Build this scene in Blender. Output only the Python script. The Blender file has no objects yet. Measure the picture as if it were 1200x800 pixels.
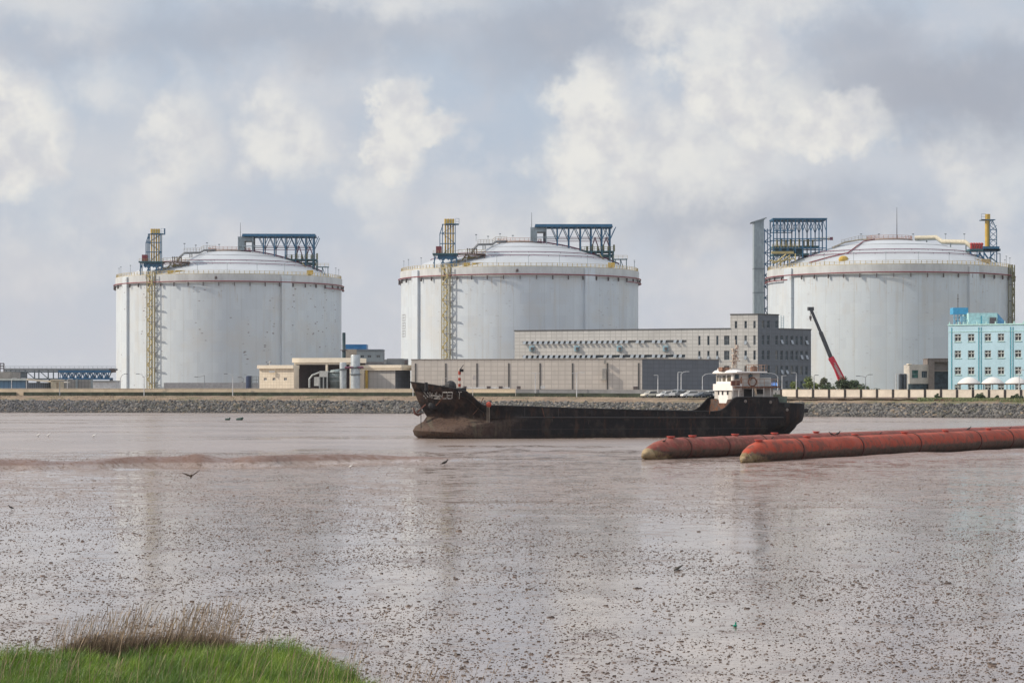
import bpy, math, random
import numpy as np
from math import sin, cos, pi, radians, atan2, sqrt, exp, tan
random.seed(7); rng = np.random.default_rng(7)
S = bpy.context.scene
COL = S.collection
# ------------------------------------------------------------------ camera
F = 2650.0; HY = 456.0; HC = 6.0            # focal length in photo pixels, horizon row, eye height above the mud
cam_d = bpy.data.cameras.new('camera'); cam = bpy.data.objects.new('camera', cam_d); COL.objects.link(cam)
cam.location = (0, 0, HC); cam.rotation_euler = (pi/2, 0, 0)
cam_d.sensor_width = 36; cam_d.lens = 36*F/1200; cam_d.shift_y = (HY-400)/1200
cam_d.clip_start = 0.5; cam_d.clip_end = 20000
S.camera = cam
# ------------------------------------------------------------------ light
SUN_AZ = radians(4)      # measured from straight left, swung towards the camera
SUN_EL = radians(35)
sd = (-cos(SUN_AZ)*cos(SUN_EL), -sin(SUN_AZ)*cos(SUN_EL), sin(SUN_EL))   # towards the sun
sl = bpy.data.lights.new('sun', 'SUN'); sl.energy = 4.0; sl.angle = radians(0.6); sl.color = (1.0, 0.89, 0.75)
so = bpy.data.objects.new('sun', sl); COL.objects.link(so)
import mathutils
so.rotation_euler = mathutils.Vector(sd).to_track_quat('Z', 'Y').to_euler()
so.location = (-200, -100, 200)
S.view_settings.view_transform = 'Standard'; S.view_settings.look = 'None'
S.view_settings.exposure = 0.0; S.view_settings.gamma = 1.0; S.view_settings.use_curve_mapping = False
S.render.film_transparent = False
S.cycles.max_bounces = 6; S.cycles.use_denoising = True

def nt_new(nt, typ, **kw):
    n = nt.nodes.new(typ)
    for k, v in kw.items():
        if k.startswith('i_'):
            key = k[2:]
            key = int(key) if key.isdigit() else key.replace('_', ' ')
            n.inputs[key].default_value = v
        else: setattr(n, k, v)
    return n
def srgb(r, g, b):
    f = lambda c: (c/255)/12.92 if c/255 <= .04045 else ((c/255+.055)/1.055)**2.4
    return (f(r), f(g), f(b), 1)

W = bpy.data.worlds.new('World'); S.world = W; W.use_nodes = True
nt = W.node_tree; nt.nodes.clear(); L = nt.links.new
def MATH(op, a, b=None, c=None, clamp=False):
    n = nt.nodes.new('ShaderNodeMath'); n.operation = op; n.use_clamp = clamp
    for i, x in enumerate((a, b, c)):
        if x is None: continue
        if isinstance(x, (int, float)): n.inputs[i].default_value = x
        else: L(x, n.inputs[i])
    return n.outputs[0]
def MIXC(f, a, b):
    n = nt.nodes.new('ShaderNodeMix'); n.data_type = 'RGBA'
    for i, x in ((0, f), (6, a), (7, b)):
        if isinstance(x, (int, float, tuple)): n.inputs[i].default_value = x
        else: L(x, n.inputs[i])
    return n.outputs[2]
def SMOOTH(x, a, b, lo=0.0, hi=1.0):
    n = nt.nodes.new('ShaderNodeMapRange'); n.interpolation_type = 'SMOOTHSTEP'
    L(x, n.inputs[0]); n.inputs[1].default_value = a; n.inputs[2].default_value = b
    n.inputs[3].default_value = lo; n.inputs[4].default_value = hi
    return n.outputs[0]
tc = nt.nodes.new('ShaderNodeTexCoord'); sep = nt.nodes.new('ShaderNodeSeparateXYZ'); L(tc.outputs['Generated'], sep.inputs[0])
X, Y, Z = sep.outputs
az = MATH('MULTIPLY', MATH('ARCTAN2', X, Y), F/100)         # sky azimuth, 1 unit = 100 photo pixels near the view
el = MATH('MULTIPLY', MATH('ARCSINE', Z), F/100)
comb = nt.nodes.new('ShaderNodeCombineXYZ'); L(az, comb.inputs[0]); L(el, comb.inputs[1])
def noise(vec, scale, detail=5, rough=.55, off=0.0, stretch=(1, 1, 1), dist=0.0):
    m = nt.nodes.new('ShaderNodeMapping'); L(vec, m.inputs[0])
    m.inputs['Location'].default_value = (off, off*1.7, off*.6); m.inputs['Scale'].default_value = stretch
    n = nt.nodes.new('ShaderNodeTexNoise'); L(m.outputs[0], n.inputs['Vector'])
    n.inputs['Scale'].default_value = scale; n.inputs['Detail'].default_value = detail; n.inputs['Roughness'].default_value = rough
    n.inputs['Distortion'].default_value = dist
    return n.outputs['Fac']
P = comb.outputs[0]
n1 = noise(P, .55, 6, .55, 3.1); n1b = noise(P, .55, 6, .55, 11.3); n2 = noise(P, 2.2, 7, .58, 7.7); n3 = noise(P, .30, 5, .5, 5.2, (1, 2.6, 1))
n4 = noise(P, 1.1, 7, .6, 21.0)
n5 = noise(P, 6.0, 6, .62, 41.0); n6 = noise(P, 6.0, 6, .62, 63.0)
wu = MATH('ADD', MATH('ADD', MATH('MULTIPLY', MATH('SUBTRACT', n1, .5), 1.1), MATH('MULTIPLY', MATH('SUBTRACT', n2, .5), .80)), MATH('MULTIPLY', MATH('SUBTRACT', n5, .5), .20))
wv = MATH('ADD', MATH('ADD', MATH('MULTIPLY', MATH('SUBTRACT', n1b, .5), 1.1), MATH('MULTIPLY', MATH('SUBTRACT', n4, .5), .80)), MATH('MULTIPLY', MATH('SUBTRACT', n6, .5), .20))
pu = MATH('ADD', az, wu); pv = MATH('ADD', el, wv)
def blob(cx, cy, rx, ry, soft=.9, amp=1.0):
    u = MATH('MULTIPLY', MATH('SUBTRACT', pu, (cx-600)/100), 100/rx)
    v = MATH('MULTIPLY', MATH('SUBTRACT', pv, (456-cy)/100), 100/ry)
    d = MATH('SQRT', MATH('ADD', MATH('MULTIPLY', u, u), MATH('MULTIPLY', v, v)))
    return SMOOTH(d, 1.0+soft*.5, 1.0-soft*.7, 0.0, amp)
def fold(items, op='MAXIMUM'):
    a = items[0]
    for b in items[1:]: a = MATH(op, a, b)
    return a
white = fold([blob(25, 165, 62, 75, .5, 1), blob(215, 160, 42, 56, .8, .75), blob(335, 172, 56, 56, .7, .85), blob(465, 128, 34, 36, .5, .95), blob(455, 178, 42, 42, .55, .95), blob(495, 152, 42, 24, .5, .9),
              blob(435, 215, 40, 50, 1.0, .7), blob(700, 130, 52, 55, .5, .95), blob(695, 200, 70, 70, .7, .95), blob(800, 190, 120, 60, .9, .80),
              blob(850, 90, 70, 60, .5, .95), blob(900, 135, 75, 55, .5, .9), blob(970, 155, 75, 42, .45, 1.0), blob(820, 38, 80, 36, .7, .75), blob(900, 10, 90, 30, .9, .6),
              blob(1150, 200, 60, 50, 1.1, .55), blob(60, 15, 90, 30, 1.2, .35), blob(470, 5, 100, 20, 1.2, .45), blob(120, 115, 60, 30, 1.2, .4),
              blob(640, 280, 90, 45, 1.3, .4), blob(830, 275, 40, 20, 1.2, .5), blob(120, 250, 130, 60, 1.4, .3)])
dark = fold([blob(330, 45, 260, 38, 1.2, .50), blob(650, 45, 130, 55, 1.1, .65), blob(1120, 110, 190, 62, 1.2, .85), blob(1010, 70, 90, 40, 1.3, .6), blob(880, 255, 200, 35, 1.3, .55), blob(60, 60, 150, 30, 1.3, .3)])
# everywhere else in the sky: an uneven broken overcast
dirn = noise(tc.outputs['Generated'], 3.2, 7, .6, 2.0); dirn2 = noise(tc.outputs['Generated'], 1.7, 5, .55, 9.0)
front = SMOOTH(Y, .80, .93)                                      # the part of the sky the blobs describe
gen_white = SMOOTH(dirn, .46, .66, 0, .8); gen_dark = SMOOTH(dirn2, .42, .62, 0, .8)
def lerp(a, b, f): return MATH('ADD', MATH('MULTIPLY', a, MATH('SUBTRACT', 1.0, f)), MATH('MULTIPLY', b, f))
highel = SMOOTH(Z, .16, .24)
fr = MATH('MULTIPLY', front, MATH('SUBTRACT', 1.0, highel))
white = lerp(gen_white, white, fr); dark = lerp(gen_dark, dark, fr)
sky = nt.nodes.new('ShaderNodeTexSky'); sky.sky_type = 'NISHITA'; sky.sun_disc = False
sky.sun_elevation = SUN_EL; sky.sun_rotation = atan2(sd[0], sd[1]); sky.air_density = 1.4; sky.dust_density = 3.0; sky.ozone_density = 1.5
hz = SMOOTH(el, 0.0, 3.2)
base = MIXC(hz, srgb(202, 206, 215), srgb(186, 198, 214))
base = MIXC(SMOOTH(n3, .38, .66, 0, .75), base, srgb(207, 210, 217))
base = MIXC(SMOOTH(n4, .42, .75, 0, .35), base, srgb(213, 210, 214))
base = MIXC(SMOOTH(MATH('ADD', MATH('MULTIPLY', n1, .6), MATH('MULTIPLY', n2, .4)), .47, .66, 0, .65), base, srgb(221, 221, 224))
base = MIXC(dark, base, srgb(168, 172, 184))
shade_in = SMOOTH(n2, .30, .62)                                  # billows inside the white clouds
wc = MIXC(shade_in, srgb(214, 214, 218), srgb(239, 237, 232))
wamt = MATH('MULTIPLY', white, SMOOTH(n4, .22, .58, .55, 1.0))
base = MIXC(wamt, base, wc)
bgc = nt.nodes.new('ShaderNodeBackground'); L(base, bgc.inputs[0]); L(SMOOTH(Z, .20, .55, 1.0, 1.75), bgc.inputs[1])
bgs = nt.nodes.new('ShaderNodeBackground'); L(sky.outputs[0], bgs.inputs[0]); bgs.inputs[1].default_value = 0.10
mx = nt.nodes.new('ShaderNodeMixShader'); mx.inputs[0].default_value = .93; L(bgs.outputs[0], mx.inputs[1]); L(bgc.outputs[0], mx.inputs[2])
wo = nt.nodes.new('ShaderNodeOutputWorld'); L(mx.outputs[0], wo.inputs[0])

# ------------------------------------------------------------------ helpers
def pos(px, Yd, py=None, z=None):
    """a point seen in photo column px at distance Yd"""
    x = (px-600)/F*Yd
    if z is None: z = HC+(HY-py)/F*Yd
    return (x, Yd, z)
def zat(py, Yd): return HC+(HY-py)/F*Yd
ORG = {}
def tag(o, label=None, cat=None, group=None, kind=None):
    if label: o['label'] = label
    if cat: o['category'] = cat
    if group: o['group'] = group
    if kind: o['kind'] = kind
    return o
def thing(name, label, cat, loc=(0, 0, 0), group=None, rz=0, local=False):
    o = bpy.data.objects.new(name, None); COL.objects.link(o); o.location = loc; o.rotation_euler = (0, 0, rz)
    o.empty_display_size = .5
    ORG[o.name] = (0, 0, 0) if local else tuple(loc)
    return tag(o, label, cat, group, 'thing')
def copy_tree(o, parent=None):
    c = o.copy(); COL.objects.link(c)
    if parent is not None: c.parent = parent
    ORG[c.name] = ORG.get(o.name, (0, 0, 0))
    for ch in list(o.children): copy_tree(ch, c)
    return c
class MB:
    def __init__(s): s.v = []; s.f = []; s.uv = {}
    def face(s, pts, uv=None):
        b = len(s.v); s.v += [tuple(p) for p in pts]; s.f.append(tuple(range(b, b+len(pts))))
        if uv: s.uv[len(s.f)-1] = uv
        return s
    def box(s, c, d, rz=0.0):
        x, y, z = c; a, b, h = d[0]/2, d[1]/2, d[2]/2; ca, sa = cos(rz), sin(rz); n = len(s.v)
        for dz in (-h, h):
            for dx, dy in ((-a, -b), (a, -b), (a, b), (-a, b)):
                s.v.append((x+dx*ca-dy*sa, y+dx*sa+dy*ca, z+dz))
        s.f += [(n, n+3, n+2, n+1), (n+4, n+5, n+6, n+7), (n, n+1, n+5, n+4), (n+1, n+2, n+6, n+5), (n+2, n+3, n+7, n+6), (n+3, n, n+4, n+7)]
        return s
    def tube(s, pts, r, n=6, cap=True):
        pts = [mathutils.Vector(p) for p in pts]; m = len(pts); b = len(s.v)
        rs = r if isinstance(r, (list, tuple)) else [r]*m
        prev = None
        for i, p in enumerate(pts):
            t = (pts[min(i+1, m-1)]-pts[max(i-1, 0)])
            t = t.normalized() if t.length > 1e-9 else mathutils.Vector((0, 0, 1))
            up = mathutils.Vector((0, 0, 1)) if abs(t.z) < .95 else mathutils.Vector((1, 0, 0))
            a = t.cross(up).normalized(); c = a.cross(t)
            if prev is not None and a.dot(prev) < 0: a = -a; c = -c
            prev = a
            off = pi/4 if n == 4 else 0
            for k in range(n):
                q = p+rs[i]*(cos(2*pi*k/n+off)*a+sin(2*pi*k/n+off)*c); s.v.append(tuple(q))
        for i in range(m-1):
            for k in range(n):
                k2 = (k+1) % n
                s.f.append((b+i*n+k, b+i*n+k2, b+(i+1)*n+k2, b+(i+1)*n+k))
        if cap:
            s.f.append(tuple(b+k for k in range(n))[::-1]); s.f.append(tuple(b+(m-1)*n+k for k in range(n)))
        return s
    def bar(s, p, q, w): return s.tube([p, q], w*.7071, 4)
    def prism(s, poly, z0, z1):
        n = len(poly); b = len(s.v)
        s.v += [(x, y, z0) for x, y in poly]+[(x, y, z1) for x, y in poly]
        s.f += [tuple(b+i for i in range(n))[::-1], tuple(b+n+i for i in range(n))]
        for i in range(n):
            j = (i+1) % n; s.f.append((b+i, b+j, b+n+j, b+n+i))
        return s
    def lathe(s, prof, c=(0, 0), n=32, a0=0, a1=2*pi):
        closed = abs(a1-a0-2*pi) < 1e-6; m = len(prof); b = len(s.v); cols = n if closed else n+1
        for k in range(cols):
            a = a0+(a1-a0)*k/n
            for r, z in prof: s.v.append((c[0]+r*cos(a), c[1]+r*sin(a), z))
        for k in range(n):
            k2 = (k+1) % cols
            for i in range(m-1):
                s.f.append((b+k*m+i, b+k2*m+i, b+k2*m+i+1, b+k*m+i+1))
        return s
    def cyl(s, c, r, z0, z1, n=12): return s.lathe([(0.001, z0), (r, z0), (r, z1), (0.001, z1)], c, n)
    def ell(s, c, r, n=10, m=6):
        b = len(s.v)
        for i in range(m+1):
            t = pi*i/m
            for k in range(n):
                a = 2*pi*k/n; s.v.append((c[0]+r[0]*sin(t)*cos(a), c[1]+r[1]*sin(t)*sin(a), c[2]-r[2]*cos(t)))
        for i in range(m):
            for k in range(n): s.f.append((b+i*n+k, b+i*n+(k+1) % n, b+(i+1)*n+(k+1) % n, b+(i+1)*n+k))
        return s
    def build(s, name, mat, parent=None, smooth=False, org=None):
        o3 = org if org is not None else (ORG.get(parent.name, (0, 0, 0)) if parent is not None else (0, 0, 0))
        me = bpy.data.meshes.new(name); V = [(x-o3[0], y-o3[1], z-o3[2]) for x, y, z in s.v]
        me.from_pydata(V, [], s.f)
        if s.uv:
            lay = me.uv_layers.new(name='UVMap')
            for fi, uv in s.uv.items():
                for li, q in zip(me.polygons[fi].loop_indices, uv): lay.data[li].uv = q
        if mat: me.materials.append(mat)
        if smooth:
            me.polygons.foreach_set('use_smooth', [True]*len(me.polygons))
            try: me.set_sharp_from_angle(angle=radians(40))
            except Exception: pass
        me.validate(); me.update()
        o = bpy.data.objects.new(name, me); COL.objects.link(o)
        if parent is not None: o.parent = parent; ORG[o.name] = o3
        else:
            o.location = o3
            ORG[o.name] = o3
        return o
# ---- materials
def material(name): 
    m = bpy.data.materials.new(name); m.use_nodes = True; t = m.node_tree; t.nodes.clear()
    out = t.nodes.new('ShaderNodeOutputMaterial'); p = t.nodes.new('ShaderNodeBsdfPrincipled'); t.links.new(p.outputs[0], out.inputs[0])
    return m, t, p
class NB:
    """small node builder for one material"""
    def __init__(s, t): s.t = t
    def put(s, sock, x):
        if isinstance(x, (int, float, tuple)): sock.default_value = x
        else: s.t.links.new(x, sock)
    def coord(s, seed=True, scale=(1, 1, 1)):
        tcn = s.t.nodes.new('ShaderNodeTexCoord'); m = s.t.nodes.new('ShaderNodeMapping'); s.t.links.new(tcn.outputs['Object'], m.inputs[0])
        m.inputs['Scale'].default_value = scale
        if seed:
            oi = s.t.nodes.new('ShaderNodeObjectInfo'); v = s.t.nodes.new('ShaderNodeVectorMath'); v.operation = 'SCALE'
            cx = s.t.nodes.new('ShaderNodeCombineXYZ'); s.t.links.new(oi.outputs['Random'], cx.inputs[0]); s.t.links.new(oi.outputs['Random'], cx.inputs[1])
            s.t.links.new(cx.outputs[0], v.inputs[0]); v.inputs[3].default_value = 97.0; s.t.links.new(v.outputs[0], m.inputs['Location'])
        return m.outputs[0]
    def raw(s, which='Object'): return s.t.nodes.new('ShaderNodeTexCoord').outputs[which]
    def noise(s, vec, scale, detail=4, rough=.55, dist=0):
        n = s.t.nodes.new('ShaderNodeTexNoise'); s.t.links.new(vec, n.inputs['Vector'])
        n.inputs['Scale'].default_value = scale; n.inputs['Detail'].default_value = detail; n.inputs['Roughness'].default_value = rough; n.inputs['Distortion'].default_value = dist
        return n.outputs['Fac']
    def vor(s, vec, scale, rnd=1.0):
        n = s.t.nodes.new('ShaderNodeTexVoronoi'); s.t.links.new(vec, n.inputs['Vector']); n.inputs['Scale'].default_value = scale; n.inputs['Randomness'].default_value = rnd
        return n
    def m(s, op, a, b=None, c=None, clamp=False):
        n = s.t.nodes.new('ShaderNodeMath'); n.operation = op; n.use_clamp = clamp
        for i, x in enumerate((a, b, c)):
            if x is not None: s.put(n.inputs[i], x)
        return n.outputs[0]
    def ss(s, x, a, b, lo=0.0, hi=1.0):
        n = s.t.nodes.new('ShaderNodeMapRange'); n.interpolation_type = 'SMOOTHSTEP'; s.put(n.inputs[0], x)
        for i, q in enumerate((a, b, lo, hi)): n.inputs[i+1].default_value = q
        return n.outputs[0]
    def mix(s, f, a, b, mode='MIX'):
        n = s.t.nodes.new('ShaderNodeMix'); n.data_type = 'RGBA'; n.blend_type = mode
        s.put(n.inputs[0], f); s.put(n.inputs[6], a); s.put(n.inputs[7], b)
        return n.outputs[2]
    def sep(s, v):
        n = s.t.nodes.new('ShaderNodeSeparateXYZ'); s.t.links.new(v, n.inputs[0]); return n.outputs
    def comb(s, x, y, z):
        n = s.t.nodes.new('ShaderNodeCombineXYZ')
        for i, q in enumerate((x, y, z)): s.put(n.inputs[i], q)
        return n.outputs[0]
    def bump(s, h, strength, dist, p):
        n = s.t.nodes.new('ShaderNodeBump'); n.inputs['Strength'].default_value = strength; n.inputs['Distance'].default_value = dist
        s.t.links.new(h, n.inputs['Height']); s.t.links.new(n.outputs[0], p.inputs['Normal'])
def C4(c): return (c[0], c[1], c[2], 1)
_mc = {}
def simple(name, col, rough=.7, metal=0.0, var=.18, scale=1.5, rust=0.0, rustcol=(.11, .045, .02), streak=1.0, spec=.4):
    """paint or plain surface with weathering; rust = share taken by rust patches"""
    if name in _mc: return _mc[name]
    m, t, p = material(name); n = NB(t)
    v = n.coord(True, (1, 1, 1/streak)); a = n.noise(v, scale, 6, .62); b = n.noise(v, scale*6, 3, .6)
    f = n.m('ADD', n.m('MULTIPLY', a, .7), n.m('MULTIPLY', b, .3))
    lo = tuple(c*(1-var*1.3) for c in col[:3])+(1,); hi = tuple(min(1, c*(1+var)) for c in col[:3])+(1,)
    c = n.mix(n.ss(f, .30, .70), lo, hi)
    if rust > 0:
        rn = n.noise(v, scale*1.7, 7, .68); th = .72-rust*.45
        k = n.ss(rn, th, th+.08); rc = n.mix(n.ss(b, .35, .65), C4(tuple(q*.5 for q in rustcol)), C4(tuple(q*1.5 for q in rustcol)))
        c = n.mix(k, c, rc); n.put(p.inputs['Roughness'], n.m('ADD', n.m('MULTIPLY', k, .25), rough-.1))
    else: n.put(p.inputs['Roughness'], n.ss(b, .2, .8, max(.05, rough-.1), min(1, rough+.1)))
    t.links.new(c, p.inputs['Base Color']); p.inputs['Metallic'].default_value = metal; p.inputs['Specular IOR Level'].default_value = spec
    _mc[name] = m; return m
def glass(name, col=(.03, .045, .055), rough=.08):
    if name in _mc: return _mc[name]
    m, t, p = material(name); n = NB(t); v = n.coord(True)
    c = n.mix(n.ss(n.noise(v, .8, 2), .35, .65), C4(tuple(q*.6 for q in col)), C4(tuple(q*1.5 for q in col)))
    oi = t.nodes.new('ShaderNodeObjectInfo'); c = n.mix(n.ss(oi.outputs['Random'], .72, .95, 0, .8), c, (.16, .16, .15, 1))
    t.links.new(c, p.inputs['Base Color']); p.inputs['Roughness'].default_value = rough; p.inputs['IOR'].default_value = 1.5
    _mc[name] = m; return m
def tiled(name, col, line, tw, th, lw=.05, var=.06, rough=.6):
    """cladding panels laid out in facade metres (UV)"""
    m, t, p = material(name); n = NB(t); uv = n.raw('UV')
    b = t.nodes.new('ShaderNodeTexBrick'); t.links.new(uv, b.inputs['Vector']); b.offset = 0.0; b.squash = 1.0
    b.inputs['Scale'].default_value = 1.0; b.inputs['Brick Width'].default_value = tw; b.inputs['Row Height'].default_value = th
    b.inputs['Mortar Size'].default_value = lw; b.inputs['Mortar Smooth'].default_value = .2
    b.inputs['Color1'].default_value = C4(tuple(c*(1-var) for c in col)); b.inputs['Color2'].default_value = C4(tuple(c*(1+var) for c in col)); b.inputs['Mortar'].default_value = C4(line)
    st = n.noise(n.coord(True, (1, 1, .25)), .35, 6, .65)
    c = n.mix(n.ss(st, .40, .75, 0, .35), b.outputs['Color'], C4(tuple(c*.62 for c in col)))
    t.links.new(c, p.inputs['Base Color']); p.inputs['Roughness'].default_value = rough
    return m
def mesh_np(name, V, Fq, mat, parent=None, smooth=False):
    """fast mesh from numpy arrays; Fq is (n, k)"""
    me = bpy.data.meshes.new(name); V = np.asarray(V, dtype=np.float32); Fq = np.asarray(Fq, dtype=np.int32); k = Fq.shape[1]
    me.vertices.add(len(V)); me.vertices.foreach_set('co', V.ravel())
    me.loops.add(Fq.size); me.loops.foreach_set('vertex_index', Fq.ravel())
    me.polygons.add(len(Fq)); me.polygons.foreach_set('loop_start', np.arange(0, Fq.size, k, dtype=np.int32))
    try: me.polygons.foreach_set('loop_total', np.full(len(Fq), k, dtype=np.int32))
    except Exception: pass
    me.polygons.foreach_set('use_smooth', np.full(len(Fq), smooth))
    me.update(calc_edges=True); me.materials.append(mat)
    o = bpy.data.objects.new(name, me); COL.objects.link(o)
    if parent is not None: o.parent = parent
    return o
def vnoise(x, y, seed=0):
    """value noise, numpy"""
    xi = np.floor(x).astype(np.int64); yi = np.floor(y).astype(np.int64); fx = x-xi; fy = y-yi
    fx = fx*fx*(3-2*fx); fy = fy*fy*(3-2*fy)
    def h(a, b):
        q = (a*374761393+b*668265263+seed*1442695041) & 0x7fffffff
        q = (q ^ (q >> 13))*1274126177 & 0x7fffffff
        return ((q ^ (q >> 16)) & 0xffff)/65535.0
    return (h(xi, yi)*(1-fx)+h(xi+1, yi)*fx)*(1-fy)+(h(xi, yi+1)*(1-fx)+h(xi+1, yi+1)*fx)*fy
def fbm(x, y, o=4, seed=0):
    a = 0; amp = .5; tot = 0
    for i in range(o): a = a+amp*vnoise(x*2**i, y*2**i, seed+i*17); tot += amp; amp *= .5
    return a/tot-.5
# ================================================================== TERRAIN
BK = np.array([  # photo column, shoreline distance, rock crest row, wall distance, wall foot height
    (-900, 690, 470, 720, 4.3), (-400, 620, 470, 648, 4.3), (0, 589, 470, 615, 4.3), (300, 572, 470.5, 598, 4.3), (500, 558, 471, 584, 4.25),
    (700, 533, 472.5, 560, 4.1), (940, 499, 474, 520, 3.9), (1200, 468, 475, 490, 3.85), (1700, 425, 476, 448, 3.85), (2300, 400, 477, 425, 3.85)])
def bank(px):
    Ys = np.interp(px, BK[:, 0], BK[:, 1]); cy = np.interp(px, BK[:, 0], BK[:, 2]); Yw = np.interp(px, BK[:, 0], BK[:, 3]); zb = np.interp(px, BK[:, 0], BK[:, 4])
    return Ys, cy, Yw, zb
def wallpt(px, dy=0.0, z=None):
    Ys, cy, Yw, zb = bank(px); return ((px-600)/F*(Yw+dy), Yw+dy, zb if z is None else z)
# ---- mud
GB = np.array([(-1200, 44), (-300, 46), (0, 47.2), (100, 48), (250, 48.6), (345, 48.2), (380, 46.8), (405, 45), (430, 42.5), (470, 39), (520, 35), (700, 33), (2400, 33)])
def mound(x, y):
    px = 600+x/np.maximum(y, 1)*F; yb = np.interp(px, GB[:, 0], GB[:, 1])+1.2*vnoise(x*.9, y*.9, 5)-.6
    t = np.clip((yb-y)/1.2, 0, 1); t = t*t*(3-2*t)
    rise = np.clip(36-y, 0, 40)*.13
    return t*(.30+.10*vnoise(x*.7, y*.7, 9))+rise, t
def sstep(x, a, b):
    t = np.clip((x-a)/(b-a), 0, 1); return t*t*(3-2*t)
def mud_h(x, y):
    px = 600+x/np.maximum(y, 1)*F
    h = .12*np.maximum(0, fbm(x*.03, y*.11, 4, 88)-.08)*sstep(y, 70, 150)*2+.035*fbm(x*.35, y*.14, 4, 1)+.016*fbm(x*.9, y*.5, 3, 31)
    # creek edge across the flat on the left
    yc = np.interp(px, [-300, 0, 100, 160, 300, 450, 620], [163, 171.5, 175, 178.5, 181, 187, 192])+2.2*(fbm(px*.02, px*0, 3, 77))
    fade = 1-sstep(px, 330, 620)
    d = y-yc
    h = h+fade*(.55*sstep(d, 0, 1.2)*(1-sstep(d, 2, 14))*(.5+1.0*vnoise(px*.03, px*0, 6)) - .22*sstep(d, -12, -2)*(1-sstep(d, -.5, .8)))
    yc2 = yc-11-4*fbm(px*.013, 0*px, 2, 5); d2 = y-yc2
    h = h+(1-sstep(px, 120, 230))*.20*sstep(d2, 0, 1.5)*(1-sstep(d2, 2, 7))
    # mud heaped against the pontoon pipes
    w = np.exp(-((y-(np.interp(px, [740, 870, 1000, 1200, 1500], [188, 178, 190, 214, 260])))/7)**2)*sstep(px, 700, 1040)
    h = h+w*.34*(.7+.6*vnoise(x*.25, y*.25, 3))
    w2 = np.exp(-((y-209)/7)**2)*np.exp(-((px-655)/55)**2); h = h+w2*.16
    # the channel beyond is under a skin of water with bars showing
    h = h-.030*sstep(y, 222, 250)+sstep(y, 222, 260)*.26*fbm(x*.022, y*.05, 5, 61)
    Ys = np.interp(px, BK[:, 0], BK[:, 1]); h = h-.5*sstep(y, Ys-4, Ys+1)
    mo, t = mound(x, y)
    return h+mo
NR, NC = 760, 300
Yr = 6*(700/6)**(np.linspace(0, 1, NR)**.62)
U = np.linspace(-1, 1, NC); U = U*(.55+.45*U*U)*1.0
YY, UU = np.meshgrid(Yr, U, indexing='ij'); XX = UU*(YY*.60+14)
ZZ = mud_h(XX, YY)
V = np.stack([XX, YY, ZZ], -1).reshape(-1, 3)
i = np.arange(NR-1)[:, None]*NC+np.arange(NC-1)[None, :]; i = i.ravel()
FQ = np.stack([i, i+1, i+NC+1, i+NC], -1)
mudm, t, p = material('wet_mud'); n = NB(t); oc = n.raw('Object')
sx = n.sep(oc)
flat = n.comb(sx[0], sx[1], 0.0)
a1 = n.noise(flat, .055, 5, .6); a2 = n.noise(flat, .9, 6, .7); a3 = n.noise(flat, 5.5, 5, .65); a4 = n.noise(flat, .22, 5, .62)
far = n.ss(sx[1], 85, 140)
ct = n.mix(n.ss(a4, .35, .65), (.20, .158, .135, 1), (.31, .25, .215, 1))
ct = n.mix(n.ss(a3, .48, .64, 0, .85), ct, (.085, .052, .038, 1)); ct = n.mix(n.m('MULTIPLY', far, .45), ct, (.225, .15, .108, 1))
gv = n.comb(n.m('MULTIPLY', sx[0], .55), sx[1], 0.0); gr = n.noise(gv, 2.6, 8, .78); gk_ = n.m('MULTIPLY', n.ss(gr, .505, .60), n.m('ADD', n.m('MULTIPLY', far, .65), n.ss(a4, .42, .62, .08, .42))); ct = n.mix(n.m('MULTIPLY', gk_, .85), ct, (.105, .066, .046, 1))
                                # the outer flat has drained and is less wet than the shallows near the bank
wet = n.m('ADD', n.m('MULTIPLY', a4, .42), n.m('MULTIPLY', a2, .58))
wet = n.m('SUBTRACT', wet, n.m('MULTIPLY', far, .06))
wk = n.ss(wet, .38, .49)
ro = n.m('ADD', n.m('MULTIPLY', wk, -.31), .355)
hi = n.m('MULTIPLY', n.ss(n.m('ADD', sx[2], n.m('MULTIPLY', n.m('SUBTRACT', a2, .5), .15)), .09, .26), n.ss(sx[1], 80, 110)); ct = n.mix(n.m('MULTIPLY', hi, .85), ct, (.150, .088, .066, 1)); ro = n.m('ADD', ro, n.m('MULTIPLY', hi, .28))  # drier brown on raised mud, with the creek step's shade put into it
grs = n.ss(sx[2], .12, .26, 0, 1); near = n.ss(sx[1], 50.5, 49.5); gk = n.m('MULTIPLY', grs, near)
ct = n.mix(gk, ct, (.035, .045, .015, 1)); ro = n.m('MAXIMUM', ro, n.m('MULTIPLY', gk, .9))
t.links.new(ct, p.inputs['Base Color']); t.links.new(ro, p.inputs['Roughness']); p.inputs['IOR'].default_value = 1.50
ro = n.m('ADD', ro, n.m('MULTIPLY', gk_, .34)); t.links.new(ro, p.inputs['Roughness']); t.links.new(n.m('SUBTRACT', .5, n.m('MULTIPLY', gk_, .34)), p.inputs['Specular IOR Level'])
hb = n.m('ADD', n.m('MULTIPLY', n.m('ADD', a2, n.m('MULTIPLY', gr, .8)), .014), n.m('MULTIPLY', a3, .005))
b_ = t.nodes.new('ShaderNodeBump'); b_.inputs['Strength'].default_value = .20; b_.inputs['Distance'].default_value = 1.0
t.links.new(hb, b_.inputs['Height']); t.links.new(b_.outputs[0], p.inputs['Normal'])
tag(mesh_np('mud_flat', V, FQ, mudm, smooth=True), kind='structure')
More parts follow.
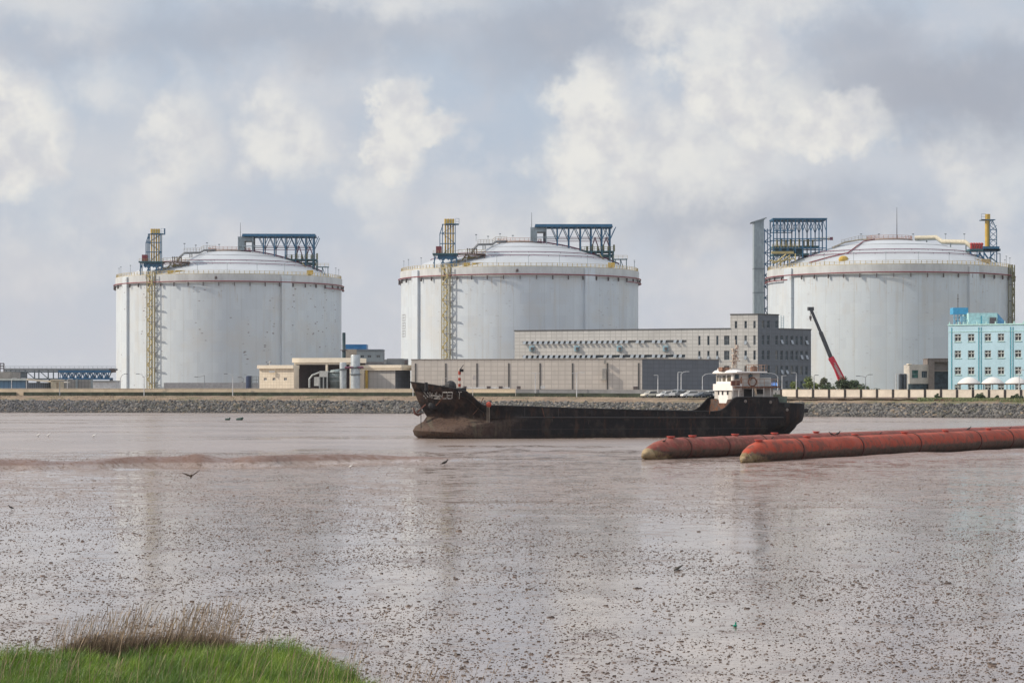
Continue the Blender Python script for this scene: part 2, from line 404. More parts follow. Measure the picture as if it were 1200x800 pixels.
# ---- channel water
wm, t, p = material('silty_water'); n = NB(t); oc = n.raw('Object')
t.links.new(n.mix(n.ss(n.noise(oc, .05, 4), .35, .65), (.21, .165, .14, 1), (.27, .215, .185, 1)), p.inputs['Base Color'])
p.inputs['Roughness'].default_value = .26; p.inputs['IOR'].default_value = 1.33
st = n.coord(False, (.6, 1.4, 1)); hb = n.m('ADD', n.noise(st, 1.6, 4, .6), n.m('MULTIPLY', n.noise(st, .3, 3), 1.2)); n.bump(hb, .35, .12, p)
V = [(-300, 215, 0.0), (300, 215, 0.0), (400, 660, 0.0), (-400, 660, 0.0)]
wo_ = MB().face(V).build('water', wm); tag(wo_, kind='structure')
# ---- far bank and land to the horizon
pxs = list(range(-900, 2301, 10)); rows = []
for q in pxs:
    Ys, cy, Yw, zb = [float(k) for k in bank(q)]
    col = []
    zc = HC-(cy-HY)/F*(Ys+9)
    for (Yq, z) in ((Ys-3, -.6), (Ys+1.5, .35), (Ys+5, zc*.6), (Ys+9, zc), (Ys+13, zc+.45), (Ys+18, zb-.35), (Yw-4, zb-.03), (Yw, zb), (Yw+6, zb), (Yw+60, zb), (1500, 4.2), (5500, 4.2)):
        jit = .18*(random.random()-.5) if 5 <= Yq-Ys <= 19 else 0
        col.append(((q-600)/F*(Ys if Yq < 1400 else Yq*1.0), Yq, z+jit))
    # beyond the bank spread sideways with distance
    rows.append(col)
m_ = len(rows[0]); V = [c for r in rows for c in r]
FQ = [(a*m_+b, (a+1)*m_+b, (a+1)*m_+b+1, a*m_+b+1) for a in range(len(rows)-1) for b in range(m_-1)]
bm_, t, p = material('bank_earth'); n = NB(t); v = n.coord(False)
c = n.mix(n.ss(n.noise(v, .25, 6, .65), .35, .65), (.155, .105, .068, 1), (.27, .20, .135, 1))
c = n.mix(n.ss(n.noise(v, .12, 5, .7), .50, .66, 0, .8), c, (.095, .10, .045, 1))
c = n.mix(n.ss(n.noise(v, 1.7, 4, .7), .55, .7, 0, .6), c, (.10, .08, .065, 1))
xr = n.sep(v)[0]; right = n.ss(xr, 70, 100)
c = n.mix(n.m('MULTIPLY', right, n.ss(n.noise(v, .18, 5, .7), .44, .56, 0, .85)), c, (.10, .12, .04, 1))
t.links.new(c, p.inputs['Base Color']); p.inputs['Roughness'].default_value = .95
n.bump(n.noise(v, 1.4, 5, .7), .8, .5, p)
bo = mesh_np('far_bank', V, FQ, bm_); tag(bo, kind='structure')
# ---- riprap
phi_ = (1+5**.5)/2
ICO = np.array([(-1, phi_, 0), (1, phi_, 0), (-1, -phi_, 0), (1, -phi_, 0), (0, -1, phi_), (0, 1, phi_), (0, -1, -phi_), (0, 1, -phi_), (phi_, 0, -1), (phi_, 0, 1), (-phi_, 0, -1), (-phi_, 0, 1)])/1.9
ICF = np.array([(0, 11, 5), (0, 5, 1), (0, 1, 7), (0, 7, 10), (0, 10, 11), (1, 5, 9), (5, 11, 4), (11, 10, 2), (10, 7, 6), (7, 1, 8), (3, 9, 4), (3, 4, 2), (3, 2, 6), (3, 6, 8), (3, 8, 9), (4, 9, 5), (2, 4, 11), (6, 2, 10), (8, 6, 7), (9, 8, 1)])
VR = []; FR = []; cnt = 0
N = 24000
for k in range(N):
    q = rng.uniform(-200, 1400); Ys, cy, Yw, zb = [float(z) for z in bank(q)]; zc = HC-(cy-HY)/F*(Ys+9)
    u = rng.random(); lim = .93+.25*(fbm(np.array([q*.02]), np.array([0.3]), 3, 4)[0])*2
    if u > .86 and rng.random() > lim-.2: continue
    Yq = Ys-1+u*11; z = np.interp(Yq-Ys, (-3, 1.5, 5, 9, 13), (-.6, .35, zc*.6, zc, zc+.4))
    s = .20+.30*rng.random()**2.2
    A = ICO*rng.uniform(.75, 1.25, (12, 1))*s*rng.uniform(.7, 1.3, (1, 3)); th = rng.uniform(0, 2*pi)
    R = np.array([(cos(th), -sin(th), 0), (sin(th), cos(th), 0), (0, 0, 1)]); th2 = rng.uniform(-1, 1); R2 = np.array([(1, 0, 0), (0, cos(th2), -sin(th2)), (0, sin(th2), cos(th2))])
    A = A@R.T@R2.T+np.array([(q-600)/F*Ys, Yq, z+.1*s])
    VR.append(A); FR.append(ICF+12*cnt); cnt += 1
rm, t, p = material('riprap_rock'); n = NB(t); g = t.nodes.new('ShaderNodeNewGeometry'); ri = g.outputs['Random Per Island']
c = n.mix(ri, (.018, .018, .020, 1), (.19, .18, .165, 1)); xr = n.sep(n.raw())[0]
c = n.mix(n.ss(ri, .9, 1.0), c, (.26, .20, .14, 1))
c = n.mix(n.ss(xr, -95, -118, 0, .5), c, (.09, .09, .10, 1))
c = n.mix(n.ss(n.noise(n.raw(), .4, 4), .5, .7, 0, .6), c, (.09, .09, .06, 1))
zz = n.sep(n.raw())[2]; c = n.mix(n.ss(zz, .9, .1, 0, .65), c, (.06, .052, .045, 1))
t.links.new(c, p.inputs['Base Color']); p.inputs['Roughness'].default_value = .85
tag(mesh_np('riprap_rocks', np.concatenate(VR), np.concatenate(FR), rm), kind='stuff')
# ---- mud clods
def scatter_clods(N, y0, y1, power, med, sig, thr, seed):
    r = np.random.default_rng(seed); out = []
    y = y0+(y1-y0)*r.random(N)**power; N2 = int(N*.45); px = r.uniform(-120, 1320, N); px = np.concatenate([px, r.uniform(-450, -120, N2//2), r.uniform(1320, 1770, N2-N2//2)]); y = np.concatenate([y, y0+(y1-y0)*r.random(N2)**power]); N = N+N2
    x = (px-600)/F*y
    d = fbm(x*.25, y*.10, 4, seed)*2.2+.9*fbm(x*1.3, y*.8, 3, seed+3)+r.normal(0, .28, N)
    mo, tt = mound(x, y); keep = (d > thr) & (tt < .05)
    x, y = x[keep], y[keep]; s = med*np.exp(r.normal(0, sig, len(x))); s = np.minimum(s, .16)
    z = mud_h(x, y); return x, y, z, s
parts = [scatter_clods(170000, 40, 150, 1.3, .0066, .60, -.1, 11), scatter_clods(230000, 43, 215, 1.0, .0118, .42, -.05, 12), scatter_clods(4600, 42, 130, 1.3, .021, .36, .0, 13)]
x = np.concatenate([q[0] for q in parts]); y = np.concatenate([q[1] for q in parts]); z = np.concatenate([q[2] for q in parts]); s = np.concatenate([q[3] for q in parts])
M = len(x); K = 5; ang = (np.arange(K)*2*pi/K)[None, :]+rng.uniform(0, 6, (M, 1)); rr = s[:, None]*rng.uniform(.7, 1.35, (M, K))
ring = np.stack([x[:, None]+rr*np.cos(ang)*1.7, y[:, None]+rr*np.sin(ang), np.repeat((z-.012)[:, None], K, 1)], -1)
r2 = np.stack([x[:, None]+rr*.7*np.cos(ang)*1.65, y[:, None]+rr*.7*np.sin(ang), z[:, None]+s[:, None]*rng.uniform(.3, .8, (M, K))], -1)
V = np.concatenate([ring, r2], 1).reshape(-1, 3); b = (np.arange(M)*2*K)[:, None]
fs = [np.stack([b[:, 0]+k, b[:, 0]+(k+1) % K, b[:, 0]+K+(k+1) % K, b[:, 0]+K+k], -1) for k in range(K)]
top1 = np.stack([b[:, 0]+K, b[:, 0]+K+1, b[:, 0]+K+2, b[:, 0]+K+3], -1); top2 = np.stack([b[:, 0]+K, b[:, 0]+K+3, b[:, 0]+K+4, b[:, 0]+K], -1)
fs.append(top1)
tri = np.stack([b[:, 0]+K, b[:, 0]+K+3, b[:, 0]+K+4, b[:, 0]+K+4], -1)
cm, t, p = material('clod_mud'); n = NB(t); ri = t.nodes.new('ShaderNodeNewGeometry').outputs['Random Per Island']; yy_ = n.sep(n.raw())[1]
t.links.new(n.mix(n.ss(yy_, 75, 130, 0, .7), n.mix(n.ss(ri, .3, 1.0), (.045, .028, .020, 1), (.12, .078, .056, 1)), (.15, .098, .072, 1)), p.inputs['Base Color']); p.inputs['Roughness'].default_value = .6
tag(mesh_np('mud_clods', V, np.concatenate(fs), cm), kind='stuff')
# ---- grass
def blades(name, x, y, z, h, w, lean, mat, ldir=None, segs=3, spread=.7):
    M = len(x); th = rng.uniform(0, 2*pi, M); wx, wy = np.cos(th)*w/2, np.sin(th)*w/2
    ld = rng.uniform(0, 2*pi, M) if ldir is None else ldir+rng.normal(0, spread, M)
    lx, ly = np.cos(ld)*lean, np.sin(ld)*lean; rows = []
    for k in range(segs+1):
        f = k/segs; tap = 1-f**1.5*.92
        cx = x+lx*f*f; cy = y+ly*f*f; cz = z+h*f*(1-.12*f)
        rows.append(np.stack([cx-wx*tap, cy-wy*tap, cz], -1)); rows.append(np.stack([cx+wx*tap, cy+wy*tap, cz], -1))
    V = np.stack(rows, 1).reshape(-1, 3); b = np.arange(M)*(2*(segs+1))
    Fq = np.concatenate([np.stack([b+2*k, b+2*k+1, b+2*k+3, b+2*k+2], -1) for k in range(segs)])
    return mesh_np(name, V, Fq, mat)
gm, t, p = material('grass_blade'); n = NB(t); ri = t.nodes.new('ShaderNodeNewGeometry').outputs['Random Per Island']
c = n.mix(ri, (.10, .19, .015, 1), (.32, .45, .05, 1)); c = n.mix(n.ss(ri, .86, .96, 0, .85), c, (.34, .29, .13, 1)); tuf = n.noise(n.raw(), 2.2, 4, .6); c = n.mix(n.ss(tuf, .44, .60, 0, .75), c, (.035, .085, .012, 1))
c = n.mix(n.ss(n.noise(n.raw(), .8, 4), .42, .62, 0, .6), c, (.04, .11, .012, 1))
t.links.new(c, p.inputs['Base Color']); p.inputs['Roughness'].default_value = .5
tr = t.nodes.new('ShaderNodeBsdfTranslucent'); t.links.new(c, tr.inputs[0]); ms = t.nodes.new('ShaderNodeMixShader'); ms.inputs[0].default_value = .3
o_ = [q for q in t.nodes if q.type == 'OUTPUT_MATERIAL'][0]; t.links.new(p.outputs[0], ms.inputs[1]); t.links.new(tr.outputs[0], ms.inputs[2]); t.links.new(ms.outputs[0], o_.inputs[0])
N = 110000; y = rng.uniform(37, 50, N); px = rng.uniform(-260, 560, N); x = (px-600)/F*y
mo, tt = mound(x, y); keep = (tt > .25) & (rng.random(N) < .35+.65*tt) & ~((y > 46.9+.5*vnoise(x*2, y*0, 4)) & (px > 72) & (px < 262)) ; x, y = x[keep], y[keep]
z = mud_h(x, y)-.02; tuft = vnoise(x*1.6, y*1.6, 21)*.6+vnoise(x*.5, y*.5, 22)*.5
h = (.17+.44*tuft)*rng.uniform(.6, 1.25, len(x)); tag(blades('grass', x, y, z, h, .014*rng.uniform(.6, 1.3, len(x)), h*rng.uniform(.1, .75, len(x)), gm, ldir=0.3, spread=1.6), kind='stuff')
# ---- dry reeds with seed heads
dm, t, p = material('dry_stem'); n = NB(t); ri = t.nodes.new('ShaderNodeNewGeometry').outputs['Random Per Island']
t.links.new(n.mix(ri, (.16, .105, .068, 1), (.42, .31, .20, 1)), p.inputs['Base Color']); p.inputs['Roughness'].default_value = .8
def reeds(name, x, y, h, head=True):
    M = len(x); z = mud_h(x, y)-.02; lx = h*(.22+rng.normal(0, .12, M)); ly = h*rng.normal(0, .08, M); w = .0034*rng.uniform(.6, 1.3, M); V = []; Q = []
    rowz = [(0, 1), (.5, .9), (.86, .8), (.88, 1.5), (.94, 1.7), (1.0, .3)] if head else [(0, 1.2), (.5, 1), (1, .4)]
    th = rng.uniform(-.6, .6, M); hk = rng.random(M) < .45; rows = []
    for f, ws in rowz:
        ws = np.where(hk & (ws > 1), ws*1.2, np.minimum(ws, 1)); ww = w*ws
        cx = x+lx*f**1.6; cy = y+ly*f; cz = z+h*f
        rows.append(np.stack([cx-ww*np.cos(th), cy-ww*np.sin(th), cz], -1)); rows.append(np.stack([cx+ww*np.cos(th), cy+ww*np.sin(th), cz], -1))
    V = np.stack(rows, 1).reshape(-1, 3); k_ = len(rowz); b = np.arange(M)*2*k_
    return mesh_np(name, V, np.concatenate([np.stack([b+2*k, b+2*k+1, b+2*k+3, b+2*k+2], -1) for k in range(k_-1)]), dm)
N = 1500; px = np.concatenate([rng.normal(175, 58, N), rng.uniform(60, 270, 1100)]); px = px[(px > 30) & (px < 320)]; y = rng.uniform(46.6, 48.6, len(px)); x = (px-600)/F*y
h = (.28+1.0*rng.random(len(px))**2.1)*(.8+.4*vnoise(px*.045, y*0, 8)); r1 = (x, y, h)
N = 190; px = rng.uniform(-10, 420, N); y = rng.uniform(40.5, 43.5, N); x = (px-600)/F*y; r2_ = (x, y, rng.uniform(.55, 1.25, N))
N = 110; px = np.concatenate([rng.normal(505, 40, N), rng.uniform(400, 560, 60)]); y = rng.uniform(42.5, 45.3, len(px)); x = (px-600)/F*y; r3 = (x, y, rng.uniform(.2, .75, len(px)))
tag(reeds('dry_reeds', *[np.concatenate(k) for k in zip(r1, r2_, r3)]), kind='stuff')
N = 12000; px = rng.uniform(62, 272, N)+rng.normal(0, 8, N); y = rng.uniform(46.5, 48.4, len(px)); x = (px-600)/F*y
tag(blades('dry_thatch', x, y, mud_h(x, y)-.02, rng.uniform(.38, .78, len(x))*(1-.5*np.clip(abs(px-168)/110, 0, 1)**6), .010+0*x, .2+0*x, simple('thatch', (.085, .058, .036), .9, var=.5, scale=6), ldir=.3), kind='stuff')

# ================================================================== SEA WALLS
beige = simple('wall_concrete_beige', (.56, .455, .33), .85, var=.14, scale=.35)
greyc = simple('wall_concrete_grey', (.20, .20, .205), .85, var=.2, scale=.3)
foot_m = simple('wall_foot_green', (.035, .045, .028), .95, var=.5, scale=.5)  # dark green-black strip along the wall foot
capm = simple('wall_cap', (.62, .54, .43), .8, var=.1, scale=.5)
def wall_run(mb, q0, q1, step, d0, d1, z0f, z1f):
    qs = list(np.arange(q0, q1, step))+[q1]
    for a, b in zip(qs[:-1], qs[1:]):
        A, B = wallpt(a), wallpt(b); A2, B2 = wallpt(a, d1), wallpt(b, d1); A1, B1 = wallpt(a, d0), wallpt(b, d0)
        za0, za1 = A[2]+z0f, A[2]+z1f; zb0, zb1 = B[2]+z0f, B[2]+z1f
        n0 = len(mb.v)
        mb.v += [(A1[0], A1[1], za0), (B1[0], B1[1], zb0), (B2[0], B2[1], zb0), (A2[0], A2[1], za0), (A1[0], A1[1], za1), (B1[0], B1[1], zb1), (B2[0], B2[1], zb1), (A2[0], A2[1], za1)]
        mb.f += [(n0+4, n0+5, n0+6, n0+7), (n0, n0+1, n0+5, n0+4), (n0+2, n0+3, n0+7, n0+6)]
        if a == q0: mb.f.append((n0+3, n0, n0+4, n0+7))
        if b == q1: mb.f.append((n0+1, n0+2, n0+6, n0+5))
    return mb
def seawall(name, label, q0, q1, m1, ztop, hasgap=False):
    P0 = wallpt((q0+q1)/2); r = thing(name, label, 'wall', (P0[0], P0[1], P0[2]))
    wall_run(MB(), q0, q1, 20, -.15, .35, -.3, ztop).build('wall_face', m1, r)
    wall_run(MB(), q0, q1, 20, -.22, .42, ztop+.003, ztop+.12).build('coping', capm if m1 is beige else simple('cap_grey', (.27, .27, .27)), r)
    segs = [(q0, q1)] if not hasgap else [(q0, 19), (27.5, q1)]
    for a, b in segs: wall_run(MB(), a, b, 20, -1.0, -.16, -.3, .92).build('dark_footing', foot_m, r)
    return r
seawall('sea_wall', 'long low beige concrete sea wall with a dark green foot on the left bank', -150, 604, beige, 1.82, True)
seawall('sea_wall', 'darker grey concrete sea wall in front of the warehouse and behind the parked cars', 604.5, 915, greyc, 1.75)
# panel fence on the right
fr = thing('panel_fence', 'cream panel fence with dark posts along the right bank below the blue building', 'fence', wallpt(1060))
wp = simple('fence_panel_cream', (.68, .60, .50), .8, var=.12, scale=.4, rust=.10, rustcol=(.25, .15, .09)); pm = simple('fence_post_brown', (.085, .072, .066), .8)
plinth = simple('fence_plinth', (.17, .14, .12), .9)
q = 934.0-18.8
qs = []
while q < 1420: qs.append(q); q += 18.75+.0*(q-934)
for a, b in zip(qs[:-1], qs[1:]):
    wall_run(MB(), a+1.35, b-1.35, 50, -.06, .06, .35, 1.95).build('panel', wp, fr)
    wall_run(MB(), a+1.3, b-1.3, 50, -.10, .10, 1.953, 2.08).build('rail', capm, fr)
for a in qs:
    A = wallpt(a); MB().box((A[0], A[1], A[2]+.95), (.52, .5, 2.3)).build('post', pm, fr)
wall_run(MB(), 917, 1418, 60, -.16, .16, -.3, .347).build('plinth', plinth, fr)
# ================================================================== STORAGE TANKS
RT = 42.0; GZ = 4.2
def tank_wall_mat(name, marks=0.0, seed=0.0, col=(.545, .60, .645)):
    m, t, p = material(name); n = NB(t); v = n.raw(); s = n.sep(v)
    u = n.m('MULTIPLY', n.m('ARCTAN2', s[0], n.m('MULTIPLY', s[1], -1.0)), RT); z = s[2]
    uv = n.comb(n.m('ADD', u, 400+seed*13.7), z, seed)
    b = t.nodes.new('ShaderNodeTexBrick'); t.links.new(uv, b.inputs['Vector']); b.offset = .0
    b.inputs['Scale'].default_value = 1; b.inputs['Brick Width'].default_value = 5.25; b.inputs['Row Height'].default_value = 60; b.inputs['Mortar Size'].default_value = .16; b.inputs['Mortar Smooth'].default_value = .8; b.inputs['Bias'].default_value = 0
    b.inputs['Color1'].default_value = C4(tuple(q*.97 for q in col)); b.inputs['Color2'].default_value = C4(tuple(q*1.035 for q in col)); b.inputs['Mortar'].default_value = C4((col[0]*.90, col[1]*.89, col[2]*.87))
    b2 = t.nodes.new('ShaderNodeTexBrick'); t.links.new(uv, b2.inputs['Vector']); b2.offset = .5
    for k, q in (('Scale', 1), ('Brick Width', 2.63), ('Row Height', 3.8), ('Mortar Size', .03), ('Mortar Smooth', .5)): b2.inputs[k].default_value = q
    b2.inputs['Color1'].default_value = (.90, .905, .92, 1); b2.inputs['Color2'].default_value = (1, 1, 1, 1); b2.inputs['Mortar'].default_value = (.93, .92, .91, 1)
    c = n.mix(.75, b.outputs['Color'], b2.outputs['Color'], 'MULTIPLY')
    # dirty and warm patches, long streaks
    st = n.noise(n.comb(n.m('MULTIPLY', u, 1.0), n.m('MULTIPLY', z, .05), seed+3), .55, 6, .65)
    c = n.mix(n.ss(st, .50, .78, 0, .42), c, (.44, .41, .35, 1))
    st2 = n.noise(uv, .09, 5, .6); c = n.mix(n.ss(st2, .45, .7, 0, .30), c, (.52, .49, .44, 1))
    # rust runs under the ring pipe
    ru = n.noise(n.comb(n.m('MULTIPLY', u, 1.0), n.m('MULTIPLY', z, .10), seed+9), 1.3, 5, .7)
    k = n.m('MULTIPLY', n.ss(ru, .56, .72), n.ss(z, 28.0, 40.0)); c = n.mix(n.m('MULTIPLY', k, .65), c, (.36, .26, .15, 1))
    if marks > 0:
        vo = n.vor(n.comb(n.m('MULTIPLY', u, .55), n.m('MULTIPLY', z, 1.6), seed), .62)
        cl = n.noise(n.comb(n.m('MULTIPLY', u, .16), n.m('MULTIPLY', z, .02), seed+5), 1.0, 2, .5)
        near = n.ss(vo.outputs['Distance'], .24, .12)
        k = n.m('MULTIPLY', n.m('MULTIPLY', near, n.ss(cl, .50, .58)), n.ss(n.noise(uv, .5, 3), .42, .55)); c = n.mix(n.m('MULTIPLY', k, marks), c, (.16, .12, .12, 1))
    t.links.new(c, p.inputs['Base Color']); p.inputs['Roughness'].default_value = .55; p.inputs['Specular IOR Level'].default_value = .35
    return m
band_m = simple('rim_concrete', (.50, .52, .52), .7, var=.13, scale=.25, rust=.08, rustcol=(.22, .13, .06), streak=3)
roof_m = simple('dome_paint', (.40, .425, .45), .5, var=.07, scale=.12, streak=1)
red_m = simple('red_pipe_paint', (.19, .035, .045), .5); dark_m = simple('dark_bracket', (.10, .08, .08), .7)
yel_m = simple('yellow_rail_paint', (.47, .37, .17), .6, rust=.12, scale=.6); yel2 = simple('yellow_paint', (.50, .33, .06), .55, rust=.2, scale=.5)
yelg = simple('ladder_yellow', (.40, .33, .15), .6, rust=.15, scale=.8); blue_m = simple('steel_blue_paint', (.022, .115, .215), .5, scale=.4); teal_m = simple('teal_steel', (.028, .095, .115), .6)
cream_m = simple('cream_pipe', (.55, .50, .38), .55); grey_m = simple('grey_steel', (.22, .26, .28), .6); olive_m = simple('olive_steel', (.16, .15, .07), .7, scale=.5)
orange_m = simple('orange_rail', (.34, .12, .05), .6); lead_m = simple('grey_cladding', (.25, .30, .33), .55, streak=3); redv = simple('red_valve', (.38, .03, .03), .45)
purple_m = simple('maroon_pipe', (.15, .05, .09), .5)
def domez(r): return 57.9-r*r/(2*75.9)
def cyl_pt(psi, r, z): return (r*sin(psi), -r*cos(psi), z)       # psi from the side that faces the water
def arc_tube(mb, r, z, a0, a1, rad, step=3, n=6):
    k = max(2, int(abs(a1-a0)/step)); return mb.tube([cyl_pt(radians(a0+(a1-a0)*i/k), r, z) for i in range(k+1)], rad, n)
def tank_shell(label, C, wm_, butt, ladder, rzoff=0.0, second=(60, 100)):
    r = thing('storage_tank', label, 'storage tank', (C[0], C[1], GZ), 'liquefied gas tanks in a row', local=True); ORG[r.name] = (0, 0, GZ)
    MB().lathe([(RT, GZ-.3), (RT, 43.95)], n=160).build('wall', wm_, r, True)
    rb = MB().lathe([(RT-.3, 43.953), (RT+.28, 43.953), (RT+.28, 47.3), (RT-1.2, 47.3), (RT-1.2, 46.4)], n=160).build('ring_beam', band_m, r)
    dome = MB().lathe([(.01, domez(0))]+[(k*2.0, domez(k*2.0)) for k in range(1, 21)]+[(40.79, 46.4)], n=96).build('dome_roof', roof_m, r, True)
    mb = MB()
    for rr in (20,):
        mb.lathe([(rr-.10, domez(rr)+.004), (rr-.08, domez(rr)+.14), (rr+.08, domez(rr)+.13), (rr+.1, domez(rr)+.0)], n=80)
    mb.build('roof_seam', simple('roof_seam_paint', (.36, .37, .38)), dome)
    for a in butt:                                             # prestressing buttresses
        mb = MB(); h = 2.75; R1 = RT+.95
        for (q0, q1) in ((-h, -h/3), (-h/3, h/3), (h/3, h)): pass
        pr = [cyl_pt(radians(a-h), RT-.2, 0)[:2]]+[cyl_pt(radians(a-h+2*h*i/4), R1, 0)[:2] for i in range(5)]+[cyl_pt(radians(a+h), RT-.2, 0)[:2]]
        mb.prism(pr, GZ-.3, 46.9).build('buttress', wm_, r)
    mb = MB(); arc_tube(mb, RT+.85, 44.6, -180, 180, .22, 3, 6); mb.build('ring_pipe', red_m, r)
    mb = MB(); arc_tube(mb, RT+.95, 43.1, second[0], second[1], .2); mb.build('lower_ring_pipe', red_m, r)
    for a in np.arange(-97.5, 98, 7.5):
        P0 = cyl_pt(radians(a), RT+.65, 43.6); MB().box(P0, (.22, .6, 1.3), radians(a)).build('pipe_bracket', dark_m, r)
    # rim railing
    mb = MB()
    for a in np.arange(0, 360, 2.5):
        P0 = cyl_pt(radians(a), RT-.1, 47.9); mb.box(P0, (.16, .16, 1.25), radians(a))
    arc_tube(mb, RT-.1, 48.5, 0, 360, .07, 2.5, 4); arc_tube(mb, RT-.1, 47.95, 0, 360, .06, 2.5, 4); arc_tube(mb, RT-.1, 47.4, 0, 360, .12, 2.5, 4)
    mb.build('rim_railing', yel_m, r)
    for a in np.arange(-90, 91, 15): P0 = cyl_pt(radians(a+4), RT-1.0, 47.3); MB().tube([P0, (P0[0], P0[1], 51.2)], .06, 5).box((P0[0], P0[1], 51.2), (.5, .3, .2)).build('rim_lamp', grey_m, r)
    # roof deluge pipes
    for rr in (28, 31.5):
        mb = MB(); arc_tube(mb, rr, domez(rr)+.35, -180, 180, .13, 4, 5)
        for a in range(-90, 91, 12): P0 = cyl_pt(radians(a), rr, domez(rr)); mb.tube([P0, (P0[0], P0[1], P0[2]+.35)], .1, 4)
        mb.build('roof_pipe', purple_m, r)
    # crown platform and lightning mast
    mb = MB().lathe([(.01, domez(0)+.3), (8, domez(0)+.1), (8, domez(0)-.3)], n=32); cp = mb.build('crown_platform', simple('crown_steel', (.33, .24, .19)), r)
    mb = MB(); 
    for a in range(0, 360, 12): P0 = cyl_pt(radians(a), 7.8, domez(0)); mb.tube([P0, (P0[0], P0[1], P0[2]+1.2)], .07, 4)
    arc_tube(mb, 7.8, domez(0)+1.2, 0, 360, .07, 12, 4); arc_tube(mb, 7.8, domez(0)+.65, 0, 360, .06, 12, 4); mb.build('crown_railing', orange_m, cp)
    return r
def stair_tower(r, psi, mat, side=1, ztop=47.0):
    a = radians(psi); ur = (sin(a), -cos(a)); ut = (cos(a), sin(a))
    def q(tt, rr, z): return (ur[0]*(RT+rr)+ut[0]*tt, ur[1]*(RT+rr)+ut[1]*tt, z)
    mb = MB()
    for tt in (-1.3, 1.3):
        for rr in (.5, 1.7): mb.bar(q(tt, rr, GZ), q(tt, rr, ztop+1.2), .34)
    lv = [41.3-5.5*k for k in range(7)]+[GZ+.2]; sg = 1
    zs = np.linspace(GZ, ztop, 17)
    for i in range(16):
        z0, z1 = zs[i], zs[i+1]
        mb.bar(q(-1.2*sg, 1.6, z0), q(1.2*sg, 1.6, z1), .28); mb.bar(q(-1.3, 1.7, z1), q(1.3, 1.7, z1), .2); sg = -sg
    st = mb.build('stair_tower', mat, r)
    for z in lv[:-1]:
        mb = MB(); c = q(side*1.5, 1.45, z); mb.box(c, (4.2, .6, .22), a)
        mb.build('landing', simple('landing_steel', (.13, .12, .13)), st)
def railing(mb, pts, h=1.1, step=1.6, w=.07):
    for A, B in zip(pts[:-1], pts[1:]):
        Lh = sqrt(sum((B[i]-A[i])**2 for i in range(3))); k = max(1, int(Lh/step))
        for i in range(k+1):
            P0 = [A[j]+(B[j]-A[j])*i/k for j in range(3)]; mb.tube([P0, (P0[0], P0[1], P0[2]+h)], w, 4)
        mb.tube([(A[0], A[1], A[2]+h), (B[0], B[1], B[2]+h)], w, 4); mb.tube([(A[0], A[1], A[2]+h*.5), (B[0], B[1], B[2]+h*.5)], w*.8, 4)
    return mb
C2 = (2.7, 801.5)
